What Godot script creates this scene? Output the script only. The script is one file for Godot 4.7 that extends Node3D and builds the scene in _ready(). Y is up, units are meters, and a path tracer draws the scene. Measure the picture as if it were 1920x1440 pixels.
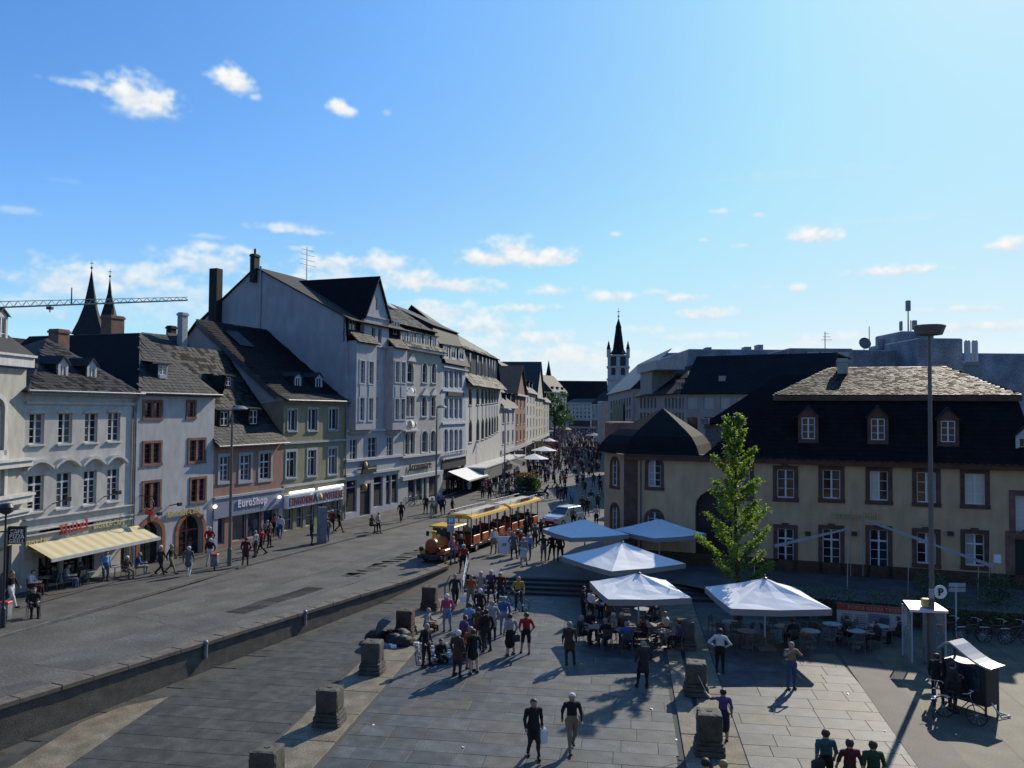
extends Node3D

const F := 1530.0                       # focal length, in pixels of the 1920 x 1440 photograph
const EYE := Vector3(0.0, 10.3, 0.0)    # the plaza lies at y = 0
const UPPER := 0.55                     # level of the street above the steps
var lens: Basis
var rng := RandomNumberGenerator.new()
var M := {}
var T := {}
var cache := {}
var taken := {}
var SUN := Vector3.ZERO


# ---------------------------------------------------------------- mesh collector
class MB:
	var v := PackedVector3Array()
	var n := PackedVector3Array()

	func tri(a: Vector3, b: Vector3, c: Vector3) -> void:
		var q := (c - a).cross(b - a).normalized()
		v.append(a); v.append(b); v.append(c)
		n.append(q); n.append(q); n.append(q)

	func trin(a: Vector3, b: Vector3, c: Vector3, na: Vector3, nb: Vector3, nc: Vector3) -> void:
		if (c - a).cross(b - a).dot(na + nb + nc) < 0.0:      # wind it the way its normals point
			trin(a, c, b, na, nc, nb)
			return
		v.append(a); v.append(b); v.append(c)
		n.append(na); n.append(nb); n.append(nc)

	func quad(a: Vector3, b: Vector3, c: Vector3, d: Vector3) -> void:
		tri(a, b, c); tri(a, c, d)

	func poly(p: Array) -> void:
		for i in range(1, p.size() - 1):
			tri(p[0], p[i], p[i + 1])

	# a box from lo to hi in its own axes, moved by t
	func box(lo: Vector3, hi: Vector3, t := Transform3D.IDENTITY) -> void:
		var p := []
		for k in 8:
			p.append(t * Vector3(hi.x if k & 1 else lo.x, hi.y if k & 2 else lo.y, hi.z if k & 4 else lo.z))
		quad(p[4], p[6], p[7], p[5]); quad(p[1], p[3], p[2], p[0])
		quad(p[0], p[2], p[6], p[4]); quad(p[5], p[7], p[3], p[1])
		quad(p[6], p[2], p[3], p[7]); quad(p[0], p[4], p[5], p[1])

	func cbox(c: Vector3, s: Vector3, t := Transform3D.IDENTITY) -> void:
		box(c - s / 2.0, c + s / 2.0, t)

	# a block with chamfered edges
	func chamfer(lo: Vector3, hi: Vector3, e: float, t := Transform3D.IDENTITY) -> void:
		var ring := func(y: float, k: float) -> Array:
			return [t * Vector3(lo.x + k, y, lo.z + k), t * Vector3(hi.x - k, y, lo.z + k), t * Vector3(hi.x - k, y, hi.z - k), t * Vector3(lo.x + k, y, hi.z - k)]
		var rs := [ring.call(lo.y, 0.0), ring.call(hi.y - e, 0.0), ring.call(hi.y, e)]
		for r in 2:
			for i in 4:
				quad(rs[r][i], rs[r][(i + 1) % 4], rs[r + 1][(i + 1) % 4], rs[r + 1][i])
		quad(rs[2][0], rs[2][1], rs[2][2], rs[2][3])

	# a round bar from a to b
	func bar(a: Vector3, b: Vector3, r0: float, r1: float, seg := 6, caps := true) -> void:
		var d := (b - a)
		if d.length() < 1e-5:
			return
		d = d.normalized()
		var x := d.cross(Vector3.UP if absf(d.y) < 0.95 else Vector3.RIGHT).normalized()
		var y := x.cross(d)
		for i in seg:
			var p := x * cos(TAU * i / seg) + y * sin(TAU * i / seg)
			var q := x * cos(TAU * (i + 1) / seg) + y * sin(TAU * (i + 1) / seg)
			trin(a + p * r0, b + p * r1, b + q * r1, p, p, q)
			trin(a + p * r0, b + q * r1, a + q * r0, p, q, q)
			if caps:
				if r0 > 0.0: tri(a, a + p * r0, a + q * r0)
				if r1 > 0.0: tri(b, b + q * r1, b + p * r1)

	func path(pts: Array, r: float, seg := 6) -> void:
		for i in pts.size() - 1:
			bar(pts[i], pts[i + 1], r, r, seg)

	# turned about the vertical: profile of (radius, height)
	func lathe(prof: Array, seg: int, t := Transform3D.IDENTITY, smooth := true) -> void:
		for k in prof.size() - 1:
			var p: Vector2 = prof[k]
			var q: Vector2 = prof[k + 1]
			var s := Vector2(q.y - p.y, -(q.x - p.x)).normalized()
			for i in seg:
				var a := TAU * i / seg
				var b := TAU * (i + 1) / seg
				var A := Vector3(cos(a), 0, sin(a))
				var B := Vector3(cos(b), 0, sin(b))
				var p0 := t * (A * p.x + Vector3.UP * p.y)
				var p1 := t * (B * p.x + Vector3.UP * p.y)
				var q0 := t * (A * q.x + Vector3.UP * q.y)
				var q1 := t * (B * q.x + Vector3.UP * q.y)
				if smooth:
					var na := (t.basis * (A * s.x + Vector3.UP * s.y)).normalized()
					var nb := (t.basis * (B * s.x + Vector3.UP * s.y)).normalized()
					trin(p0, q0, q1, na, na, nb); trin(p0, q1, p1, na, nb, nb)
				else:
					quad(p0, q0, q1, p1)

	func ball(c: Vector3, r: Vector3, seg := 8, rows := 6) -> void:
		var prof := []
		for k in rows + 1:
			var a := -PI / 2 + PI * k / rows
			prof.append(Vector2(cos(a), sin(a)))
		lathe(prof, seg, Transform3D(Basis.from_scale(r), c))

	# polygon in x, y (counter-clockwise) from z0 to z1
	func extrude(p: PackedVector2Array, z0: float, z1: float, t := Transform3D.IDENTITY) -> void:
		var idx := Geometry2D.triangulate_polygon(p)
		for i in range(0, idx.size(), 3):
			var a := p[idx[i]]; var b := p[idx[i + 1]]; var c := p[idx[i + 2]]
			if (b - a).cross(c - a) > 0.0:
				var k := b; b = c; c = k
			tri(t * Vector3(a.x, a.y, z1), t * Vector3(b.x, b.y, z1), t * Vector3(c.x, c.y, z1))
			tri(t * Vector3(a.x, a.y, z0), t * Vector3(c.x, c.y, z0), t * Vector3(b.x, b.y, z0))
		for i in p.size():
			var a := p[i]; var b := p[(i + 1) % p.size()]
			quad(t * Vector3(a.x, a.y, z0), t * Vector3(a.x, a.y, z1), t * Vector3(b.x, b.y, z1), t * Vector3(b.x, b.y, z0))

	# flat ring between two outlines of the same number of points, with depth
	func frame(o: Array, i: Array, z0: float, z1: float) -> void:
		for k in o.size() - 1:
			var a: Vector2 = o[k]; var b: Vector2 = o[k + 1]; var c: Vector2 = i[k + 1]; var d: Vector2 = i[k]
			quad(Vector3(a.x, a.y, z1), Vector3(b.x, b.y, z1), Vector3(c.x, c.y, z1), Vector3(d.x, d.y, z1))
			quad(Vector3(a.x, a.y, z0), Vector3(b.x, b.y, z0), Vector3(b.x, b.y, z1), Vector3(a.x, a.y, z1))
			quad(Vector3(d.x, d.y, z1), Vector3(c.x, c.y, z1), Vector3(c.x, c.y, z0), Vector3(d.x, d.y, z0))

	func add_to(m: ArrayMesh) -> ArrayMesh:
		if v.is_empty():
			return m
		var a := []
		a.resize(Mesh.ARRAY_MAX)
		a[Mesh.ARRAY_VERTEX] = v
		a[Mesh.ARRAY_NORMAL] = n
		m.add_surface_from_arrays(Mesh.PRIMITIVE_TRIANGLES, a)
		return m

	func mesh() -> ArrayMesh:
		return add_to(ArrayMesh.new())


# ---------------------------------------------------------------- nodes, names, labels
func numbered(called: String) -> String:
	taken[called] = taken.get(called, -1) + 1
	return called if taken[called] == 0 else "%s_%03d" % [called, taken[called]]

func tag(o: Node, label := "", category := "", group := "", kind := "") -> Node:
	if label: o.set_meta("label", label)
	if category: o.set_meta("category", category)
	if group: o.set_meta("group", group)
	if kind: o.set_meta("kind", kind)
	return o

func thing(called: String, label: String, category: String, at := Transform3D.IDENTITY, group := "") -> Node3D:
	var o := Node3D.new()
	o.name = numbered(called)
	add_child(o, true)
	o.transform = at
	tag(o, label, category, group)
	return o

func put(called: String, m, material, parent: Node = null, at := Transform3D.IDENTITY) -> MeshInstance3D:
	var o := MeshInstance3D.new()
	o.mesh = m.mesh() if m is MB else m
	if material is Array:
		for i in material.size():
			o.set_surface_override_material(i, material[i])
	else:
		o.material_override = material
	o.transform = at
	if parent == null:
		o.name = numbered(called)
		add_child(o, true)
	else:
		o.name = called
		parent.add_child(o, true)
	return o

func ground(called: String, m, material) -> MeshInstance3D:
	var o := put(called, m, material)
	o.set_meta("kind", "structure")
	return o

func xf(at: Vector3, turn := 0.0, scale := 1.0) -> Transform3D:
	return Transform3D(Basis(Vector3.UP, turn).scaled(Vector3.ONE * scale), at)

func copy(o: Node3D, called: String, at: Transform3D, label := "", group := "") -> Node3D:
	var c: Node3D = o.duplicate()
	c.name = numbered(called)
	add_child(c, true)
	c.transform = at
	if label: c.set_meta("label", label)
	if group: c.set_meta("group", group)
	return c


# ---------------------------------------------------------------- from pixels of the photograph to places
func ray(px: float, py: float) -> Vector3:
	return (lens * Vector3(px - 960.0, 720.0 - py, -F)).normalized()

func gp(px: float, py: float, h := 0.0) -> Vector3:      # where a pixel meets the level h
	var d := ray(px, py)
	return EYE + d * ((h - EYE.y) / d.y)

func at_depth(px: float, py: float, depth: float) -> Vector3:
	var d := ray(px, py)
	return EYE + d * (depth / -d.z)

func road_h(z: float) -> float:
	return UPPER + 0.030 * maxf(0.0, z + 46.0)

func rp(px: float, py: float) -> Vector3:                # where a pixel meets the upper street
	var p := gp(px, py, UPPER)
	for k in 6:
		p = gp(px, py, road_h(p.z))
	return p


# ---------------------------------------------------------------- materials
func noise_tex(freq: float, lo: float, hi: float, seed_: int, kind := FastNoiseLite.TYPE_SIMPLEX_SMOOTH, size := 512, normal := false) -> NoiseTexture2D:
	var f := FastNoiseLite.new()
	f.noise_type = kind
	f.frequency = freq
	f.seed = seed_
	f.fractal_octaves = 5
	var t := NoiseTexture2D.new()
	t.width = size
	t.height = size
	t.seamless = true
	t.noise = f
	t.as_normal_map = normal
	if not normal:
		var g := Gradient.new()
		g.set_color(0, Color(lo, lo, lo))
		g.set_color(1, Color(hi, hi, hi))
		t.color_ramp = g
	return t

# base colour in linear values; grain and patches as multiplying textures laid in the world
func mat(c: Color, rough := 0.85, grain := 0.0, patch := 0.0, bump := 0.0, spec := 0.5, soft := false) -> StandardMaterial3D:
	var m := StandardMaterial3D.new()
	var lift := 1.0 if soft else (1.0 / 0.80 if grain > 0.0 else 1.0) * (1.0 / 0.83 if patch > 0.0 else 1.0)     # the textures multiply: keep the mean
	m.albedo_color = Color(c.r * lift, c.g * lift, c.b * lift).linear_to_srgb()
	m.roughness = rough
	m.metallic_specular = spec
	m.cull_mode = BaseMaterial3D.CULL_DISABLED
	if grain > 0.0:
		m.albedo_texture = T.fine if soft else T.grain
		m.uv1_triplanar = true
		m.uv1_world_triplanar = true
		m.uv1_scale = Vector3.ONE * grain
		if bump > 0.0:
			m.heightmap_enabled = true
			m.heightmap_texture = T.grain
			m.heightmap_scale = bump
	if patch > 0.0:
		m.detail_enabled = true
		m.detail_albedo = T.wash if soft else T.blotch
		m.detail_blend_mode = BaseMaterial3D.BLEND_MODE_MUL
		m.detail_uv_layer = BaseMaterial3D.DETAIL_UV_2
		m.uv2_triplanar = true
		m.uv2_world_triplanar = true
		m.uv2_scale = Vector3(patch * 3.0, patch * 1.0, patch * 3.0) if soft else Vector3.ONE * patch     # walls: rain streaks
	return m

func lin(r: float, g: float, b: float) -> Color:
	return Color(r, g, b)

func make_materials() -> void:
	T.grain = noise_tex(0.035, 0.62, 1.0, 3)
	T.blotch = noise_tex(0.012, 0.66, 1.0, 11)
	T.fine = noise_tex(0.06, 0.90, 1.0, 7)
	T.wash = noise_tex(0.012, 0.84, 1.0, 19)
	M.white_wall = mat(lin(.60, .58, .53), .9, .5, .09, .3, .5, true)
	M.cool_wall = mat(lin(.54, .53, .52), .9, .5, .09, .3, .5, true)
	M.grey_wall = mat(lin(.50, .49, .50), .9, .5, .09, .3, .5, true)
	M.side_wall = mat(lin(.46, .45, .45), .95, .3, .05, .6, .5, true)  # a little darker than the fronts: gable shade put into the colour
	M.cream_wall = mat(lin(.50, .48, .41), .9, .5, .09, .3, .5, true)
	M.blue_wall = mat(lin(.46, .50, .57), .9, .5, .1, .3, .5, true)
	M.green_wall = mat(lin(.31, .28, .165), .9, .5, .09, .3, .5, true)
	M.pink_wall = mat(lin(.40, .22, .16), .9, .5, .09, .3, .5, true)
	M.yellow_wall = mat(lin(.66, .46, .26), .92, .4, .07, .4, .5, true)
	M.gate_stone = mat(lin(.36, .29, .20), .95, .5, .07, .8)
	M.far_wall = mat(lin(.36, .35, .32), .95, .3, .05, .2, .5, true)
	M.far_pale = mat(lin(.50, .49, .46), .95, .3, .05, .2, .5, true)  # pale stone; on the church tower lightened in place of distance haze
	M.far_grey = mat(lin(.34, .35, .38), .8, .2, .04)  # grey lifted in the colour to stand for distance haze
	M.far_dark = mat(lin(.30, .29, .28), .8, .2, .04)
	M.sand_stone = mat(lin(.30, .16, .12), .92, .8, .2, .5)
	M.brown_stone = mat(lin(.17, .09, .065), .92, .8, .2, .5)
	M.brick_orange = mat(lin(.42, .17, .075), .9, .8, .2, .5)
	M.trim = mat(lin(.62, .62, .59), .8, .7, .15, .2, .5, true)
	M.trim_grey = mat(lin(.45, .46, .48), .8, .7, .15, .2, .5, true)
	M.frame = mat(lin(.60, .60, .59), .5)
	M.frame_red = mat(lin(.22, .055, .045), .6)
	M.frame_dark = mat(lin(.03, .03, .035), .5)
	M.glass = mat(lin(.012, .014, .018), .06, 0, 0, 0, .6)
	M.glass_blue = mat(lin(.02, .028, .045), .08, 0, 0, 0, .6)
	M.blind = mat(lin(.52, .52, .48), .25)
	M.drape = mat(lin(.10, .10, .10), .12)
	M.curtain = mat(lin(.33, .33, .32), .3)
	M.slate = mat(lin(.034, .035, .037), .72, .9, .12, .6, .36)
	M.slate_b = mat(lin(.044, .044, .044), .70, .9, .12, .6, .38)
	M.slate_d = mat(lin(.017, .0175, .019), .8, .9, .12, .6, .25)  # darker slate copy, shade of the roof slope put into the colour
	M.slate_e = mat(lin(.012, .0125, .014), .8, .9, .12, .6, .25)  # darkest slate copy, likewise with the shade in its colour
	M.slate_glint = mat(lin(.030, .029, .027), .62, .9, .12, .6, .26)
	M.slate_matt = mat(lin(.026, .024, .022), .75, .9, .12, .6, .2)
	M.wicker = mat(lin(.07, .06, .05), .8)
	M.slate_c = mat(lin(.014, .0145, .016), .8, .9, .12, .6, .25)  # slate darkened in the colour for roof slopes that lie in shade
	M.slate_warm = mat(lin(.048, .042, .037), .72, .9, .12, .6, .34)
	M.far_slate = mat(lin(.020, .022, .027), .8, .2, .05, 0, .25)
	M.metal_roof = mat(lin(.10, .15, .17), .6, .2, .05)
	M.zinc = mat(lin(.28, .29, .31), .45, .8, .2)
	M.lead = mat(lin(.10, .105, .11), .5, .8, .2)
	M.dark_metal = mat(lin(.022, .023, .026), .45)
	M.pole = mat(lin(.12, .115, .11), .5)
	M.steel = mat(lin(.42, .43, .45), .35)
	M.asphalt = mat(lin(.130, .123, .110), .8, .35, .045, .6, .5)
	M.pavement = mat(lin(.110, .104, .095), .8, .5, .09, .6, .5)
	M.kerb = mat(lin(.16, .155, .145), .8, .6, .2, .4)
	M.earth = mat(lin(.05, .05, .045), .95, .05, .01)
	M.joint = mat(lin(.055, .056, .055), .95)
	M.iron = mat(lin(.13, .125, .12), .7, 1.5)
	M.tan_stone = mat(lin(.24, .205, .14), .8, .7, .16, .8)
	M.coping = mat(lin(.17, .145, .12), .85, 1.1, .3, 1.2)
	M.wall_stone = mat(lin(.14, .125, .105), .95, .9, .25, 1.5)
	M.pillar = mat(lin(.115, .11, .09), .85, 1.0, .3, 1.2)
	M.pillar_red = mat(lin(.12, .075, .058), .85, 1.0, .3, 1.2)
	M.rubble = mat(lin(.115, .075, .042), .95, .8, .3, 1.5)
	M.brown_paving = mat(lin(.078, .064, .055), .75, .6, .12, .5)
	M.yellow_paving = mat(lin(.125, .11, .070), .75, .6, .12, .5)
	M.canvas = mat(lin(.78, .78, .77), .8)
	M.canvas.backlight_enabled = true
	M.canvas.backlight = Color(.42, .42, .40)
	M.valance = mat(lin(.26, .245, .235), .85)  # white parasol cloth darkened in its colour to stand for shade
	M.yellow_canvas = mat(lin(.50, .41, .20), .85)
	M.awning_white = mat(lin(.75, .74, .70), .85)
	M.red = mat(lin(.42, .035, .03), .5)
	M.black = mat(lin(.012, .012, .014), .6)
	M.white = mat(lin(.78, .78, .78), .5)
	M.bark = mat(lin(.05, .042, .032), .95, 2.0, 0, 1.0)
	M.leaf = mat(lin(.058, .092, .018), .6)
	M.leaf.backlight_enabled = true
	M.leaf.backlight = Color(.50, .62, .14)
	M.leaf_dark = mat(lin(.028, .055, .016), .6)
	M.leaf_dark.backlight_enabled = true
	M.leaf_dark.backlight = Color(.22, .32, .08)
	M.slabs = []
	for c in [[.094, .103, .106], [.080, .089, .095], [.110, .119, .121], [.090, .099, .094], [.124, .132, .133], [.114, .107, .091], [.072, .080, .085], [.100, .109, .116]]:
		M.slabs.append(mat(lin(c[0], c[1], c[2]), .62, .8, .2, .35, .44))
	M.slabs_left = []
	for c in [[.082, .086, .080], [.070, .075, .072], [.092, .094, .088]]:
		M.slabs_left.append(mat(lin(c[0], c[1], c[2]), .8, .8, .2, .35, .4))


# ---------------------------------------------------------------- camera, sky, sun
func sky_tone(az: float, el: float) -> Color:      # air alone: pale at the horizon and round the sun, deep blue elsewhere
	var d := Vector3(sin(az) * cos(el), sin(el), -cos(az) * cos(el))
	var gamma := rad_to_deg(acos(clampf(d.dot(SUN), -1.0, 1.0)))
	var e := rad_to_deg(maxf(el, 0.0))
	var s := clampf(0.02 + 0.84 * exp(-e / 11.0) + 0.90 * exp(-gamma / 34.0), 0.0, 1.18)
	var stops := [[0.0, 72, 112, 172], [0.2, 78, 133, 211], [0.42, 123, 183, 253], [0.7, 178, 230, 253], [1.0, 228, 245, 253], [1.2, 250, 252, 253]]
	for k in stops.size() - 1:
		if s <= stops[k + 1][0]:
			var t: float = (s - stops[k][0]) / (stops[k + 1][0] - stops[k][0])
			return Color(lerpf(stops[k][1], stops[k + 1][1], t) / 255.0, lerpf(stops[k][2], stops[k + 1][2], t) / 255.0, lerpf(stops[k][3], stops[k + 1][3], t) / 255.0)
	return Color.WHITE

func make_sky() -> Image:
	var w := 4096
	var h := 2048
	var small := Image.create(544, 256, false, Image.FORMAT_RGBA8)       # 16 columns more on either side, cut off again below
	for y in 256:
		var el := PI / 2 - PI * (y + 0.5) / 256.0
		for x in 544:
			var c := sky_tone(TAU * (x - 15.5) / 512.0, el)
			if el < -0.02:
				c = c.lerp(Color(.42, .43, .44), clampf(-el * 6.0, 0.0, 1.0))
			small.set_pixel(x, y, c)
	small.resize(544 * 8, h, Image.INTERPOLATE_CUBIC)
	small = small.get_region(Rect2i(128, 0, w, h))
	# clouds: azimuth, elevation, half width, half height in degrees, how solid
	var clouds := []
	var seen := [
		[262, 182, 58, 34, 1.0], [230, 172, 45, 20, .9], [300, 195, 28, 20, .9], [160, 160, 62, 8, .7], [255, 205, 60, 20, .45], [170, 140, 20, 6, .3],
		[432, 148, 40, 24, 1.0], [455, 165, 26, 18, .9], [478, 182, 12, 6, .6], [385, 140, 8, 6, .4],
		[632, 198, 20, 15, 1.0], [650, 210, 17, 12, .9], [725, 213, 9, 6, .35],
		[30, 395, 44, 8, .4], [540, 428, 60, 10, .75], [565, 434, 36, 8, .7], [395, 444, 36, 5, .4], [120, 340, 30, 5, .15],
		[960, 468, 52, 26, 1.0], [905, 484, 62, 17, 1.0], [1030, 482, 76, 18, 1.0], [965, 490, 100, 12, .9],
		[130, 525, 85, 34, .75], [255, 520, 100, 24, .75], [390, 492, 85, 26, .85], [425, 468, 48, 10, .7], [330, 556, 150, 26, .5], [60, 575, 90, 24, .4], [520, 530, 80, 20, .6],
		[620, 497, 80, 20, .85], [720, 495, 70, 22, .85], [565, 466, 30, 6, .6], [660, 530, 120, 24, .6],
		[835, 535, 125, 15, .95], [770, 520, 60, 16, .7], [985, 578, 56, 10, .9], [1040, 546, 50, 10, .9], [1150, 556, 52, 11, .95], [1222, 548, 26, 6, .5],
		[1286, 559, 38, 9, .9], [1328, 588, 46, 14, .85], [1152, 440, 12, 5, .7], [1358, 396, 24, 6, .85], [1418, 404, 17, 5, .7], [1322, 451, 12, 4, .6], [1384, 462, 16, 5, .5],
		[1535, 444, 46, 17, 1.0], [1500, 445, 18, 6, .6], [1680, 509, 72, 10, 1.0], [1493, 542, 15, 10, .8], [1437, 540, 12, 5, .6], [1380, 539, 11, 5, .6],
		[1908, 458, 26, 17, .9], [1872, 461, 22, 6, .7], [1720, 582, 30, 6, .5], [1820, 580, 40, 7, .75], [1850, 612, 110, 9, .75], [1560, 635, 75, 14, .6],
		[840, 585, 80, 20, .75], [905, 612, 95, 20, .8], [1000, 636, 90, 16, .75], [800, 570, 50, 10, .6], [1080, 664, 100, 20, .6], [1210, 620, 60, 12, .45], [1330, 632, 90, 10, .5], [1100, 690, 320, 34, .5], [1520, 668, 280, 22, .5], [860, 655, 230, 28, .5], [420, 600, 260, 30, .35], [1600, 420, 160, 8, .12], [1500, 330, 200, 14, .08],
	]
	for s in seen:
		var d := ray(s[0], s[1])
		clouds.append([rad_to_deg(atan2(d.x, -d.z)), rad_to_deg(asin(d.y)), s[2] / F * 57.3, s[3] / F * 57.3, s[4]])
	rng.seed = 77
	for k in 120:                                     # and the rest of the sky in the same weather
		var az := rng.randf_range(36.0, 324.0)
		var el := 3.0 + 20.0 * pow(rng.randf(), 2.2)
		clouds.append([az, el, rng.randf_range(1.2, 4.5), rng.randf_range(.3, 1.1), rng.randf_range(.5, 1.0)])
	var f := FastNoiseLite.new()
	f.seed = 5
	f.frequency = 0.42
	f.fractal_octaves = 5
	f.fractal_gain = 0.55
	for c in clouds:
		var reach := 1.6
		var y0 := int((90.0 - c[1] - c[3] * reach) / 180.0 * h)
		var y1 := int((90.0 - c[1] + c[3] * reach) / 180.0 * h) + 1
		var x0 := int(floor((c[0] - c[2] * reach) / 360.0 * w))
		var x1 := int(ceil((c[0] + c[2] * reach) / 360.0 * w))
		for y in range(maxi(y0, 0), mini(y1, h / 2 + 20)):
			var el := 90.0 - 180.0 * (y + 0.5) / h
			for x in range(x0, x1):
				var az := 360.0 * (x + 0.5) / w
				var dx: float = (az - c[0]) / c[2]
				var dy: float = (el - c[1]) / c[3]
				if dy < 0.0: dy *= 1.25
				var r := sqrt(dx * dx + dy * dy)
				var k := f.get_noise_2d(az, el * 1.7)
				var fine := f.get_noise_2d(az * 3.3 + 50.0, el * 5.0)
				var a := smoothstep(1.28, 0.22, r - k * 0.72 - fine * 0.2) * float(c[4])
				if a <= 0.004: continue
				var was := small.get_pixel(posmod(x, w), y)
				var body := clampf(0.5 + dy * 0.6 + k * 0.7 + fine * 0.4, 0.0, 1.0)
				var tone := Color(.86, .895, .935).lerp(Color(.985, .985, .98), body)
				small.set_pixel(posmod(x, w), y, was.lerp(tone, a * (0.88 + 0.12 * body)))
	return small

func make_view() -> void:
	lens = Basis(Vector3.RIGHT, atan(50.0 / F)) * Basis(Vector3(0, 0, 1), 0.008)
	var cam := Camera3D.new()
	cam.name = "camera"
	cam.fov = rad_to_deg(2.0 * atan(720.0 / F))
	cam.near = 0.1
	cam.far = 8000.0
	cam.transform = Transform3D(lens, EYE)
	cam.current = true
	add_child(cam)
	var az := deg_to_rad(33.0)
	var el := deg_to_rad(32.0)
	SUN = Vector3(sin(az) * cos(el), sin(el), -cos(az) * cos(el))
	var sun := DirectionalLight3D.new()
	sun.name = "sun"
	sun.light_color = Color(1.0, 0.955, 0.88)
	sun.light_energy = 1.6
	sun.light_angular_distance = 0.5
	sun.shadow_enabled = true
	add_child(sun)
	sun.look_at_from_position(SUN * 100.0, Vector3.ZERO, Vector3.UP)
	var e := Environment.new()
	e.background_mode = Environment.BG_SKY
	var sky := Sky.new()
	var pm := PanoramaSkyMaterial.new()
	pm.panorama = ImageTexture.create_from_image(make_sky())
	sky.sky_material = pm
	e.sky = sky
	e.tonemap_mode = Environment.TONE_MAPPER_LINEAR
	e.tonemap_exposure = 1.0
	e.sdfgi_enabled = true
	e.ssao_enabled = true
	e.ssil_enabled = true
	var we := WorldEnvironment.new()
	we.name = "daylight"
	we.environment = e
	add_child(we)


# ---------------------------------------------------------------- the ground
const DIR8 := Vector2(0.139, -0.990)     # the colonnades run this way (x, z)
const SIDE8 := Vector2(0.990, 0.139)
const WALL_A := Vector2(-17.6, -20.0)    # retaining wall beside the road
const WALL_B := Vector2(-4.0, -50.8)

func flat(pts: Array, y: float) -> MB:
	var m := MB.new()
	var p := PackedVector2Array()
	for q in pts: p.append(Vector2(q[0], q[1]))
	var idx := Geometry2D.triangulate_polygon(p)
	for i in range(0, idx.size(), 3):
		var a := p[idx[i]]; var b := p[idx[i + 1]]; var c := p[idx[i + 2]]
		if (b - a).cross(c - a) < 0.0:
			var k := b; b = c; c = k
		m.tri(Vector3(a.x, y, a.y), Vector3(b.x, y, b.y), Vector3(c.x, y, c.y))
	return m

func g2(px: float, py: float, h := 0.0) -> Vector2:
	var p := gp(px, py, h)
	return Vector2(p.x, p.z)

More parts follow.
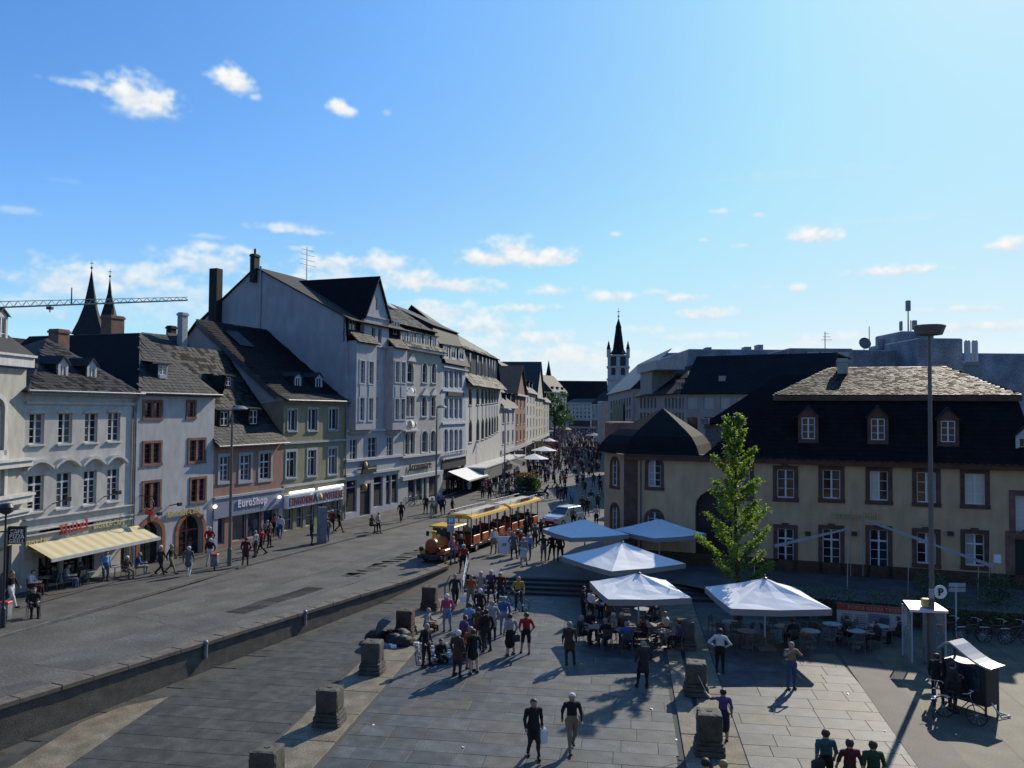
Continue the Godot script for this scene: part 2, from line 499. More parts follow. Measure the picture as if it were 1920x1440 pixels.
func make_ground() -> void:
	ground("ground", flat([[-3000, 400], [3000, 400], [3000, -3000], [-3000, -3000]], -0.6), M.earth)
	# the upper street: flat beyond the steps, rising a little beside the plaza
	var wx := func(z: float) -> float: return lerpf(WALL_A.x, WALL_B.x, (z - WALL_A.y) / (WALL_B.y - WALL_A.y))
	var m := flat([[-120, -46], [wx.call(-46.0) - .2, -46], [-4.2, -50.8], [-4.2, -52.6], [-2.6, -52.6], [-2.6, -48.9], [3, -48.1], [9, -47.3], [13.2, -42.6], [28, -37.6], [90, -31], [90, -470], [-120, -470]], UPPER)
	m.quad(Vector3(-120, UPPER, -46), Vector3(-120, road_h(-14), -14), Vector3(wx.call(-14.0) - .2, road_h(-14), -14), Vector3(wx.call(-46.0) - .2, UPPER, -46))
	ground("road", m, M.asphalt)
	# pavement on the house side, a kerb step above the road
	var kerb_px := [[-160, 1243], [0, 1196], [445, 1066], [830, 966], [905, 946], [960, 915]]
	var k := []
	for q in kerb_px: k.append(rp(q[0], q[1]))
	var pm := MB.new()
	var km := MB.new()
	for i in k.size() - 1:
		var a: Vector3 = k[i] + Vector3.UP * 0.11
		var b: Vector3 = k[i + 1] + Vector3.UP * 0.11
		var out := Vector3(-30, 0, -12)
		var ao := a + out; ao.y = road_h(ao.z) + .11
		var bo := b + out; bo.y = road_h(bo.z) + .11
		pm.quad(ao, bo, b, a)
		var d := (b - a).normalized()
		var side := Vector3(-d.z, 0, d.x)
		km.quad(a + Vector3.UP * .004, b + Vector3.UP * .004, b + side * .16 + Vector3.UP * .004, a + side * .16 + Vector3.UP * .004)
		km.quad(a + side * .16 + Vector3.UP * .004, b + side * .16 + Vector3.UP * .004, b + side * .17 - Vector3.UP * .13, a + side * .17 - Vector3.UP * .13)
	ground("pavement", pm, M.pavement)
	ground("kerb", km, M.kerb)
	# gutter line of setts in the pavement, patches and covers in the road
	var gm := MB.new()
	for i in 2:
		var a := rp(-60 + i * 0.0, 1172) if i == 0 else rp(430, 1032)
		var b := rp(430, 1032) if i == 0 else rp(760, 962)
		var d := (b - a).normalized() * .10
		var s := Vector3(-d.z, 0, d.x)
		for q in [a, b]: q.y += .12
		a.y += .118; b.y += .118
		gm.quad(a, b, b + s, a + s)
	ground("gutter", gm, M.joint)
	for q in [[362, 1127, .55], [530, 1003, .3], [155, 1162, .5]]:
		var c := rp(q[0], q[1])
		var cm := MB.new()
		cm.lathe([Vector2(q[2], .004), Vector2(q[2] - .05, .016), Vector2(q[2] * .82, .016), Vector2(q[2] * .8, .009), Vector2(.001, .011)], 18)
		tag(put("manhole_cover", cm, M.iron, null, xf(c + Vector3.UP * .002)), ["round iron manhole cover in the road before the red-windowed house", "small iron cover in the road before the pharmacy", "iron drain cover at the kerb before the awning cafe"][[362, 530, 155].find(q[0])], "manhole cover")
	var patch := flat([[g2(-60, 1300, 1.2).x, g2(-60, 1300, 1.2).y], [g2(60, 1272, 1.15).x, g2(60, 1272, 1.15).y], [g2(95, 1278, 1.15).x, g2(95, 1278, 1.15).y], [g2(0, 1306, 1.2).x, g2(0, 1306, 1.2).y]], 0.0)
	for i in patch.v.size():
		var q := patch.v[i]
		patch.v[i] = Vector3(q.x, road_h(q.z) + .005, q.z)
	ground("road_patch", patch, mat(lin(.112, .108, .102), .8, .5, .1, .5))
	# lanes of older and newer surfacing, sealed cracks
	var along := (rp(830, 1000) - rp(0, 1250)).normalized()
	var across := Vector3(-along.z, 0, along.x)
	for q in [[60, 1245, 2.4, 46.0, .121, .120, .110], [250, 1150, 1.9, 60.0, .138, .129, .115], [420, 1148, 1.1, 20.0, .122, .115, .104], [640, 1060, .8, 9.0, .105, .100, .094], [300, 1115, .6, 5.0, .102, .098, .092]]:
		var lane := MB.new()
		var a := rp(q[0], q[1])
		var n := 14
		for i in n:
			var p0: Vector3 = a + along * (q[3] * i / n); var p1: Vector3 = a + along * (q[3] * (i + 1) / n)
			var w: Vector3 = across * q[2]
			var lift := func(v: Vector3) -> Vector3: return Vector3(v.x, road_h(v.z) + .005, v.z)
			var s0 := across * (.12 * sin(i * 2.3)); var s1 := across * (.12 * sin((i + 1) * 2.3))
			lane.quad(lift.call(p0 + s0), lift.call(p1 + s1), lift.call(p1 + w + s1 * .6), lift.call(p0 + w + s0 * .6))
		ground("road_lane", lane, mat(lin(q[4], q[5], q[6]), .8, .35, .06, .6))
	var cracks := MB.new()
	rng.seed = 88
	for crack in 9:
		var p := rp(rng.randf_range(0, 760), rng.randf_range(1010, 1260))
		var d := along.rotated(Vector3.UP, rng.randf_range(-1.4, 1.4))
		for j in 9:
			var e := p + d * rng.randf_range(.5, 1.1)
			var w := Vector3(-d.z, 0, d.x) * .02
			if e.x > lerpf(WALL_A.x, WALL_B.x, (e.z - WALL_A.y) / (WALL_B.y - WALL_A.y)) - .8 and e.z > -50.0: break
			p.y = road_h(p.z) + .010; e.y = road_h(e.z) + .010
			cracks.quad(p, e, e + w, p + w)
			p = e
			d = d.rotated(Vector3.UP, rng.randf_range(-.35, .35))
	tag(ground("sealed_cracks", cracks, mat(lin(.085, .083, .08), .7)), "", "", "", "structure")
	# plaza
	var plaza := ground("plaza", flat([[-24, -8], [34, -8], [34, -52.8], [-8, -52.8], [-24, -30]], -0.02), M.joint)
	pave(plaza)
	# colonnade strips of tan stone blocks
	for s in [[-5.95, -26.8, 1.05, .75], [6.35, -27.2, .75, 1.05]]:
		var c := Vector2(s[0], s[1])
		var rows := 0
		var d := -9.0
		while d < 23.0:
			var step := rng.randf_range(1.5, 2.4)
			var a := c + DIR8 * (d + .012)
			var b := c + DIR8 * (d + step - .012)
			var bm := MB.new()
			var t := Transform3D(Basis(Vector3(SIDE8.x, 0, SIDE8.y), Vector3.UP, Vector3(-DIR8.x, 0, -DIR8.y)), Vector3(a.x, 0, a.y))
			bm.chamfer(Vector3(-s[2], -.05, -(step - .024)), Vector3(s[3], .03 + rng.randf() * .008, 0), .012, t)
			put("stone", bm, M.tan_stone, plaza)
			d += step
	for q in [[1222, 1330], [1268, 1388], [868, 1402], [1590, 1302], [1660, 1372], [700, 1360]]:
		var scrap := MB.new()
		scrap.chamfer(Vector3(-.05, 0, -.03), Vector3(.05, .015, .03), .006, Transform3D(Basis(Vector3(.2, 1, 0).normalized(), q[0] * .1), gp(q[0], q[1]) + Vector3.UP * .012))
		tag(put("paper_scrap", scrap, M.white), "small white scrap of paper lying on the plaza slabs", "litter", "scraps of paper on the plaza")
	# slot drain beside the farther colonnade, ramp beside the wall, tan strip at the wall's foot
	var dm := MB.new()
	var dt := Transform3D(Basis(Vector3(SIDE8.x, 0, SIDE8.y), Vector3.UP, Vector3(-DIR8.x, 0, -DIR8.y)), Vector3(5.45, 0, -21.0))
	dm.box(Vector3(-.14, -.01, -20), Vector3(.02, .045, 4), dt)
	tag(put("drain_channel", dm, M.dark_metal), "long dark iron drain channel running along the column stumps by the parasols", "drain")
	var rm := MB.new()
	rm.quad(Vector3(-6.6, .012, -44.6), Vector3(-4.0, UPPER, -52.6), Vector3(-2.6, UPPER, -52.6), Vector3(-2.75, .012, -44.6))
	rm.quad(Vector3(-2.75, .012, -44.6), Vector3(-2.6, UPPER, -52.6), Vector3(-2.6, -.1, -52.6), Vector3(-2.75, -.1, -44.6))
	ground("ramp", rm, M.brown_paving)
	var tp := [g2(318, 1306), g2(120, 1442), g2(-30, 1470), g2(150, 1356), g2(230, 1325)]
	var ta := []
	for q in tp: ta.append([q.x, q.y])
	ground("stone_path", flat(ta, .012), M.tan_stone)
	# paving beyond the slabs, by the kiosk
	var e1 := g2(1722, 1440); var e2 := g2(1598, 1262)
	var dd := (e2 - e1).normalized()
	var off := Vector2(-dd.y, dd.x)
	if off.x < 0: off = -off
	var s1 := e1 - dd * 10.0; var s2 := e2 + dd * 7.5
	ground("brown_paving", flat([[s1.x, s1.y], [s2.x, s2.y], [s2.x + off.x * 1.5, s2.y + off.y * 1.5], [s1.x + off.x * 1.5, s1.y + off.y * 1.5]], .014), M.brown_paving)
	var n1 := s1 + off * 1.5; var n2 := s2 + off * 1.5
	ground("yellow_paving", flat([[n1.x, n1.y], [n2.x, n2.y], [n2.x + 22, n2.y + 5], [n1.x + 24, n1.y + 5]], .014), M.yellow_paving)
	var lm := MB.new()
	for i in 5:                                       # dark joint courses in that paving
		var a := n1 + off * (1.7 + i * 1.9); var b := n2 + off * (1.7 + i * 1.9)
		var w := off * .06
		lm.quad(Vector3(a.x, .018, a.y), Vector3(b.x, .018, b.y), Vector3(b.x + w.x, .018, b.y + w.y), Vector3(a.x + w.x, .018, a.y + w.y))
	ground("paving_joints", lm, M.brown_paving)
	ground("terrace", flat([[8.5, -47.9], [13.4, -42.9], [29, -37.7], [60, -26], [60, -34], [30, -47], [9, -54.4]], UPPER + .006), M.pavement)  # sheet over the street, its darker tone standing in for shade
	# steps up from the plaza
	var sa := Vector3(-2.6, 0, -46.5)
	var sb := Vector3(13.5, 0, -44.3)
	var su := (sb - sa).normalized()
	var sn := Vector3(-su.z, 0, su.x)
	var st := Transform3D(Basis(su, Vector3.UP, sn), sa)
	for i in 4:
		var sm := MB.new()
		sm.chamfer(Vector3(0, -.1, -3.2), Vector3((sb - sa).length(), UPPER * (i + 1) / 4.0 - (.002 if i == 3 else 0.0), -.62 * i), .012, st)
		ground("step", sm, mat(lin(.045, .043, .042), .8, .7, .2, .5))

func pave(plaza: Node3D) -> void:
	rng.seed = 21
	var fields := [                                   # courses between the colonnade strips: from t0 to t1 across, s0 to s1 along
		{"t0": -4.98, "t1": 5.35, "s0": -6.0, "s1": 20.0, "m": M.slabs, "d": .86},
		{"t0": 7.35, "t1": 12.6, "s0": -6.0, "s1": 17.5, "m": M.slabs, "d": .92},
		{"t0": -15.0, "t1": -7.05, "s0": -8.0, "s1": 22.0, "m": M.slabs_left, "d": .86},
	]
	var all := []
	for f in fields:
		var s: float = f.s0
		while s < f.s1:
			var depth: float = f.d * rng.randf_range(.85, 1.2)
			var t: float = f.t0 - rng.randf_range(0.0, .8)
			while t < f.t1:
				var wide := rng.randf_range(.9, 2.0)
				var a := maxf(t, f.t0); var b := minf(t + wide, f.t1)
				t += wide
				if b - a < .15: continue
				var o := Vector2(0, -27.0) + SIDE8 * ((a + b) / 2) + DIR8 * (s + depth / 2)
				var wallx := lerpf(WALL_A.x, WALL_B.x, (o.y - WALL_A.y) / (WALL_B.y - WALL_A.y))
				if o.x < wallx + .5: continue
				if f.t0 > 6.0:
					var edge := g2(1722, 1440).lerp(g2(1598, 1262), (o.y - g2(1722, 1440).y) / (g2(1598, 1262).y - g2(1722, 1440).y))
					if o.x > edge.x + 1.0: continue
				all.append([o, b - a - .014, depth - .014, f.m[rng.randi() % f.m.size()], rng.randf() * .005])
			s += depth
	all.sort_custom(func(p, q): return p[0].length() < q[0].length())
	var unit := MB.new()
	unit.chamfer(Vector3(-.5, -.04, -.5), Vector3(.5, 0.0, .5), .004)
	var um := unit.mesh()
	var rest := {}
	var basis := Basis(Vector3(SIDE8.x, 0, SIDE8.y), Vector3.UP, Vector3(-DIR8.x, 0, -DIR8.y))
	for i in all.size():
		var q: Array = all[i]
		var t := Transform3D(basis.scaled_local(Vector3(q[1], 1, q[2])), Vector3(q[0].x, q[4], q[0].y))
		if i < 290:
			put("slab", um, q[3], plaza, t)
		else:
			if not rest.has(q[3]): rest[q[3]] = MB.new()
			rest[q[3]].chamfer(Vector3(-.5, -.04, -.5), Vector3(.5, 0.0, .5), .004, t)
	var am := ArrayMesh.new()
	var ms := []
	for k in rest:
		rest[k].add_to(am)
		ms.append(k)
	tag(put("farther_slabs", am, ms, plaza), "", "", "", "stuff")

func make_walls() -> void:
	# retaining wall between road and plaza, with its coping stones
	var a := Vector3(WALL_A.x, 0, WALL_A.y)
	var b := Vector3(WALL_B.x, 0, WALL_B.y)
	var u := (b - a).normalized()
	var len := (b - a).length()
	var t := Transform3D(Basis(u, Vector3.UP, Vector3(-u.z, 0, u.x)), a)
	var w := thing("retaining_wall", "long low dark stone retaining wall with pale coping between road and plaza", "wall", t)
	var m := MB.new()
	var top := func(x: float) -> float: return road_h((a + u * x).z) + .06
	var segs := 14
	for i in segs:
		var x0 := len * i / segs; var x1 := len * (i + 1) / segs
		m.quad(Vector3(x0, -.3, .18), Vector3(x0, top.call(x0), .18), Vector3(x1, top.call(x1), .18), Vector3(x1, -.3, .18))
		m.quad(Vector3(x1, -.3, -.22), Vector3(x1, top.call(x1), -.22), Vector3(x0, top.call(x0), -.22), Vector3(x0, -.3, -.22))
	m.quad(Vector3(len, -.3, .18), Vector3(len, top.call(len), .18), Vector3(len, top.call(len), -.22), Vector3(len, -.3, -.22))
	put("wall_face", m, M.wall_stone, w)
	rng.seed = 4
	var x := 0.0
	while x < len:
		var s := minf(rng.randf_range(.9, 1.5), len - x)
		var c := MB.new()
		var y0: float = top.call(x); var y1: float = top.call(x + s)
		var ct := Transform3D(Basis(Vector3(1, (y1 - y0) / s, 0).normalized(), Vector3(-(y1 - y0) / s, 1, 0).normalized(), Vector3(0, 0, 1)), Vector3(x + .01, y0, 0))
		c.chamfer(Vector3(0, 0, -.30), Vector3(s - .02, .15 + rng.randf() * .012, .26 + rng.randf() * .015), .025, ct)
		put("coping_stone", c, M.coping, w)
		x += s
	for q in [[377, 1228], [592, 1160]]:                # little lamps set on the wall
		var p := gp(q[0], q[1] + 30, 0)
		var lx := (p - a).dot(u)
		var lm := MB.new()
		lm.bar(Vector3(lx, top.call(lx) - .5, .24), Vector3(lx, top.call(lx) + .02, .24), .07, .09, 8)
		lm.ball(Vector3(lx, top.call(lx) + .1, .24), Vector3(.11, .12, .11))
		put("marker_post", lm, M.zinc, w)
	# rubble wall in front of the terrace, stone by stone
	var ra := Vector3(13.0, 0, -42.3)
	var rb := Vector3(29.5, 0, -36.6)
	var ru := (rb - ra).normalized()
	var rl := (rb - ra).length()
	var rt := Transform3D(Basis(ru, Vector3.UP, Vector3(-ru.z, 0, ru.x)), ra)
	var rw := thing("rubble_wall", "low brown rubble stone wall below the terrace of the yellow house", "wall", rt)
	var back := MB.new()
	back.box(Vector3(0, -.1, -.4), Vector3(rl, .98, -.02))
	put("core", back, M.wall_stone, rw)
	for row in 4:
		var xx := 0.0
		while xx < rl:
			var s := minf(rng.randf_range(.35, .75), rl - xx)
			if s < .05: break
			var c := MB.new()
			c.chamfer(Vector3(xx + .015, row * .25 + .012, -.03), Vector3(xx + s - .015, row * .25 + .24, rng.randf() * .03 + .01), .02)
			put("stone", c, M.rubble if rng.randf() < .6 else M.wall_stone, rw)
			xx += s

# the old city gate on whose gallery the photographer stands: out of view, but its sunlit stone lights the square and shows in the window panes
func city_gate() -> void:
	house("city_gate", "weathered sandstone city gate with tiers of arched openings behind the viewpoint", Vector3(18.5, -.5, 1.4), Vector3(-18.5, -.5, 1.4), "gate")
	for j in 3:
		for i in 11:
			if j == 0 and i in [0, 1, 2, 8, 9, 10]: continue
			var r := Rect2(H.W * (i + .5) / 11 - .75, 1.0 + j * 9.0, 1.5, 4.2 if j else 6.0)
			H.holes.append([r, .75])
	wall(0, H.W, -.5, 28.0, H.holes, M.gate_stone, 0, 1.0)
	body(0, H.W, -.5, 28.0, 16, M.gate_stone)
	bx(Vector3(0, -.5, -6.0), Vector3(H.W, 27.5, -5.0), M.gate_stone, "inner_wall")
	for y in [8.6, 17.6, 26.8]: bx(Vector3(-.2, y, 0), Vector3(H.W + .2, y + .6, .5), M.gate_stone, "cornice")
	for j in 3:
		for i in 12: bx(Vector3(H.W * i / 11.0 - .45, j * 9.0, 0), Vector3(H.W * i / 11.0 + .45, 8.6 + j * 9.0, .3), M.gate_stone, "half_column")


# ---------------------------------------------------------------- building kit: x along the facade, y up, z outwards
var H := {}
var panes := RandomNumberGenerator.new()

func house(called: String, label: String, A: Vector3, B: Vector3, category := "house", group := "") -> Node3D:
	var u := Vector3(B.x - A.x, 0, B.z - A.z)
	var w := u.length()
	u = u / w
	var t := Transform3D(Basis(u, Vector3.UP, u.cross(Vector3.UP)), A)
	var o := thing(called, label, category, t, group)
	H = {"o": o, "inv": t.affine_inverse(), "W": w, "holes": [], "t": t}
	return o

func L(px: float, py: float, z := 0.0) -> Vector3:      # pixel -> point of the plane z of the current building
	var e: Vector3 = H.inv * EYE
	var d: Vector3 = H.inv.basis * ray(px, py)
	return e + d * ((z - e.z) / d.z)

func Lx(px: float, py: float, x: float) -> Vector3:
	var e: Vector3 = H.inv * EYE
	var d: Vector3 = H.inv.basis * ray(px, py)
	return e + d * ((x - e.x) / d.x)

func rect(cx: float, cy: float, wpx: float, hpx: float, z := 0.0) -> Rect2:   # window by the pixels of its middle and size
	var a := L(cx - wpx / 2, cy, z)
	var b := L(cx + wpx / 2, cy, z)
	var t := L(cx, cy - hpx / 2, z)
	var s := L(cx, cy + hpx / 2, z)
	return Rect2(a.x, s.y, b.x - a.x, t.y - s.y)

func arc_points(r: Rect2, rise: float, grow := 0.0, n := 8) -> Array:     # outline of an opening, from its foot on the one side over the top to the other
	var o := [Vector2(r.position.x - grow, r.position.y)]
	var top := r.end.y + grow
	if rise <= 0.0:
		o.append(Vector2(r.position.x - grow, top)); o.append(Vector2(r.end.x + grow, top))
	else:
		var c := r.get_center().x
		for k in n + 1:
			var a := PI - PI * k / n
			o.append(Vector2(c + cos(a) * (r.size.x / 2 + grow), r.end.y - rise + sin(a) * (rise + grow)))
	o.append(Vector2(r.end.x + grow, r.position.y))
	return o

# wall from x0 to x1 and y0 to y1 with real openings; holes: [Rect2, rise of the arch]
func wall(x0: float, x1: float, y0: float, y1: float, holes: Array, material, z := 0.0, reveal := 0.24, called := "wall") -> MeshInstance3D:
	var m := MB.new()
	var xs := [x0, x1]
	var ys := [y0, y1]
	for h in holes:
		var r: Rect2 = h[0]
		xs.append(clampf(r.position.x, x0, x1)); xs.append(clampf(r.end.x, x0, x1))
		ys.append(clampf(r.position.y, y0, y1)); ys.append(clampf(r.end.y, y0, y1))
	xs.sort(); ys.sort()
	for i in xs.size() - 1:
		if xs[i + 1] - xs[i] < 1e-4: continue
		for j in ys.size() - 1:
			if ys[j + 1] - ys[j] < 1e-4: continue
			var c := Vector2((xs[i] + xs[i + 1]) / 2, (ys[j] + ys[j + 1]) / 2)
			var open := false
			for h in holes:
				if h[0].has_point(c): open = true; break
			if not open:
				m.quad(Vector3(xs[i], ys[j], z), Vector3(xs[i], ys[j + 1], z), Vector3(xs[i + 1], ys[j + 1], z), Vector3(xs[i + 1], ys[j], z))
	for h in holes:
		var r: Rect2 = h[0]
		var p := arc_points(r, h[1])
		for k in p.size() - 1:
			m.quad(Vector3(p[k].x, p[k].y, z), Vector3(p[k + 1].x, p[k + 1].y, z), Vector3(p[k + 1].x, p[k + 1].y, z - reveal), Vector3(p[k].x, p[k].y, z - reveal))
			if h[1] > 0.0 and k > 0 and k < p.size() - 2:
				m.quad(Vector3(p[k].x, p[k].y, z), Vector3(p[k].x, r.end.y, z), Vector3(p[k + 1].x, r.end.y, z), Vector3(p[k + 1].x, p[k + 1].y, z))
		m.quad(Vector3(r.position.x, r.position.y, z - reveal), Vector3(r.position.x, r.position.y, z), Vector3(r.end.x, r.position.y, z), Vector3(r.end.x, r.position.y, z - reveal))
	return put(called, m, material, H.o)

# the other sides of the body
func body(x0: float, x1: float, y0: float, y1: float, depth: float, material, called := "side_wall") -> void:
	var m := MB.new()
	m.quad(Vector3(x0, y0, -depth), Vector3(x0, y1, -depth), Vector3(x0, y1, 0), Vector3(x0, y0, 0))
	m.quad(Vector3(x1, y0, 0), Vector3(x1, y1, 0), Vector3(x1, y1, -depth), Vector3(x1, y0, -depth))
	m.quad(Vector3(x1, y0, -depth), Vector3(x1, y1, -depth), Vector3(x0, y1, -depth), Vector3(x0, y0, -depth))
	m.quad(Vector3(x0, y1 - .05, -depth), Vector3(x0, y1 - .05, -.3), Vector3(x1, y1 - .05, -.3), Vector3(x1, y1 - .05, -depth))
	put(called, m, material, H.o)

func bx(lo: Vector3, hi: Vector3, material, called: String, parent: Node = null) -> MeshInstance3D:
	var m := MB.new()
	m.box(lo, hi)
	return put(called, m, material, H.o if parent == null else parent)

# a window in an opening: o = {leaves, rows, transom, fm, gm, rise, sill, around, grow, keystone}
func window(r: Rect2, o := {}, z := 0.0, called := "window") -> MeshInstance3D:
	var leaves: int = o.get("leaves", 2)
	var rows: int = o.get("rows", 3)
	var transom: float = o.get("transom", 0.0)
	var w := snappedf(r.size.x, .04)
	var h := snappedf(r.size.y, .04)
	var key := "w%s_%s_%s_%s_%s" % [w, h, leaves, rows, transom]
	if not cache.has(key):
		var m := MB.new()
		var e := .055
		m.box(Vector3(0, 0, -.05), Vector3(e, h, .03)); m.box(Vector3(w - e, 0, -.05), Vector3(w, h, .03))
		m.box(Vector3(e, 0, -.05), Vector3(w - e, e * 1.3, .03)); m.box(Vector3(e, h - e, -.05), Vector3(w - e, h, .03))
		for k in range(1, leaves):
			var x := w * k / leaves
			m.box(Vector3(x - .05, e, -.05), Vector3(x + .05, h - e, .04))
		var top := h
		if transom > 0.0:
			top = h * transom
			m.box(Vector3(e, top - .05, -.05), Vector3(w - e, top + .05, .05))
		for k in range(1, rows):
			var y := top * k / rows
			m.box(Vector3(e, y - .016, -.03), Vector3(w - e, y + .016, .015))
		cache[key] = m.mesh()
		for k in leaves:
			var g := MB.new()
			g.box(Vector3(w * k / leaves + .02, .03, -.034), Vector3(w * (k + 1) / leaves - .02, h - .03, -.012))
			cache[key + "p%d" % k] = g.mesh()
	var deep: float = o.get("deep", .17)
	var n := put(called, cache[key], o.get("fm", M.frame), H.o, Transform3D(Basis.from_scale(Vector3(r.size.x / w, r.size.y / h, 1)), Vector3(r.position.x, r.position.y, z - deep)))
	var gm = o.get("gm", [M.glass, M.glass, M.glass_blue, [M.glass, M.drape], [M.drape, M.glass], M.glass_blue][panes.randi() % 6])
	for k in leaves:
		put("pane", cache[key + "p%d" % k], gm[k % gm.size()] if gm is Array else gm, n)
	if o.has("sill"):
		var s := MB.new()
		s.box(Vector3(-.12, -.10, -.05), Vector3(w + .12, -.004, deep + .13))
		put("sill", s, o.sill, n)
	if o.has("around"):
		var g: float = o.get("grow", .2)
		var s := MB.new()
		var inner := arc_points(Rect2(0, 0, w, h), o.get("rise", 0.0))
		var outer := arc_points(Rect2(0, 0, w, h), o.get("rise", 0.0), g)
		s.frame(outer, inner, deep - .02, deep + .05)
		if o.get("foot", true): s.box(Vector3(-g - .03, -g, deep - .02), Vector3(w + g + .03, -.003, deep + .07))
		if o.get("keystone", false):
			s.extrude(PackedVector2Array([Vector2(w / 2 - .13, h + .02), Vector2(w / 2 + .13, h + .02), Vector2(w / 2 + .2, h + g + .1), Vector2(w / 2 - .2, h + g + .1)]), deep, deep + .10)
		put("surround", s, o.around, n)
	return n

# openings and windows of one storey: each [cx, cy, w, h] in pixels
func storey(list: Array, o := {}, z := 0.0) -> Array:
	var out := []
	for q in list:
		var r := rect(q[0], q[1], q[2], q[3], z)
		H.holes.append([r, o.get("rise", 0.0) * r.size.x])
		var oo: Dictionary = o.duplicate()
		if o.has("rise"): oo.rise = o.rise * r.size.x
		if q.size() > 4: oo.merge(q[4], true)
		window(r, oo, z)
		out.append(r)
	return out

# a flat roof face; corners run round it
func face(pts: Array, material, called := "roof", parent: Node = null, thick := .12) -> MeshInstance3D:
	var m := MB.new()
	var n: Vector3 = (pts[2] - pts[0]).cross(pts[1] - pts[0]).normalized()
	if n.y < 0: n = -n
	var low := []
	for p in pts: low.append(p - n * thick)
	m.poly(pts)
	low.reverse()
	m.poly(low)
	low.reverse()
	for i in pts.size():
		var j := (i + 1) % pts.size()
		m.quad(pts[i], low[i], low[j], pts[j])
	return put(called, m, material, H.o if parent == null else parent)

# slates laid over a flat face, each a little tilted
func slates(pts: Array, w: float, h: float, material, seed_: int, parent: Node = null, tilt := .03) -> void:
	var n: Vector3 = (pts[2] - pts[0]).cross(pts[1] - pts[0]).normalized()
	if n.y < 0: n = -n
	var ux := Vector3.UP.cross(n).normalized()
	var vy := n.cross(ux).normalized()
	var p2 := PackedVector2Array()
	var lo := Vector2(1e9, 1e9)
	var hi := Vector2(-1e9, -1e9)
	for p in pts:
		var q := Vector2((p - pts[0]).dot(ux), (p - pts[0]).dot(vy))
		p2.append(q)
		lo = lo.min(q); hi = hi.max(q)
	var r := RandomNumberGenerator.new()
	r.seed = seed_
	var sets := [MB.new(), MB.new(), MB.new()]
	var row := 0
	var y := lo.y
	while y < hi.y:
		var x := lo.x - w * (.5 if row % 2 else 0.0)
		while x < hi.x:
			var ww := w * r.randf_range(.85, 1.15)
			if Geometry2D.is_point_in_polygon(Vector2(x + ww * .12, y + h * .4), p2) and Geometry2D.is_point_in_polygon(Vector2(x + ww * .88, y + h * .4), p2):
				var m: MB = sets[r.randi() % 3]
				var base: Vector3 = pts[0] + n * .012
				var k := r.randf_range(-tilt, tilt) * w
				var q := r.randf_range(-tilt, tilt) * h
				var a := base + ux * (x + .004) + vy * y + n * (.034 + k + q)
				var b := base + ux * (x + ww - .004) + vy * y + n * (.034 - k + q)
				var c := base + ux * (x + ww - .004) + vy * (y + h * 1.25) + n * (.004 - k)
				var d := base + ux * (x + .004) + vy * (y + h * 1.25) + n * (.004 + k)
				var mid := base + ux * (x + ww / 2) + vy * (y - h * .22) + n * (.036 + q)
				m.quad(a, d, c, b)
				m.tri(a, b, mid)
				m.quad(a, a - n * .03, mid - n * .03, mid)
				m.quad(mid, mid - n * .03, b - n * .03, b)
			x += ww
		y += h
		row += 1
	var am := ArrayMesh.new()
	var ms := []
	var kinds: Array = material
	for i in 3:
		if sets[i].v.size():
			sets[i].add_to(am)
			ms.append(kinds[i])
	if ms.size():
		tag(put("slates", am, ms, H.o if parent == null else parent), "", "", "", "stuff")

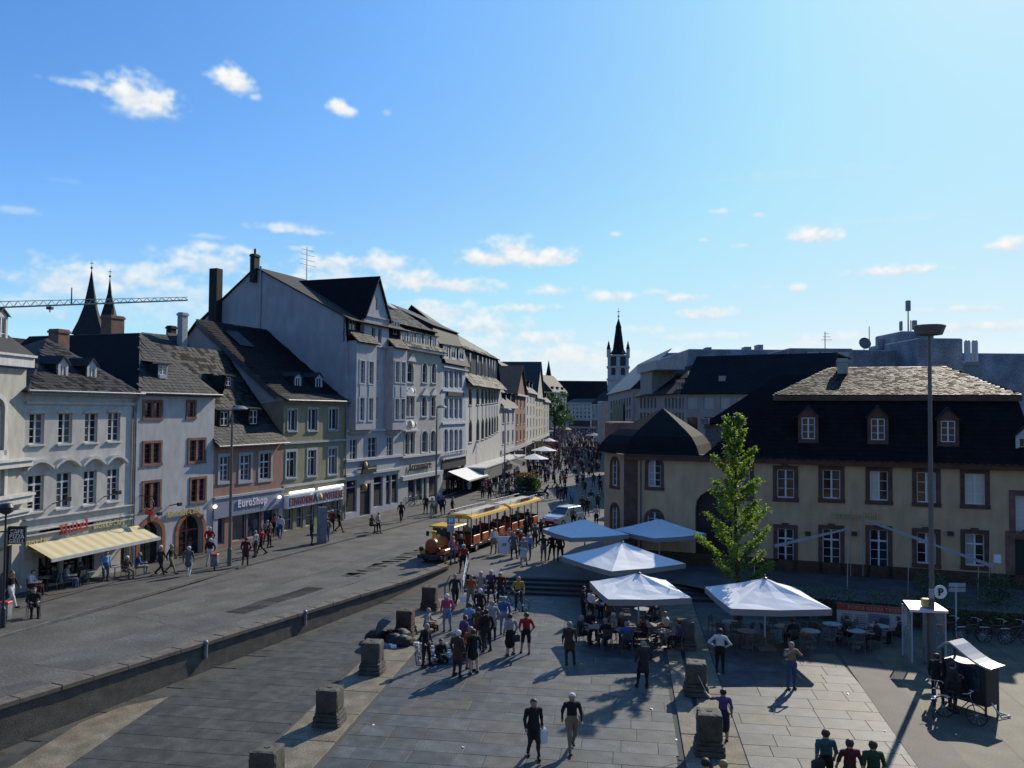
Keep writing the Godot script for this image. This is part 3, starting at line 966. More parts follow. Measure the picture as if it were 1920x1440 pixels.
# a dormer standing on the roof, its front at plane z
func dormer(cx: float, cy: float, wpx: float, hpx: float, z: float, o := {}) -> void:
	var r := rect(cx, cy, wpx, hpx, z)
	var g: float = o.get("grow", .16)
	var back: float = o.get("back", 2.2)
	var m := MB.new()
	var wm = o.get("wall", M.slate)
	var rise: float = o.get("gable", .55) * (r.size.x + 2 * g) * .6
	var x0 := r.position.x - g; var x1 := r.end.x + g; var y0 := r.position.y - .25; var y1 := r.end.y + .12
	var c := (x0 + x1) / 2
	# cheeks and front
	m.quad(Vector3(x0, y0, z - back), Vector3(x0, y1, z - back), Vector3(x0, y1, z), Vector3(x0, y0, z))
	m.quad(Vector3(x1, y0, z), Vector3(x1, y1, z), Vector3(x1, y1, z - back), Vector3(x1, y0, z - back))
	m.quad(Vector3(x0, y1 - .01, z - back), Vector3(x0, y1 - .01, z - .13), Vector3(x1, y1 - .01, z - .13), Vector3(x1, y1 - .01, z - back))
	var d := put("dormer", m, wm, H.o)
	var f := MB.new()
	f.box(Vector3(x0, y0, z - .12), Vector3(r.position.x, y1, z + .02)); f.box(Vector3(r.end.x, y0, z - .12), Vector3(x1, y1, z + .02))
	f.box(Vector3(r.position.x, r.end.y, z - .12), Vector3(r.end.x, y1, z + .02)); f.box(Vector3(r.position.x, y0, z - .12), Vector3(r.end.x, r.position.y, z + .05))
	if o.get("flat", false):
		var rm := MB.new()
		rm.quad(Vector3(x0 - .12, y1 + .02, z + .2), Vector3(x0 - .12, y1 + .3, z - back), Vector3(x1 + .12, y1 + .3, z - back), Vector3(x1 + .12, y1 + .02, z + .2))
		rm.box(Vector3(x0 - .12, y1 - .06, z + .02), Vector3(x1 + .12, y1 + .018, z + .19))
		put("dormer_roof", rm, M.slate, d)
	else:
		f.tri(Vector3(x0, y1, z + .02), Vector3(c, y1 + rise, z + .02), Vector3(x1, y1, z + .02))
		var rm := MB.new()
		for s in [-1, 1]:
			var e := x0 - .1 if s < 0 else x1 + .1
			rm.quad(Vector3(e, y1 - .06, z + .12), Vector3(e, y1 - .06, z - back), Vector3(c, y1 + rise + .06, z - back), Vector3(c, y1 + rise + .06, z + .12))
			rm.quad(Vector3(e, y1 - .14, z + .12), Vector3(e, y1 - .06, z + .12), Vector3(c, y1 + rise + .06, z + .12), Vector3(c, y1 + rise - .04, z + .12))
		put("dormer_roof", rm, M.slate, d)
	put("dormer_front", f, o.get("front", M.trim_grey), d)
	var save: Node3D = H.o
	var w := MB.new()
	var fm := MB.new()
	var e := .05
	fm.box(r_lo(r, z - .06), Vector3(r.position.x + e, r.end.y, z - .01)); fm.box(Vector3(r.end.x - e, r.position.y, z - .06), Vector3(r.end.x, r.end.y, z - .01))
	fm.box(Vector3(r.position.x, r.position.y, z - .06), Vector3(r.end.x, r.position.y + e, z - .011)); fm.box(Vector3(r.position.x, r.end.y - e, z - .06), Vector3(r.end.x, r.end.y, z - .011))
	fm.box(Vector3(r.get_center().x - .04, r.position.y, z - .06), Vector3(r.get_center().x + .04, r.end.y, z - .008))
	for k in range(1, int(o.get("rows", 3))):
		var y: float = r.position.y + r.size.y * k / float(o.get("rows", 3))
		fm.box(Vector3(r.position.x, y - .015, z - .05), Vector3(r.end.x, y + .015, z - .012))
	put("window_frame", fm, o.get("fm", M.frame), d)
	w.box(Vector3(r.position.x, r.position.y, z - .05), Vector3(r.end.x, r.end.y, z - .035))
	put("pane", w, o.get("gm", M.glass), d)

func r_lo(r: Rect2, z: float) -> Vector3:
	return Vector3(r.position.x, r.position.y, z)

func chimney(px: float, py_top: float, wpx: float, py_foot: float, z: float, material, deep := .7, pots := 0) -> void:
	var a := L(px - wpx / 2.0, py_top, z)
	var b := L(px + wpx / 2.0, py_foot, z)
	var m := MB.new()
	m.chamfer(Vector3(a.x, b.y - 1.0, z - deep), Vector3(b.x, a.y, z), .03)
	m.box(Vector3(a.x - .06, a.y - .25, z - deep - .06), Vector3(b.x + .06, a.y - .1, z + .06))
	var c := put("chimney", m, material, H.o)
	for k in pots:
		var p := MB.new()
		p.bar(Vector3(lerpf(a.x, b.x, (k + .5) / pots), a.y, z - deep / 2), Vector3(lerpf(a.x, b.x, (k + .5) / pots), a.y + .5, z - deep / 2), .12, .1, 8)
		put("chimney_pot", p, M.sand_stone, c)

func text(words: String, size: float, material, at: Vector3, parent: Node, turn := 0.0, serif := false, called := "lettering", squeeze := 1.0) -> MeshInstance3D:
	var t := TextMesh.new()
	var f := SystemFont.new()
	f.font_names = PackedStringArray(["Droid Serif" if serif else "Droid Sans"])
	f.font_weight = 700
	t.font = f
	t.text = words
	t.font_size = 64
	t.pixel_size = size / 46.0
	t.depth = .05
	t.curve_step = 4.0
	return put(called, t, material, parent, Transform3D(Basis(Vector3(0, 0, 1), turn).scaled_local(Vector3(squeeze, 1, 1)), at))

func gutter(x0: float, x1: float, y: float, z := .35, pipe := -1.0) -> void:
	var m := MB.new()
	m.bar(Vector3(x0, y, z), Vector3(x1, y, z), .075, .075, 6)
	if pipe >= 0.0:
		m.path([Vector3(pipe, y, z), Vector3(pipe, y - .5, .1), Vector3(pipe, .2, .1)], .055, 6)
	put("gutter", m, M.zinc, H.o)


# ---------------------------------------------------------------- the row of houses along the street
var K := []          # feet of the party walls, as seen in the photograph

func foot(px: float, py: float) -> Vector3:
	var p := rp(px, py)
	p.y = road_h(p.z) + .05
	return p

func make_row() -> void:
	for q in [[-170, 1184], [38, 1117], [245, 1070], [397, 1034.5], [528, 1005], [645, 978], [750, 954], [826, 935], [872, 920], [938, 893], [965, 881], [985, 869], [1003, 857], [1018, 847], [1029, 839]]:
		K.append(foot(q[0], q[1]))
	ornate_end_house()
	awning_house()
	red_window_house()
	pink_house()
	green_house()
	tall_grey_house()
	cream_house()
	blue_house()
	arched_white_house()
	far_row()

func eave_y(px: float, py: float) -> float:
	return L(px, py).y

func ornate_end_house() -> void:
	house("corner_house", "cream stucco house with white cornices beside the awning cafe", K[0], K[1])
	var top := eave_y(20, 690)
	storey([[-10, 800, 34, 110, {"rise": .5}], [-70, 800, 34, 110]], {"rows": 2, "transom": .75, "around": M.trim, "grow": .25, "rise": .5, "gm": M.glass})
	storey([[-10, 895, 34, 80], [-70, 905, 34, 80]], {"rows": 2, "transom": .7, "around": M.trim, "grow": .25})
	storey([[8, 1075, 26, 100], [-50, 1090, 30, 100]], {"leaves": 1, "rows": 2, "fm": M.frame_dark})
	wall(0, H.W, -.4, top, H.holes, M.cream_wall)
	body(0, H.W, -.4, top, 12, M.cream_wall)
	for q in [[20, 668, .5, .35], [20, 865, .3, .4], [30, 930, .35, .45], [30, 960, .2, .3]]:
		var y := eave_y(q[0], q[1])
		bx(Vector3(-.05, y - q[2], 0), Vector3(H.W + .12, y, q[3]), M.trim, "cornice")
		bx(Vector3(-.05, y + .003, 0), Vector3(H.W + .16, y + .12, q[3] + .12), M.trim, "cornice")
	var y := eave_y(20, 668) + .12
	face([Vector3(-.2, y, .4), Vector3(H.W + .1, y, .4), Vector3(H.W - 1.0, y + 3.2, -3.4), Vector3(-.2, y + 3.2, -3.4)], M.slate)
	face([Vector3(H.W + .1, y, .4), Vector3(H.W + .1, y, -9), Vector3(H.W - 1.0, y + 3.2, -6), Vector3(H.W - 1.0, y + 3.2, -3.4)], M.slate)
	dormer(2, 625, 16, 62, -.6, {"front": M.trim, "wall": M.slate, "rows": 2, "gable": .5})
	# blade sign
	var s := thing("hanging_sign", "black square hanging sign with white lines beside the awning", "sign", H.t.translated_local(L(33, 1004, .45)))
	var m := MB.new()
	m.box(Vector3(-.06, -.42, -.45), Vector3(.06, .42, .42))
	put("board", m, M.black, s)
	for k in 3:
		text(["CAFE", "PIZZA", "GRILL"][k], .2, M.white, Vector3(-.068, .2 - k * .24, 0), s).rotate_y(-PI / 2)
	bx(Vector3(-.02, .42, -.45), Vector3(.02, .46, .5), M.dark_metal, "bracket", s)

func awning_house() -> void:
	house("white_house", "white plaster house with curved window hoods above a yellow awning cafe", K[1], K[2])
	var top := eave_y(150, 735)
	var up := storey([[69, 804, 28, 58], [122.5, 803, 26, 57], [171, 802, 24, 55], [214, 800, 23, 54]], {"rows": 4, "sill": M.trim})
	var low := storey([[67, 925, 30, 68], [119.5, 919, 27, 66], [169, 914, 24, 63], [212, 909, 22, 60]], {"rows": 4, "transom": .74, "sill": M.trim})
	# cafe front: dark glazed bays between posts
	var shop := []
	for q in [[92, 1062, 40, 90], [134, 1050, 30, 84], [165, 1043, 24, 78], [26, 1080, 22, 62], [232, 1042, 12, 46]]:
		shop.append(rect(q[0], q[1], q[2], q[3]))
	for i in shop.size():
		var r: Rect2 = shop[i]
		r.position.y = maxf(r.position.y, .25)
		if i < 3: r.size.y = 2.9
		H.holes.append([r, 0.0])
		window(r, {"leaves": 1 if i > 2 else 2, "rows": 1, "fm": M.frame if i == 4 else M.frame_dark, "gm": M.glass})
	wall(0, H.W, -.4, top, H.holes, M.white_wall)
	body(0, H.W, -.4, top, 11, M.white_wall)
	bx(Vector3(-.02, top - .7, 0), Vector3(H.W + .02, top - .55, .12), M.white_wall, "string_course")
	bx(Vector3(-.02, top - .2, 0), Vector3(H.W + .02, top, .4), M.trim_grey, "cornice")
	for y in [eave_y(130, 962), eave_y(130, 982), eave_y(130, 990)]:
		bx(Vector3(.1, y - .07, 0), Vector3(H.W - .05, y, .16), M.trim, "string_course")
	bx(Vector3(.15, eave_y(130, 1034), 0), Vector3(H.W - .15, eave_y(130, 993), .06), M.cream_wall, "fascia")
	for r in low:                                      # segmental hoods
		var m := MB.new()
		var o := PackedVector2Array()
		var c: float = r.get_center().x
		var w: float = r.size.x / 2 + .34
		for k in 11:
			var x := lerpf(-1, 1, k / 10.0)
			o.append(Vector2(c + x * w, r.end.y + .42 + .42 * (1 - x * x)))
		for k in 11:
			var x := lerpf(1, -1, k / 10.0)
			o.append(Vector2(c + x * w, r.end.y + .26 + .42 * (1 - x * x)))
		o.reverse()
		m.extrude(o, 0, .34)
		put("window_hood", m, M.trim, H.o)
	for r in up:
		var m := MB.new()
		var o := PackedVector2Array()
		for k in 9:
			var x := lerpf(-1, 1, k / 8.0)
			o.append(Vector2(r.get_center().x + x * (r.size.x / 2 + .15), r.end.y + .08 + .12 * (1 - x * x)))
		o.append(Vector2(r.end.x + .15, r.end.y)); o.append(Vector2(r.position.x - .15, r.end.y))
		o.reverse()
		m.extrude(o, 0, .1)
		put("window_hood", m, M.white_wall, H.o)
	# roof
	var y := top
	var apex := L(88, 634, -4.6)
	var eL := Vector3(-.35, y, .5); var eR := Vector3(H.W + .15, y, .5); var bR := Vector3(H.W + .15, y, -9.5); var bL := Vector3(-.35, y, -9.5)
	face([eL, eR, apex], M.slate); face([eR, bR, apex], M.slate); face([bL, eL, apex], M.slate); face([bR, bL, apex], M.slate)
	slates([eL, eR, apex], .42, .3, [M.slate, M.slate_matt, M.slate], 3)
	gutter(-.35, H.W + .2, y - .02, .58, H.W - .1)
	dormer(118, 697, 11, 24, -.9, {"front": M.trim, "rows": 1, "grow": .14, "gable": .9})
	dormer(172, 700, 11, 22, -.9, {"front": M.trim, "rows": 1, "grow": .14, "gable": .9})
	chimney(120, 616, 20, 655, -6.0, M.sand_stone, .8)
	# lettering on the fascia
	var py := eave_y(130, 1016)
	text("Porta", .36, M.yellow_canvas, L(68, 1017, .12), H.o, .1, true)
	text("Hotel", .52, M.red, L(139, 988, .14), H.o, .06, true)
	text("MOKKA-CAFE", .34, M.yellow_canvas, L(205, 982, .12), H.o, 0, false, "lettering", .8)
	for q in [[98, 945], [194, 932]]:                  # flood lamps on arms
		var p := L(q[0], q[1], 0)
		var m := MB.new()
		m.path([p, p + Vector3(0, .15, .5), p + Vector3(0, .3, 1.0)], .03, 5)
		m.cbox(p + Vector3(0, .3, 1.05), Vector3(.3, .22, .16))
		put("flood_lamp", m, M.dark_metal, H.o)
	# awning
	var aw := thing("awning", "long pale yellow striped awning out over the cafe tables", "awning", H.t)
	var a0 := L(52, 1022, .15); var a1 := L(258, 996, .15)
	a1.y = a0.y
	var cols := [M.yellow_canvas, mat(lin(.56, .50, .34), .85)]
	var n := 22
	for i in n:
		var x0 := lerpf(a0.x, a1.x, i / float(n)); var x1 := lerpf(a0.x, a1.x, (i + 1) / float(n))
		var m := MB.new()
		m.quad(Vector3(x0, a0.y, .15), Vector3(x1, a0.y, .15), Vector3(x1, a0.y - .62, 1.75), Vector3(x0, a0.y - .62, 1.75))
		put("stripe", m, cols[i % 2], aw)
	var fm := MB.new()
	fm.box(Vector3(a0.x - .05, a0.y - .78, 1.72), Vector3(a1.x + .05, a0.y - .6, 1.80))
	put("front_rail", fm, M.trim, aw)
	var am := MB.new()
	for x in [a0.x + .1, (a0.x + a1.x) / 2, a1.x - .1]:
		am.path([Vector3(x, a0.y - .3, .05), Vector3(x + .5, a0.y - .5, .9), Vector3(x, a0.y - .68, 1.72)], .03, 5)
	put("folding_arms", am, M.steel, aw)

func red_window_house() -> void:
	house("plaster_house", "old white plaster house with red stone window frames and two arched doorways", K[2], K[3])
	var top := eave_y(320, 737)
	var o := {"rows": 4, "fm": M.frame_red, "around": M.sand_stone, "grow": .16, "deep": .14}
	var red := func(list: Array, leaves: int) -> void:
		for q in list:
			var r := rect(q[0], q[1], q[2], q[3])
			H.holes.append([r, 0.0])
			var oo := o.duplicate()
			oo.leaves = leaves
			window(r, oo)
			if leaves == 2: bx(Vector3(r.get_center().x - .1, r.position.y, -.14), Vector3(r.get_center().x + .1, r.end.y, .02), M.sand_stone, "mullion")
	red.call([[286, 769, 31, 29], [285, 850, 30, 38], [369, 845, 28, 40], [284, 929, 29, 48], [371, 919, 26, 42]], 2)
	red.call([[358, 768, 13, 28]], 1)
	for q in [[282, 1020, 41, 84], [357, 1007, 46, 82]]:
		var r := rect(q[0], q[1], q[2], q[3])
		r.size.y += r.position.y; r.position.y = 0.0
		var rise := r.size.x * .45
		H.holes.append([r, rise])
		window(r, {"leaves": 2, "rows": 2, "transom": .62, "fm": M.frame_red if q[0] > 300 else M.frame_dark, "around": M.brick_orange, "grow": .3, "rise": rise, "foot": false, "keystone": true, "deep": .4, "gm": M.glass}, 0, "doorway")
	wall(0, H.W, -.4, top, H.holes, M.cool_wall, 0, .42)
	body(0, H.W, -.4, top, 14, M.cool_wall)
	# hipped roof, ridge running back from the street
	var apex := L(262, 624, -4.0)
	var ridge := apex + Vector3(0, 0, -10)
	var e0 := Vector3(-.15, top - .1, .45); var e1 := Vector3(H.W + .2, top - .1, .45)
	face([e0, e1, apex], M.slate_b)
	slates([e0, e1, apex], .4, .28, [M.slate_b, M.slate, M.slate_b], 8)
	face([Vector3(-.15, top - .1, -14), e0, apex, ridge], M.slate_c)  # side away from the sun in the darkened slate, front in the lighter
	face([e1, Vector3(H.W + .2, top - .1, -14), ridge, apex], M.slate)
	gutter(-.1, H.W + .2, top - .05, .5, .05)
	dormer(305, 694, 13, 17, -.55, {"front": M.trim_grey, "flat": true, "rows": 3, "back": 2.0, "grow": .1})
	# cross roof behind
	var c0 := L(262, 624, -9); var c1 := L(340, 629, -9)
	face([c0, c1, L(378, 684, -6.5), L(300, 684, -6.5)], M.slate_b)
	slates([L(300, 684, -6.5), L(378, 684, -6.5), c1, c0], .42, .3, [M.slate_b, M.slate, M.slate_b], 18)
	chimney(221, 590, 24, 622, -11, M.sand_stone, 1.0, 1)
	text("Altstadt-Café", .36, M.yellow_canvas, L(344, 961, .1), H.o, 0, true, "lettering", .95)
	for q in [[318, 948], [280, 966]]:
		var p := L(q[0], q[1])
		var m := MB.new()
		m.bar(p, p + Vector3(0, .15, .7), .03, .03, 5)
		m.cbox(p + Vector3(0, .12, .78), Vector3(.26, .2, .2))
		put("flood_lamp", m, M.dark_metal, H.o)
	var s := thing("hanging_sign", "ornate wrought iron hanging sign with a small red board by the doorway", "sign", H.t.translated_local(L(262, 945, 0)))
	var m := MB.new()
	m.bar(Vector3(0, .5, 0), Vector3(0, .5, 1.0), .03, .03, 5); m.bar(Vector3(0, -.5, 0), Vector3(0, -.3, .5), .025, .025, 5)
	var ring := []
	for k in 13: ring.append(Vector3(0, sin(TAU * k / 12) * .36, .75 + cos(TAU * k / 12) * .36))
	m.path(ring, .03, 5)
	put("bracket", m, M.dark_metal, s)
	var b := MB.new()
	b.box(Vector3(-.04, -.62, .45), Vector3(.04, -.36, 1.05))
	put("board", b, M.red, s)

func pink_house() -> void:
	house("pink_house", "low salmon pink house with a grey shop front and steep slate roof", K[3], K[4])
	var top := eave_y(465, 833)
	storey([[421, 879, 18, 46], [460, 877, 19, 47], [497, 874, 20, 48]], {"rows": 3, "transom": .66, "around": M.trim_grey, "grow": .22})
	var fy := eave_y(462, 962)
	for q in [[412, 18], [449, 26], [477, 26], [504, 20]]:
		var a := L(q[0] - q[1] / 2.0, 990); var b := L(q[0] + q[1] / 2.0, 990)
		var r := Rect2(a.x, .3, b.x - a.x, fy - .35)
		H.holes.append([r, 0.0])
		window(r, {"leaves": 1, "rows": 1, "fm": M.trim_grey, "gm": M.glass_blue})
	wall(0, H.W, -.3, top, H.holes, M.pink_wall)
	body(0, H.W, -.3, top, 12, M.pink_wall)
	bx(Vector3(0, fy - .02, 0), Vector3(H.W, eave_y(462, 928), .14), mat(lin(.20, .22, .27), .7), "fascia")
	bx(Vector3(0, eave_y(462, 928), 0), Vector3(H.W, eave_y(462, 924), .22), M.trim_grey, "string_course")
	bx(Vector3(0, -.2, 0), Vector3(.45, fy, .08), M.trim_grey, "pilaster")
	bx(Vector3(H.W - .5, -.2, 0), Vector3(H.W, fy, .08), M.trim_grey, "pilaster")
	text("EuroShop", .52, mat(lin(.72, .66, .72), .5), L(474, 941, .2), H.o)
	for q in [[403, 950], [524, 932]]:
		var p := L(q[0], q[1], .3)
		var m := MB.new()
		m.ball(p, Vector3(.18, .14, .14), 10, 6)
		var g := mat(lin(.9, .9, .88), .3)
		g.emission_enabled = true
		g.emission = Color(1, .98, .92)
		g.emission_energy_multiplier = 1.2
		put("lamp_globe", m, g, H.o)
	# roof: slightly bell-cast
	var e0 := Vector3(-.1, top, .5); var e1 := Vector3(H.W + .1, top, .5)
	var m0 := L(400, 796, -.9); m0.x = -.1
	var m1 := Vector3(H.W + .1, m0.y, -.9)
	var t0 := Vector3(-.1, m0.y + 5.6, -5.6); var t1 := Vector3(H.W + .1, m0.y + 5.6, -5.6)
	face([e0, e1, m1, m0], M.slate_b); slates([e0, e1, m1, m0], .4, .28, [M.slate_b, M.slate, M.slate_b], 5)
	face([m0, m1, t1, t0], M.slate_c); slates([m0, m1, t1, t0], .45, .32, [M.slate, M.slate_matt, M.slate], 6)
	face([t0, t1, Vector3(H.W + .1, top, -12), Vector3(-.1, top, -12)], M.slate_c)
	var gm := MB.new()
	for x in [0.0, H.W]:
		gm.poly([Vector3(x, top, .1), m0 * Vector3(0, 1, 1) + Vector3(x, -.1, 0), t0 * Vector3(0, 1, 1) + Vector3(x, -.1, 0), Vector3(x, top, -12)])
	put("gable_wall", gm, M.side_wall, H.o)
	gutter(-.1, H.W + .1, top - .03, .55)
	dormer(428, 715, 10, 16, -2.3, {"flat": true, "rows": 2, "front": M.slate_c, "back": 1.6})
	dormer(420, 785, 14, 26, -.7, {"flat": true, "rows": 2, "front": M.slate_c, "back": 2.0})
	dormer(475, 782, 14, 26, -.7, {"flat": true, "rows": 2, "front": M.slate_c, "back": 2.0})

func green_house() -> void:
	house("green_house", "olive green three-storey house with the pharmacy shop and a long dark roof", K[4], K[5])
	var top := eave_y(588, 751)
	storey([[548, 788, 16, 39], [586, 787, 17, 40], [624.5, 786, 16, 39]], {"rows": 1, "around": M.trim_grey, "grow": .16, "sill": M.trim_grey})
	storey([[545.5, 871, 17, 48], [584.5, 868, 15, 48], [623.5, 865, 15, 48]], {"rows": 1, "transom": .7, "around": M.trim_grey, "grow": .2, "sill": M.trim_grey})
	var fy := eave_y(588, 940)
	for q in [[541, 16], [562, 12], [581, 16], [602, 14], [626, 24]]:
		var a := L(q[0] - q[1] / 2.0, 970); var b := L(q[0] + q[1] / 2.0, 970)
		var r := Rect2(a.x, .25, b.x - a.x, fy - .5)
		H.holes.append([r, 0.0])
		window(r, {"leaves": 1, "rows": 2, "fm": M.frame, "gm": M.glass_blue})
	wall(0, H.W, -.3, top, H.holes, M.green_wall)
	body(0, H.W, -.3, top, 12, M.green_wall)
	for y in [eave_y(588, 828), eave_y(588, 905)]:
		bx(Vector3(0, y - .08, 0), Vector3(H.W, y + .08, .15), M.trim_grey, "string_course")
	bx(Vector3(0, top - .25, 0), Vector3(H.W, top - .01, .3), M.green_wall, "cornice")
	# sign box of the pharmacy
	var b0 := L(537, 924, .3); var b1 := L(641, 915, .3)
	var s := thing("shop_sign", "white pharmacy sign board with red capital letters and bright tubes above", "sign", H.t)
	var m := MB.new()
	m.box(Vector3(b0.x, fy - .15, .03), Vector3(b1.x, fy + .85, .42))
	put("board", m, M.white, s)
	var tm := mat(lin(.17, .03, .03), .6)
	text("EINHORN", .62, tm, Vector3(lerpf(b0.x, b1.x, .22), fy + .32, .46), s, 0, false, "lettering", .8)
	text("APOTHEKE", .62, tm, Vector3(lerpf(b0.x, b1.x, .79), fy + .32, .46), s, 0, false, "lettering", .76)
	text("A", .66, M.black, Vector3(lerpf(b0.x, b1.x, .47), fy + .32, .46), s)
	var em := MB.new()
	em.ball(Vector3(lerpf(b0.x, b1.x, .555), fy + .35, .5), Vector3(.22, .34, .1), 8, 6)
	put("emblem", em, M.yellow_canvas, s)
	var glow := mat(lin(.9, .9, .9), .3)
	glow.emission_enabled = true
	glow.emission = Color(1, 1, 1)
	glow.emission_energy_multiplier = 1.3
	for q in [[.02, .43], [.52, .98]]:
		var t := MB.new()
		t.bar(Vector3(lerpf(b0.x, b1.x, q[0]), fy + 1.06, .5), Vector3(lerpf(b0.x, b1.x, q[1]), fy + 1.06, .5), .10, .10, 8)
		put("lamp_tube", t, glow, s)
	# long roof, its ridge along the street
	var e0 := Vector3(-.25, top, .5); var e1 := Vector3(H.W, top, .5)
	var k0 := Lx(368, 600, -.25)
	var t0 := Vector3(-.25, k0.y, k0.z); var t1 := Vector3(H.W, k0.y, k0.z)
	var m0 := e0.lerp(t0, .12) + Vector3(0, -.25, 0); var m1 := e1.lerp(t1, .12) + Vector3(0, -.25, 0)
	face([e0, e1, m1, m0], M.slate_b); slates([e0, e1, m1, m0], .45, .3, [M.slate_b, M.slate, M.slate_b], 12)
	face([m0, m1, t1, t0], M.slate_c); slates([m0, m1, t1, t0], .5, .34, [M.slate_c, M.slate_d, M.slate_e], 13)  # slope in the darkened slate, its shade painted in
	var back := k0.z - (k0.y - top) * .9
	face([t0, t1, Vector3(H.W, top, back), Vector3(-.25, top, back)], M.slate_c)
	var gm := MB.new()
	gm.poly([Vector3(-.02, top - 2, back), Vector3(-.02, top, .1), m0 * Vector3(0, 1, 1) + Vector3(-.02, -.15, 0), t0 * Vector3(0, 1, 1) + Vector3(-.02, -.15, 0), Vector3(-.02, top, back)])
	put("gable_wall", gm, M.side_wall, H.o)
	var vm := MB.new()
	vm.quad(m0 + Vector3(-.02, -.55, 0), t0 + Vector3(-.02, -.55, 0), t0 + Vector3(-.02, .02, 0), m0 + Vector3(-.02, .02, 0))
	put("verge_board", vm, M.lead, H.o)
	gutter(-.2, H.W, top - .03, .55, H.W - .05)
	dormer(558.5, 717, 8, 19, -1.4, {"front": M.trim_grey, "rows": 1, "gable": .5})
	dormer(597.5, 719, 9, 20, -1.4, {"front": M.trim_grey, "rows": 1, "gable": .5})
	var sk := MB.new()
	var c := t0.lerp(t1, .22).lerp(m0.lerp(m1, .22), .12) + Vector3(0, .1, .1)
	var d := (m0 - t0).normalized()
	sk.quad(c, c + Vector3(1.8, 0, 0), c + Vector3(1.8, 0, 0) + d * 2.2, c + d * 2.2)
	put("skylight", sk, M.glass_blue, H.o)
	chimney(347, 585, 9, 640, k0.z + .5, M.side_wall, .5)
	chimney(326, 610, 10, 640, k0.z - 1.5, M.slate, .5)

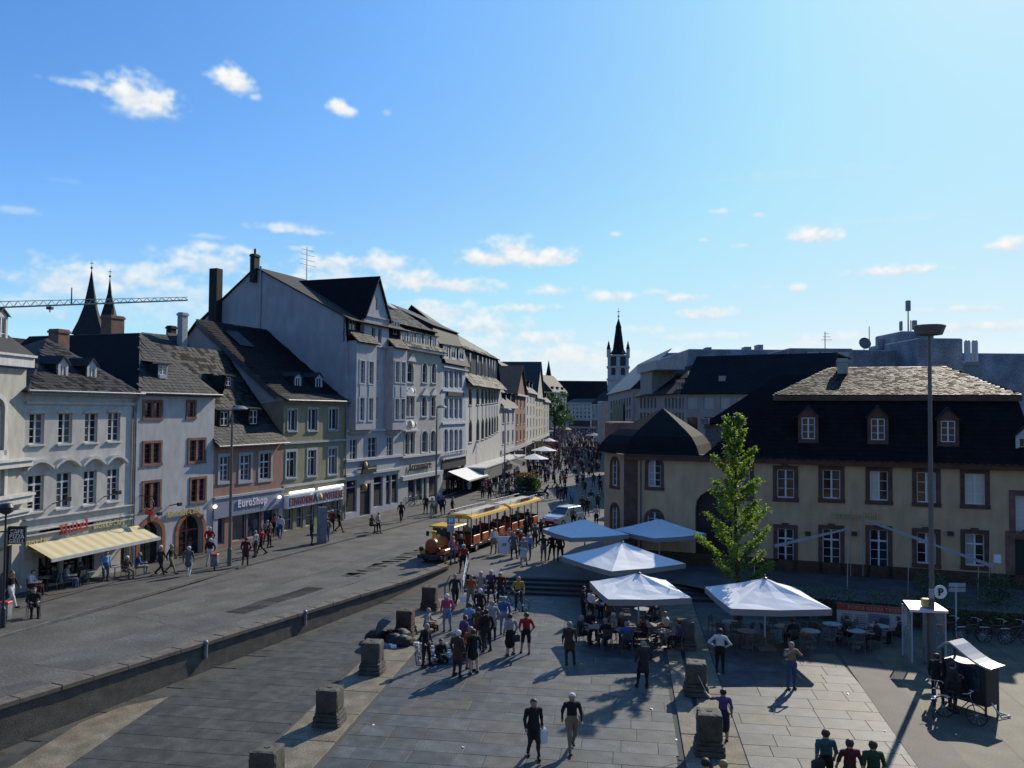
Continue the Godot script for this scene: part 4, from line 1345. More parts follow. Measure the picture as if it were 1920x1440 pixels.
func tall_grey_house() -> void:
	house("tall_house", "tall pale grey house with two bay windows and a pointed street gable", K[5], K[6])
	var top := eave_y(700, 648)
	var mid := storey([[702.5, 694, 15, 38], [702, 766, 15, 42]], {"leaves": 3, "rows": 3, "sill": M.trim})
	storey([[663, 843, 13, 38], [698.5, 839, 16, 38], [731, 838, 11, 36]], {"leaves": 2, "rows": 3, "sill": M.trim})
	var fy := eave_y(700, 893)
	for q in [[659, 20], [685, 20], [709, 17], [728, 9], [740, 12]]:
		var a := L(q[0] - q[1] / 2.0, 930); var b := L(q[0] + q[1] / 2.0, 930)
		var r := Rect2(a.x, .6 if q[0] != 685 else .1, b.x - a.x, fy - .7)
		H.holes.append([r, 0.0])
		window(r, {"leaves": 1, "rows": 1, "transom": .78, "fm": M.trim_grey if q[0] != 685 else M.frame_dark, "gm": M.glass if q[0] != 685 else M.black})
	wall(0, H.W, -.3, top, H.holes, M.grey_wall)
	for y in [eave_y(700, 859), eave_y(700, 885), eave_y(700, 806)]:
		bx(Vector3(0, y - .12, 0), Vector3(H.W, y + .1, .2), M.trim, "string_course")
	# two bays
	for q in [[652, 690], [722, 748]]:
		var x0 := L(q[0], 740).x; var x1 := L(q[1], 740).x
		var y0 := eave_y(q[0], 806)
		var deep := .85
		var old: Array = H.holes
		H.holes = []
		var zc: float = (q[0] + q[1]) / 2.0 + 3
		for py in [695, 767]:
			for s in [.28, .72]:
				var c := Vector2(lerpf(x0, x1, s), L(q[0], py, deep).y)
				var r := Rect2(c.x - .42, c.y - 1.0, .84, 2.0)
				H.holes.append([r, 0.0])
				window(r, {"leaves": 2, "rows": 3, "around": M.trim, "grow": .1}, deep)
		wall(x0, x1, y0, top + .1, H.holes, M.grey_wall, deep, .2, "bay_window")
		H.holes = old
		var m := MB.new()
		for x in [x0, x1]: m.quad(Vector3(x, y0, 0), Vector3(x, top + .1, 0), Vector3(x, top + .1, deep), Vector3(x, y0, deep))
		m.quad(Vector3(x0, y0, 0), Vector3(x0, y0, deep), Vector3(x1, y0, deep), Vector3(x1, y0, 0))
		m.box(Vector3(x0 + .2, y0 - .35, 0), Vector3(x1 - .2, y0, deep * .5))
		put("bay_cheeks", m, M.grey_wall, H.o)
		var pm := MB.new()
		for s in [.28, .72]:
			pm.box(Vector3(lerpf(x0, x1, s) - .42, eave_y(q[0], 734) - .5, deep), Vector3(lerpf(x0, x1, s) + .42, eave_y(q[0], 734) + .55, deep + .05))
		put("bay_panels", pm, M.trim_grey, H.o)
		face([Vector3(x0 - .2, top, deep + .3), Vector3(x1 + .2, top, deep + .3), Vector3(x1 + .1, top + 1.0, .1), Vector3(x0 - .1, top + 1.0, .1)], M.slate_b, "bay_roof")
		slates([Vector3(x0 - .2, top, deep + .3), Vector3(x1 + .2, top, deep + .3), Vector3(x1 + .1, top + 1.0, .1), Vector3(x0 - .1, top + 1.0, .1)], .4, .26, [M.slate_b, M.slate, M.slate_b], 31)
	# attic storey in slate, great gable wall towards the plaza
	var at := Lx(648, 590, 0.0)
	at.y = L(652, 594).y
	var ridge := Lx(480, 500, 0.0)
	var rear := Lx(378, 604, 0.0)
	var m := MB.new()
	m.poly([Vector3(0, -.3, 0), Vector3(0, top, 0), Vector3(0, at.y, -.2), Vector3(0, ridge.y - .1, ridge.z), Vector3(0, rear.y, rear.z), Vector3(0, -.3, rear.z - 1.0)])
	put("gable_wall", m, M.side_wall, H.o)
	var m2 := MB.new()
	m2.poly([Vector3(H.W, -.3, 0), Vector3(H.W, top, 0), Vector3(H.W, at.y, -.2), Vector3(H.W, ridge.y - .1, ridge.z), Vector3(H.W, rear.y, rear.z), Vector3(H.W, -.3, rear.z - 1.0)])
	m2.quad(Vector3(0, -.3, rear.z - 1), Vector3(0, rear.y, rear.z), Vector3(H.W, rear.y, rear.z), Vector3(H.W, -.3, rear.z - 1))
	put("rear_wall", m2, M.side_wall, H.o)
	bx(Vector3(0, top, -.35), Vector3(H.W, at.y, -.2), M.slate_c, "attic_wall")
	face([Vector3(-.15, at.y - .3, .6), Vector3(H.W + .1, at.y - .3, .6), Vector3(H.W + .1, ridge.y, ridge.z), Vector3(-.15, ridge.y, ridge.z)], M.slate_warm)
	face([Vector3(-.15, ridge.y, ridge.z), Vector3(H.W + .1, ridge.y, ridge.z), Vector3(H.W + .1, rear.y, rear.z - .4), Vector3(-.15, rear.y, rear.z - .4)], M.slate)
	for px in [660, 743]:
		var r := rect(px, 615, 11, 26, -.12)
		window(r, {"leaves": 2, "rows": 1, "deep": -.0, "fm": M.trim_grey}, -.12)
	# street gable
	var g0 := L(683, 640, .25).x; var g1 := L(729, 640, .25).x
	var gy := L(684, 590, .25).y
	var ap := L(711, 521, .25)
	var gc := (g0 + g1) / 2
	var gold: Array = H.holes
	H.holes = []
	storey([[699.5, 628, 8, 28], [712, 629, 7, 28]], {"leaves": 1, "rows": 1, "fm": M.trim_grey}, .25)
	wall(g0, g1, top - .1, gy, H.holes, M.grey_wall, .25, .2, "street_gable")
	H.holes = gold
	var gm := MB.new()
	gm.tri(Vector3(g0, gy, .25), Vector3(gc, ap.y, .25), Vector3(g1, gy, .25))
	gm.quad(Vector3(g0, top, -3), Vector3(g0, gy, -3), Vector3(g0, gy, .25), Vector3(g0, top, .25))
	gm.quad(Vector3(g1, top, .25), Vector3(g1, gy, .25), Vector3(g1, gy, -3), Vector3(g1, top, -3))
	put("gable_peak", gm, M.grey_wall, H.o)
	bx(Vector3(g0 - .05, gy - .1, .25), Vector3(g1 + .05, gy + .05, .36), M.trim_grey, "string_course")
	var slot := L(706, 567, .3)
	bx(Vector3(gc - .14, slot.y - .6, .25), Vector3(gc + .14, slot.y + .5, .29), M.glass, "gable_slot")
	var back := -8.5
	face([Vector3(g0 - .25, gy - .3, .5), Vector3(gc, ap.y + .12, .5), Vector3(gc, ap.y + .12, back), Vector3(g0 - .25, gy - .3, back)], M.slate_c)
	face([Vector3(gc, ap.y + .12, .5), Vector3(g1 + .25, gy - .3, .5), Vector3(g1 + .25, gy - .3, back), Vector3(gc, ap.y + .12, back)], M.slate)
	chimney(482, 475, 9, 510, ridge.z + .2, M.slate, .5, 1)
	# square flue standing before the gable wall
	var f0 := Lx(402, 503, -.7)
	var f1 := Lx(419, 503, -.02)
	var fl := MB.new()
	fl.chamfer(Vector3(-.8, Lx(402, 603, -.7).y - 4, f0.z - .5), Vector3(-.02, f0.y, f0.z + .4), .03)
	put("flue", fl, M.slate, H.o)
	var pm := MB.new()
	pm.path([Vector3(-.1, ridge.y, ridge.z + .6), Vector3(-.1, 2, ridge.z + .6)], .09, 6)
	put("flue_pipe", pm, M.side_wall, H.o)
	# aerial on the ridge
	var ae := MB.new()
	var b := L(575, 505, ridge.z)
	b.y = ridge.y
	var tipy := L(575, 463, ridge.z).y
	ae.bar(b, Vector3(b.x, tipy, b.z), .04, .03, 5)
	for k in 4: ae.bar(Vector3(b.x - 1.2 + k * .1, lerpf(b.y, tipy, .45 + k * .15), b.z), Vector3(b.x + 1.3 - k * .15, lerpf(b.y, tipy, .45 + k * .15), b.z + .2), .02, .02, 4)
	put("aerial", ae, M.dark_metal, H.o)
	# green sign
	var s := thing("shop_sign", "dark green projecting shop sign with a gold emblem on the grey house", "sign", H.t.translated_local(L(690, 878, .35)))
	var sm := MB.new()
	sm.extrude(PackedVector2Array([Vector2(-1.1, -.45), Vector2(1.4, -.45), Vector2(1.4, .25), Vector2(.3, .1), Vector2(-.4, .75), Vector2(-.8, .55)]), -.08, .08)
	put("board", sm, mat(lin(.012, .035, .022), .5), s)
	var em := MB.new()
	em.ball(Vector3(-.55, .35, .1), Vector3(.28, .3, .08), 10, 6)
	em.box(Vector3(-.2, -.08, .08), Vector3(1.2, .02, .1))
	put("emblem", em, M.yellow_canvas, s)
	bx(Vector3(-1.2, -.1, -.35), Vector3(-1.1, 0, 0), M.dark_metal, "bracket", s)
	var hm := MB.new()
	hm.ball(L(684, 913, .5), Vector3(.32, .34, .2), 12, 8)
	put("round_emblem", hm, mat(lin(.5, .22, .05), .4), H.o)

func cream_house() -> void:
	house("cream_house", "cream ornate stucco house with arched windows and a mansard roof", K[6], K[7])
	var top := eave_y(790, 655)
	var a := {"leaves": 1, "rows": 2, "rise": .5, "around": M.trim, "grow": .16, "sill": M.trim}
	storey([[769, 698, 12, 38], [796, 699, 9, 37], [813, 700, 8, 36]], a)
	storey([[764, 762, 7, 38], [773, 762, 7, 38], [795, 762, 9, 37], [812, 762, 8, 37]], a)
	a.rise = 0.3
	storey([[763, 832, 8, 40], [773, 831, 8, 40], [796, 828, 11, 40], [811.5, 827, 9, 39]], a)
	var fy := eave_y(790, 895)
	for q in [[772, 14], [786, 12], [797, 6], [812, 16]]:
		var p := L(q[0] - q[1] / 2.0, 920); var b := L(q[0] + q[1] / 2.0, 920)
		var r := Rect2(p.x, .3, b.x - p.x, fy - .4)
		H.holes.append([r, 0.0])
		window(r, {"leaves": 1, "rows": 1, "fm": M.trim_grey, "gm": M.glass_blue})
	wall(0, H.W, -.3, top, H.holes, M.cream_wall)
	body(0, H.W, -.3, top, 12, M.cream_wall)
	for y in [eave_y(790, 853), eave_y(790, 889), eave_y(790, 893)]:
		bx(Vector3(0, y - .1, 0), Vector3(H.W, y + .1, .3), M.trim, "string_course")
	# relief panels between the storeys
	for q in [[768, 733, 20, 14], [768, 796, 26, 20]]:
		var r := rect(q[0], q[1], q[2], q[3])
		var m := MB.new()
		m.box(r_lo(r, 0), Vector3(r.end.x, r.end.y, .10))
		m.ball(Vector3(r.get_center().x, r.get_center().y, .12), Vector3(r.size.x * .28, r.size.y * .4, .16), 10, 6)
		for s in [-1, 1]: m.ball(Vector3(r.get_center().x + s * r.size.x * .36, r.get_center().y, .1), Vector3(.28, .22, .14), 8, 5)
		m.box(Vector3(r.position.x - .1, r.position.y - .15, 0), Vector3(r.end.x + .1, r.position.y, .4))
		put("relief", m, M.trim, H.o)
	for q in [[769, 674], [764, 738], [795, 738], [812, 738]]:
		var c := L(q[0], q[1])
		var m := MB.new()
		m.extrude(PackedVector2Array([Vector2(c.x - 1.0, c.y - .2), Vector2(c.x + 1.0, c.y - .2), Vector2(c.x + .5, c.y + .25), Vector2(c.x, c.y + .6), Vector2(c.x - .5, c.y + .25)]), 0, .28)
		put("window_hood", m, M.trim, H.o)
	text("Accessoire", .75, M.black, L(788, 874, .15), H.o, 0, true)
	bx(Vector3(0, top - .3, 0), Vector3(H.W, top, .55), M.trim_grey, "cornice")
	var y1 := L(752, 609, -1.0).y
	face([Vector3(-.1, top, .6), Vector3(H.W + .1, top, .6), Vector3(H.W + .1, y1, -1.2), Vector3(-.1, y1, -1.2)], M.slate_warm)
	slates([Vector3(-.1, top, .6), Vector3(H.W + .1, top, .6), Vector3(H.W + .1, y1, -1.2), Vector3(-.1, y1, -1.2)], .5, .36, [M.slate, M.slate_matt, M.slate_warm], 51)
	var rid := L(728, 566, -5.5)
	face([Vector3(-.1, y1, -.7), Vector3(H.W + .3, y1, -.7), Vector3(H.W + .3, rid.y, -6), Vector3(-.1, rid.y, -6)], M.slate)
	slates([Vector3(-.1, y1, -.7), Vector3(H.W + .3, y1, -.7), Vector3(H.W + .3, rid.y, -6), Vector3(-.1, rid.y, -6)], .5, .36, [M.slate, M.slate_b, M.slate], 52)
	face([Vector3(-.1, rid.y, -6), Vector3(H.W + .3, rid.y, -6), Vector3(H.W + .3, top, -12), Vector3(-.1, top, -12)], M.slate)
	var gm := MB.new()
	for x in [-.05, H.W + .2]: gm.poly([Vector3(x, top, 0), Vector3(x, y1, -1), Vector3(x, rid.y - .1, -6), Vector3(x, top, -12)])
	put("gable_wall", gm, M.side_wall, H.o)
	for px in [757, 771, 785, 800, 814]:
		dormer(px, 634 + (px - 757) * .17, 7, 23, .2, {"flat": true, "rows": 1, "grow": .3, "front": M.trim, "back": 1.6})
	for q in [[735, 576], [755, 590]]:
		var c := L(q[0], q[1], -4.0)
		var sk := MB.new()
		var e := Vector3(0, rid.y - y1, -5.3).normalized()
		sk.quad(c, c + Vector3(1.4, 0, 0), c + Vector3(1.4, 0, 0) + e * 1.2, c + e * 1.2)
		put("skylight", sk, M.steel, H.o)

func blue_house() -> void:
	house("blue_house", "narrow pale blue house with tall grouped windows and a white awning", K[7], K[8])
	var top := eave_y(850, 684)
	for q in [[711, 32, .0], [766, 37, .0], [827, 44, .25]]:
		var list := []
		for k in 4: list.append([836 + k * 10.2 - k * k * .35, q[0], 8.2 - k * .5, q[1]])
		storey(list, {"leaves": 2, "rows": 2, "fm": M.frame, "gm": M.glass_blue, "rise": q[2], "deep": .2})
	var fy := 3.6
	H.holes.append([Rect2(.6, .1, H.W - 1.2, fy - .6), 0.0])
	window(Rect2(.6, .1, H.W - 1.2, fy - .6), {"leaves": 4, "rows": 1, "fm": M.frame_dark})
	wall(0, H.W, -.3, top, H.holes, M.blue_wall)
	body(0, H.W, -.3, top, 12, M.blue_wall)
	for q in [[733, .15], [793, .2], [857, .3], [690, .3]]:
		var y := eave_y(850, q[0])
		bx(Vector3(0, y - .12, 0), Vector3(H.W, y + .1, q[1]), M.trim, "string_course")
	bx(Vector3(.1, fy - .5, 0), Vector3(H.W - .1, fy + .5, .12), M.black, "fascia")
	var sr := rect(852, 739, 30, 8)
	bx(r_lo(sr, 0), Vector3(sr.end.x, sr.end.y, .2), M.black, "name_board")
	# balustrade
	var r := rect(850, 851, 40, 10)
	var m := MB.new()
	for k in 13: m.bar(Vector3(lerpf(r.position.x, r.end.x, k / 12.0), r.position.y, .3), Vector3(lerpf(r.position.x, r.end.x, k / 12.0), r.end.y, .3), .04, .04, 5)
	m.box(Vector3(r.position.x, r.end.y, .24), Vector3(r.end.x, r.end.y + .1, .36)); m.box(Vector3(r.position.x, r.position.y - .1, .0), Vector3(r.end.x, r.position.y, .36))
	put("balustrade", m, M.trim, H.o)
	var y1 := top + 4.2
	face([Vector3(-.1, top, .5), Vector3(H.W + .1, top, .5), Vector3(H.W + .1, y1, -1.3), Vector3(-.1, y1, -1.3)], M.slate)
	var rid := L(792, 590, -7)
	face([Vector3(-.1, y1, -1.0), Vector3(H.W + .1, y1, -1.0), Vector3(H.W + .1, rid.y, -7), Vector3(-.1, rid.y, -7)], M.slate)
	face([Vector3(-.1, rid.y, -7), Vector3(H.W + .1, rid.y, -7), Vector3(H.W + .1, top, -13), Vector3(-.1, top, -13)], M.slate)
	var gm := MB.new()
	for x in [-.05, H.W + .05]: gm.poly([Vector3(x, top, 0), Vector3(x, y1, -1.2), Vector3(x, rid.y - .1, -7), Vector3(x, top, -13)])
	put("gable_wall", gm, M.slate, H.o)
	for px in [836, 850, 865]: dormer(px, 659 + (px - 836) * .15, 8, 20, .25, {"flat": true, "rows": 1, "grow": .35, "front": M.trim, "back": 1.6})
	var aw := thing("awning", "white awning let down over the shop of the blue house", "awning", H.t)
	var p := L(840, 884, .2)
	var q := L(880, 876, .2)
	var am := MB.new()
	am.quad(Vector3(p.x, p.y, .2), Vector3(q.x, p.y, .2), Vector3(q.x + .3, p.y - 1.0, 2.6), Vector3(p.x + .2, p.y - 1.0, 2.6))
	put("canvas", am, M.awning_white, aw)
	var fm := MB.new()
	fm.box(Vector3(p.x + .2, p.y - 1.12, 2.58), Vector3(q.x + .3, p.y - .96, 2.66))
	put("front_rail", fm, M.trim, aw)

func arched_white_house() -> void:
	house("arcade_house", "long white house with rows of narrow arched windows above an arcade", K[8], K[9])
	var top := eave_y(905, 722)
	var xs := [882, 896, 905, 912, 918, 923.3, 928, 932.6]
	var up := []
	var low := []
	for i in 8:
		var w := 6.5 - i * .5
		up.append([xs[i], 742 - i * .3, w, 34 - i * .9])
		low.append([xs[i], 808 - i * 2.1, w, 42 - i * 1.6])
	var a := {"leaves": 2, "rows": 1, "rise": .5, "fm": M.frame_dark, "sill": M.trim, "gm": M.glass}
	storey(up, a)
	storey(low, a)
	var fy := eave_y(905, 870)
	wall(0, H.W, fy, top, H.holes, M.white_wall)
	body(0, H.W, -.3, top, 14, M.white_wall)
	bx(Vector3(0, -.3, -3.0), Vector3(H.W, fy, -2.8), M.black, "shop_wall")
	for i in 8:
		var c := L(xs[i], 775 - i * .8)
		bx(Vector3(c.x - .45, c.y - .8, 0), Vector3(c.x + .45, c.y + .8, .06), M.trim_grey, "panel")
	bx(Vector3(-.2, fy - 1.4, -.2), Vector3(H.W + 8, fy + .1, 2.4), mat(lin(.12, .12, .125), .7), "canopy")
	bx(Vector3(-.2, fy + .103, -.2), Vector3(H.W + 8, fy + .25, 2.5), M.trim, "canopy_edge")
	for k in 6:
		var m := MB.new()
		var x: float = .4 + k * H.W / 5.0
		m.box(Vector3(x, -.3, 1.9), Vector3(x + .35, fy - 1.4, 2.25))
		put("arcade_post", m, M.trim, H.o)
	text("Romano", 1.0, M.dark_metal, Vector3(H.W * .7, fy - .6, 2.45), H.o, 0, true)
	# steep roof with attic windows
	var y1 := eave_y(880, 700)
	face([Vector3(-.2, top - .3, .9), Vector3(H.W + .2, top - .3, .9), Vector3(H.W + .2, y1, -.5), Vector3(-.2, y1, -.5)], M.slate_b)
	slates([Vector3(-.2, top - .3, .9), Vector3(H.W + .2, top - .3, .9), Vector3(H.W + .2, y1, -.5), Vector3(-.2, y1, -.5)], .7, .5, [M.slate_b, M.slate, M.slate_b], 61)
	var y2 := eave_y(880, 655)
	bx(Vector3(0, y1 - .5, -1.2), Vector3(H.W, y2, -.68), M.slate, "attic_wall")
	for i in 8:
		var c := L(xs[i], 693, -.6)
		var r := Rect2(c.x - .55, y1 + .1, 1.1, y2 - y1 - .3)
		window(r, {"leaves": 1, "rows": 1, "deep": .0, "fm": M.trim}, -.6)
	var rid := L(812, 589, -7)
	face([Vector3(-.2, y2, -.2), Vector3(H.W + .2, y2, -.2), Vector3(H.W + .2, rid.y - 1.5, -7), Vector3(-.2, rid.y, -7)], M.slate_b)
	slates([Vector3(-.2, y2, -.2), Vector3(H.W + .2, y2, -.2), Vector3(H.W + .2, rid.y - 1.5, -7), Vector3(-.2, rid.y, -7)], .8, .55, [M.slate_b, M.slate, M.slate_b], 62)
	face([Vector3(-.2, rid.y, -7), Vector3(H.W + .2, rid.y - 1.5, -7), Vector3(H.W + .2, top, -14), Vector3(-.2, top, -14)], M.slate)
	var gm := MB.new()
	for x in [-.1, H.W + .1]: gm.poly([Vector3(x, top, 0), Vector3(x, y2, -.5), Vector3(x, rid.y - (1.6 if x > 0 else .1), -7), Vector3(x, top, -14)])
	put("gable_wall", gm, M.slate_c, H.o)

# plainer houses farther down: facade, roof and one window per bay and storey
func plain_house(called: String, label: String, A: Vector3, B: Vector3, px_top: float, py_top: float, o: Dictionary) -> void:
	house(called, label, A, B)
	var top := L(px_top, py_top).y
	var rows: int = o.get("rows", 3)
	var cols: int = o.get("cols", 4)
	var g: float = o.get("ground", 4.0)
	var hh := (top - g) / rows
	for j in rows:
		for i in cols:
			var cx: float = H.W * (i + .5) / cols
			var w: float = minf(H.W / cols * o.get("fill", .5), 1.6)
			var r := Rect2(cx - w / 2, g + hh * j + hh * .2, w, hh * .62)
			H.holes.append([r, 0.0])
			window(r, {"leaves": 1, "rows": 1, "fm": o.get("fm", M.frame), "gm": o.get("gm", M.glass), "sill": M.trim})
	var s := Rect2(.5, .1, H.W - 1.0, g - 1.0)
	H.holes.append([s, 0.0])
	window(s, {"leaves": 3, "rows": 1, "fm": M.frame_dark}, 0, "shop_window")
	wall(0, H.W, -.3, top, H.holes, o.wall)
	body(0, H.W, -.3, top, 12, o.get("side", o.wall))
	bx(Vector3(0, g - .8, 0), Vector3(H.W, g - .2, .2), o.get("band", M.trim_grey), "fascia")
	bx(Vector3(-.1, top - .3, 0), Vector3(H.W + .1, top, .5), M.trim, "cornice")
	var rh: float = o.get("roof", 4.0)
	var rm = o.get("slate", M.slate)
	if o.get("gable", false):                           # gable to the street
		var c: float = H.W / 2
		var m := MB.new()
		m.tri(Vector3(0, top, .02), Vector3(c, top + rh, .02), Vector3(H.W, top, .02))
		put("gable", m, o.wall, H.o)
		face([Vector3(-.2, top - .1, .4), Vector3(c, top + rh + .1, .4), Vector3(c, top + rh + .1, -12), Vector3(-.2, top - .1, -12)], rm)
		face([Vector3(c, top + rh + .1, .4), Vector3(H.W + .2, top - .1, .4), Vector3(H.W + .2, top - .1, -12), Vector3(c, top + rh + .1, -12)], rm)
	else:
		face([Vector3(-.1, top, .5), Vector3(H.W + .1, top, .5), Vector3(H.W + .1, top + rh, -6), Vector3(-.1, top + rh, -6)], rm)
		face([Vector3(-.1, top + rh, -6), Vector3(H.W + .1, top + rh, -6), Vector3(H.W + .1, top, -12), Vector3(-.1, top, -12)], rm)
		var m := MB.new()
		for x in [-.05, H.W + .05]: m.tri(Vector3(x, top, .2), Vector3(x, top + rh - .1, -6), Vector3(x, top, -12))
		put("gable_wall", m, o.get("side", M.slate), H.o)
		for k in int(o.get("dormers", 0)):
			var x: float = H.W * (k + .5) / o.dormers
			var dm := MB.new()
			dm.box(Vector3(x - .5, top + .3, -2.5), Vector3(x + .5, top + 2.0, -.4))
			dm.box(Vector3(x - .65, top + 2.003, -2.8), Vector3(x + .65, top + 2.15, -.2))
			var d := put("dormer", dm, M.slate, H.o)
			var pm := MB.new()
			pm.box(Vector3(x - .35, top + .5, -.4), Vector3(x + .35, top + 1.8, -.36))
			put("pane", pm, M.curtain, d)

func far_row() -> void:
	plain_house("shop_house", "grey shop house with a slate mansard past the arcade house", K[9], K[10], 950, 762, {"wall": M.grey_wall, "rows": 2, "cols": 3, "roof": 7.0, "dormers": 3, "side": M.slate_c})
	plain_house("brown_house", "rosy brown narrow house with white bands down the street", K[10], K[11], 976, 740, {"wall": M.sand_stone, "rows": 3, "cols": 3, "roof": 5.0, "gable": true, "fm": M.trim})
	plain_house("pale_house", "pale stone tall narrow house down the shopping street", K[11], K[12], 994, 735, {"wall": M.far_pale, "rows": 4, "cols": 3, "roof": 6.0, "dormers": 3})
	plain_house("stone_house", "yellowish stone house with a stepped outline far down the street", K[12], K[13], 1010, 745, {"wall": M.cream_wall, "rows": 4, "cols": 3, "roof": 8.0, "gable": true})
	plain_house("last_house", "small grey house before the green trees far down the street", K[13], K[14], 1024, 752, {"wall": M.far_wall, "rows": 4, "cols": 2, "roof": 6.0, "dormers": 2})
	# closing the street
	plain_house("market_house", "blue-grey plain building with small square windows closing the far street", at_depth(1064, 800, 400), at_depth(1108, 800, 392), 1086, 755, {"wall": M.cool_wall, "rows": 4, "cols": 6, "roof": 2.0})
	plain_house("corner_shop", "pale corner building with dormers behind the street trees", at_depth(1034, 802, 330), at_depth(1062, 802, 345), 1048, 735, {"wall": M.far_wall, "rows": 5, "cols": 4, "roof": 7.0, "dormers": 3})
	plain_house("narrow_house", "greenish narrow house beside the plain market building", at_depth(1109, 800, 380), at_depth(1134, 800, 366), 1120, 758, {"wall": M.far_wall, "rows": 3, "cols": 3, "roof": 6.0, "slate": M.far_slate})
	house("long_roof_building", "building with one long dark blue roof beyond the market house", at_depth(1030, 800, 440), at_depth(1140, 800, 440))
	var y0 := L(1080, 770).y
	var y1 := L(1080, 714, -9).y
	bx(Vector3(0, -1, -18), Vector3(H.W, y0, 0), M.far_wall, "wall")
	face([Vector3(-.5, y0 - .5, .5), Vector3(H.W + .5, y0 - .5, .5), Vector3(H.W + .5, y1, -9), Vector3(-.5, y1, -9)], M.far_slate)
	face([Vector3(-.5, y1, -9), Vector3(H.W + .5, y1, -9), Vector3(H.W + .5, y0, -18), Vector3(-.5, y0, -18)], M.far_slate)
	var sp := thing("thin_spire", "thin dark church spire above the trees", "spire", Transform3D(Basis.IDENTITY, at_depth(1028, 800, 460)))
	var m := MB.new()
	var hgt := at_depth(1028, 680, 460).y
	m.lathe([Vector2(2.3, 0), Vector2(2.3, hgt * .70), Vector2(1.9, hgt * .72), Vector2(.05, hgt)], 8, Transform3D.IDENTITY, false)
	put("spire", m, M.far_slate, sp)


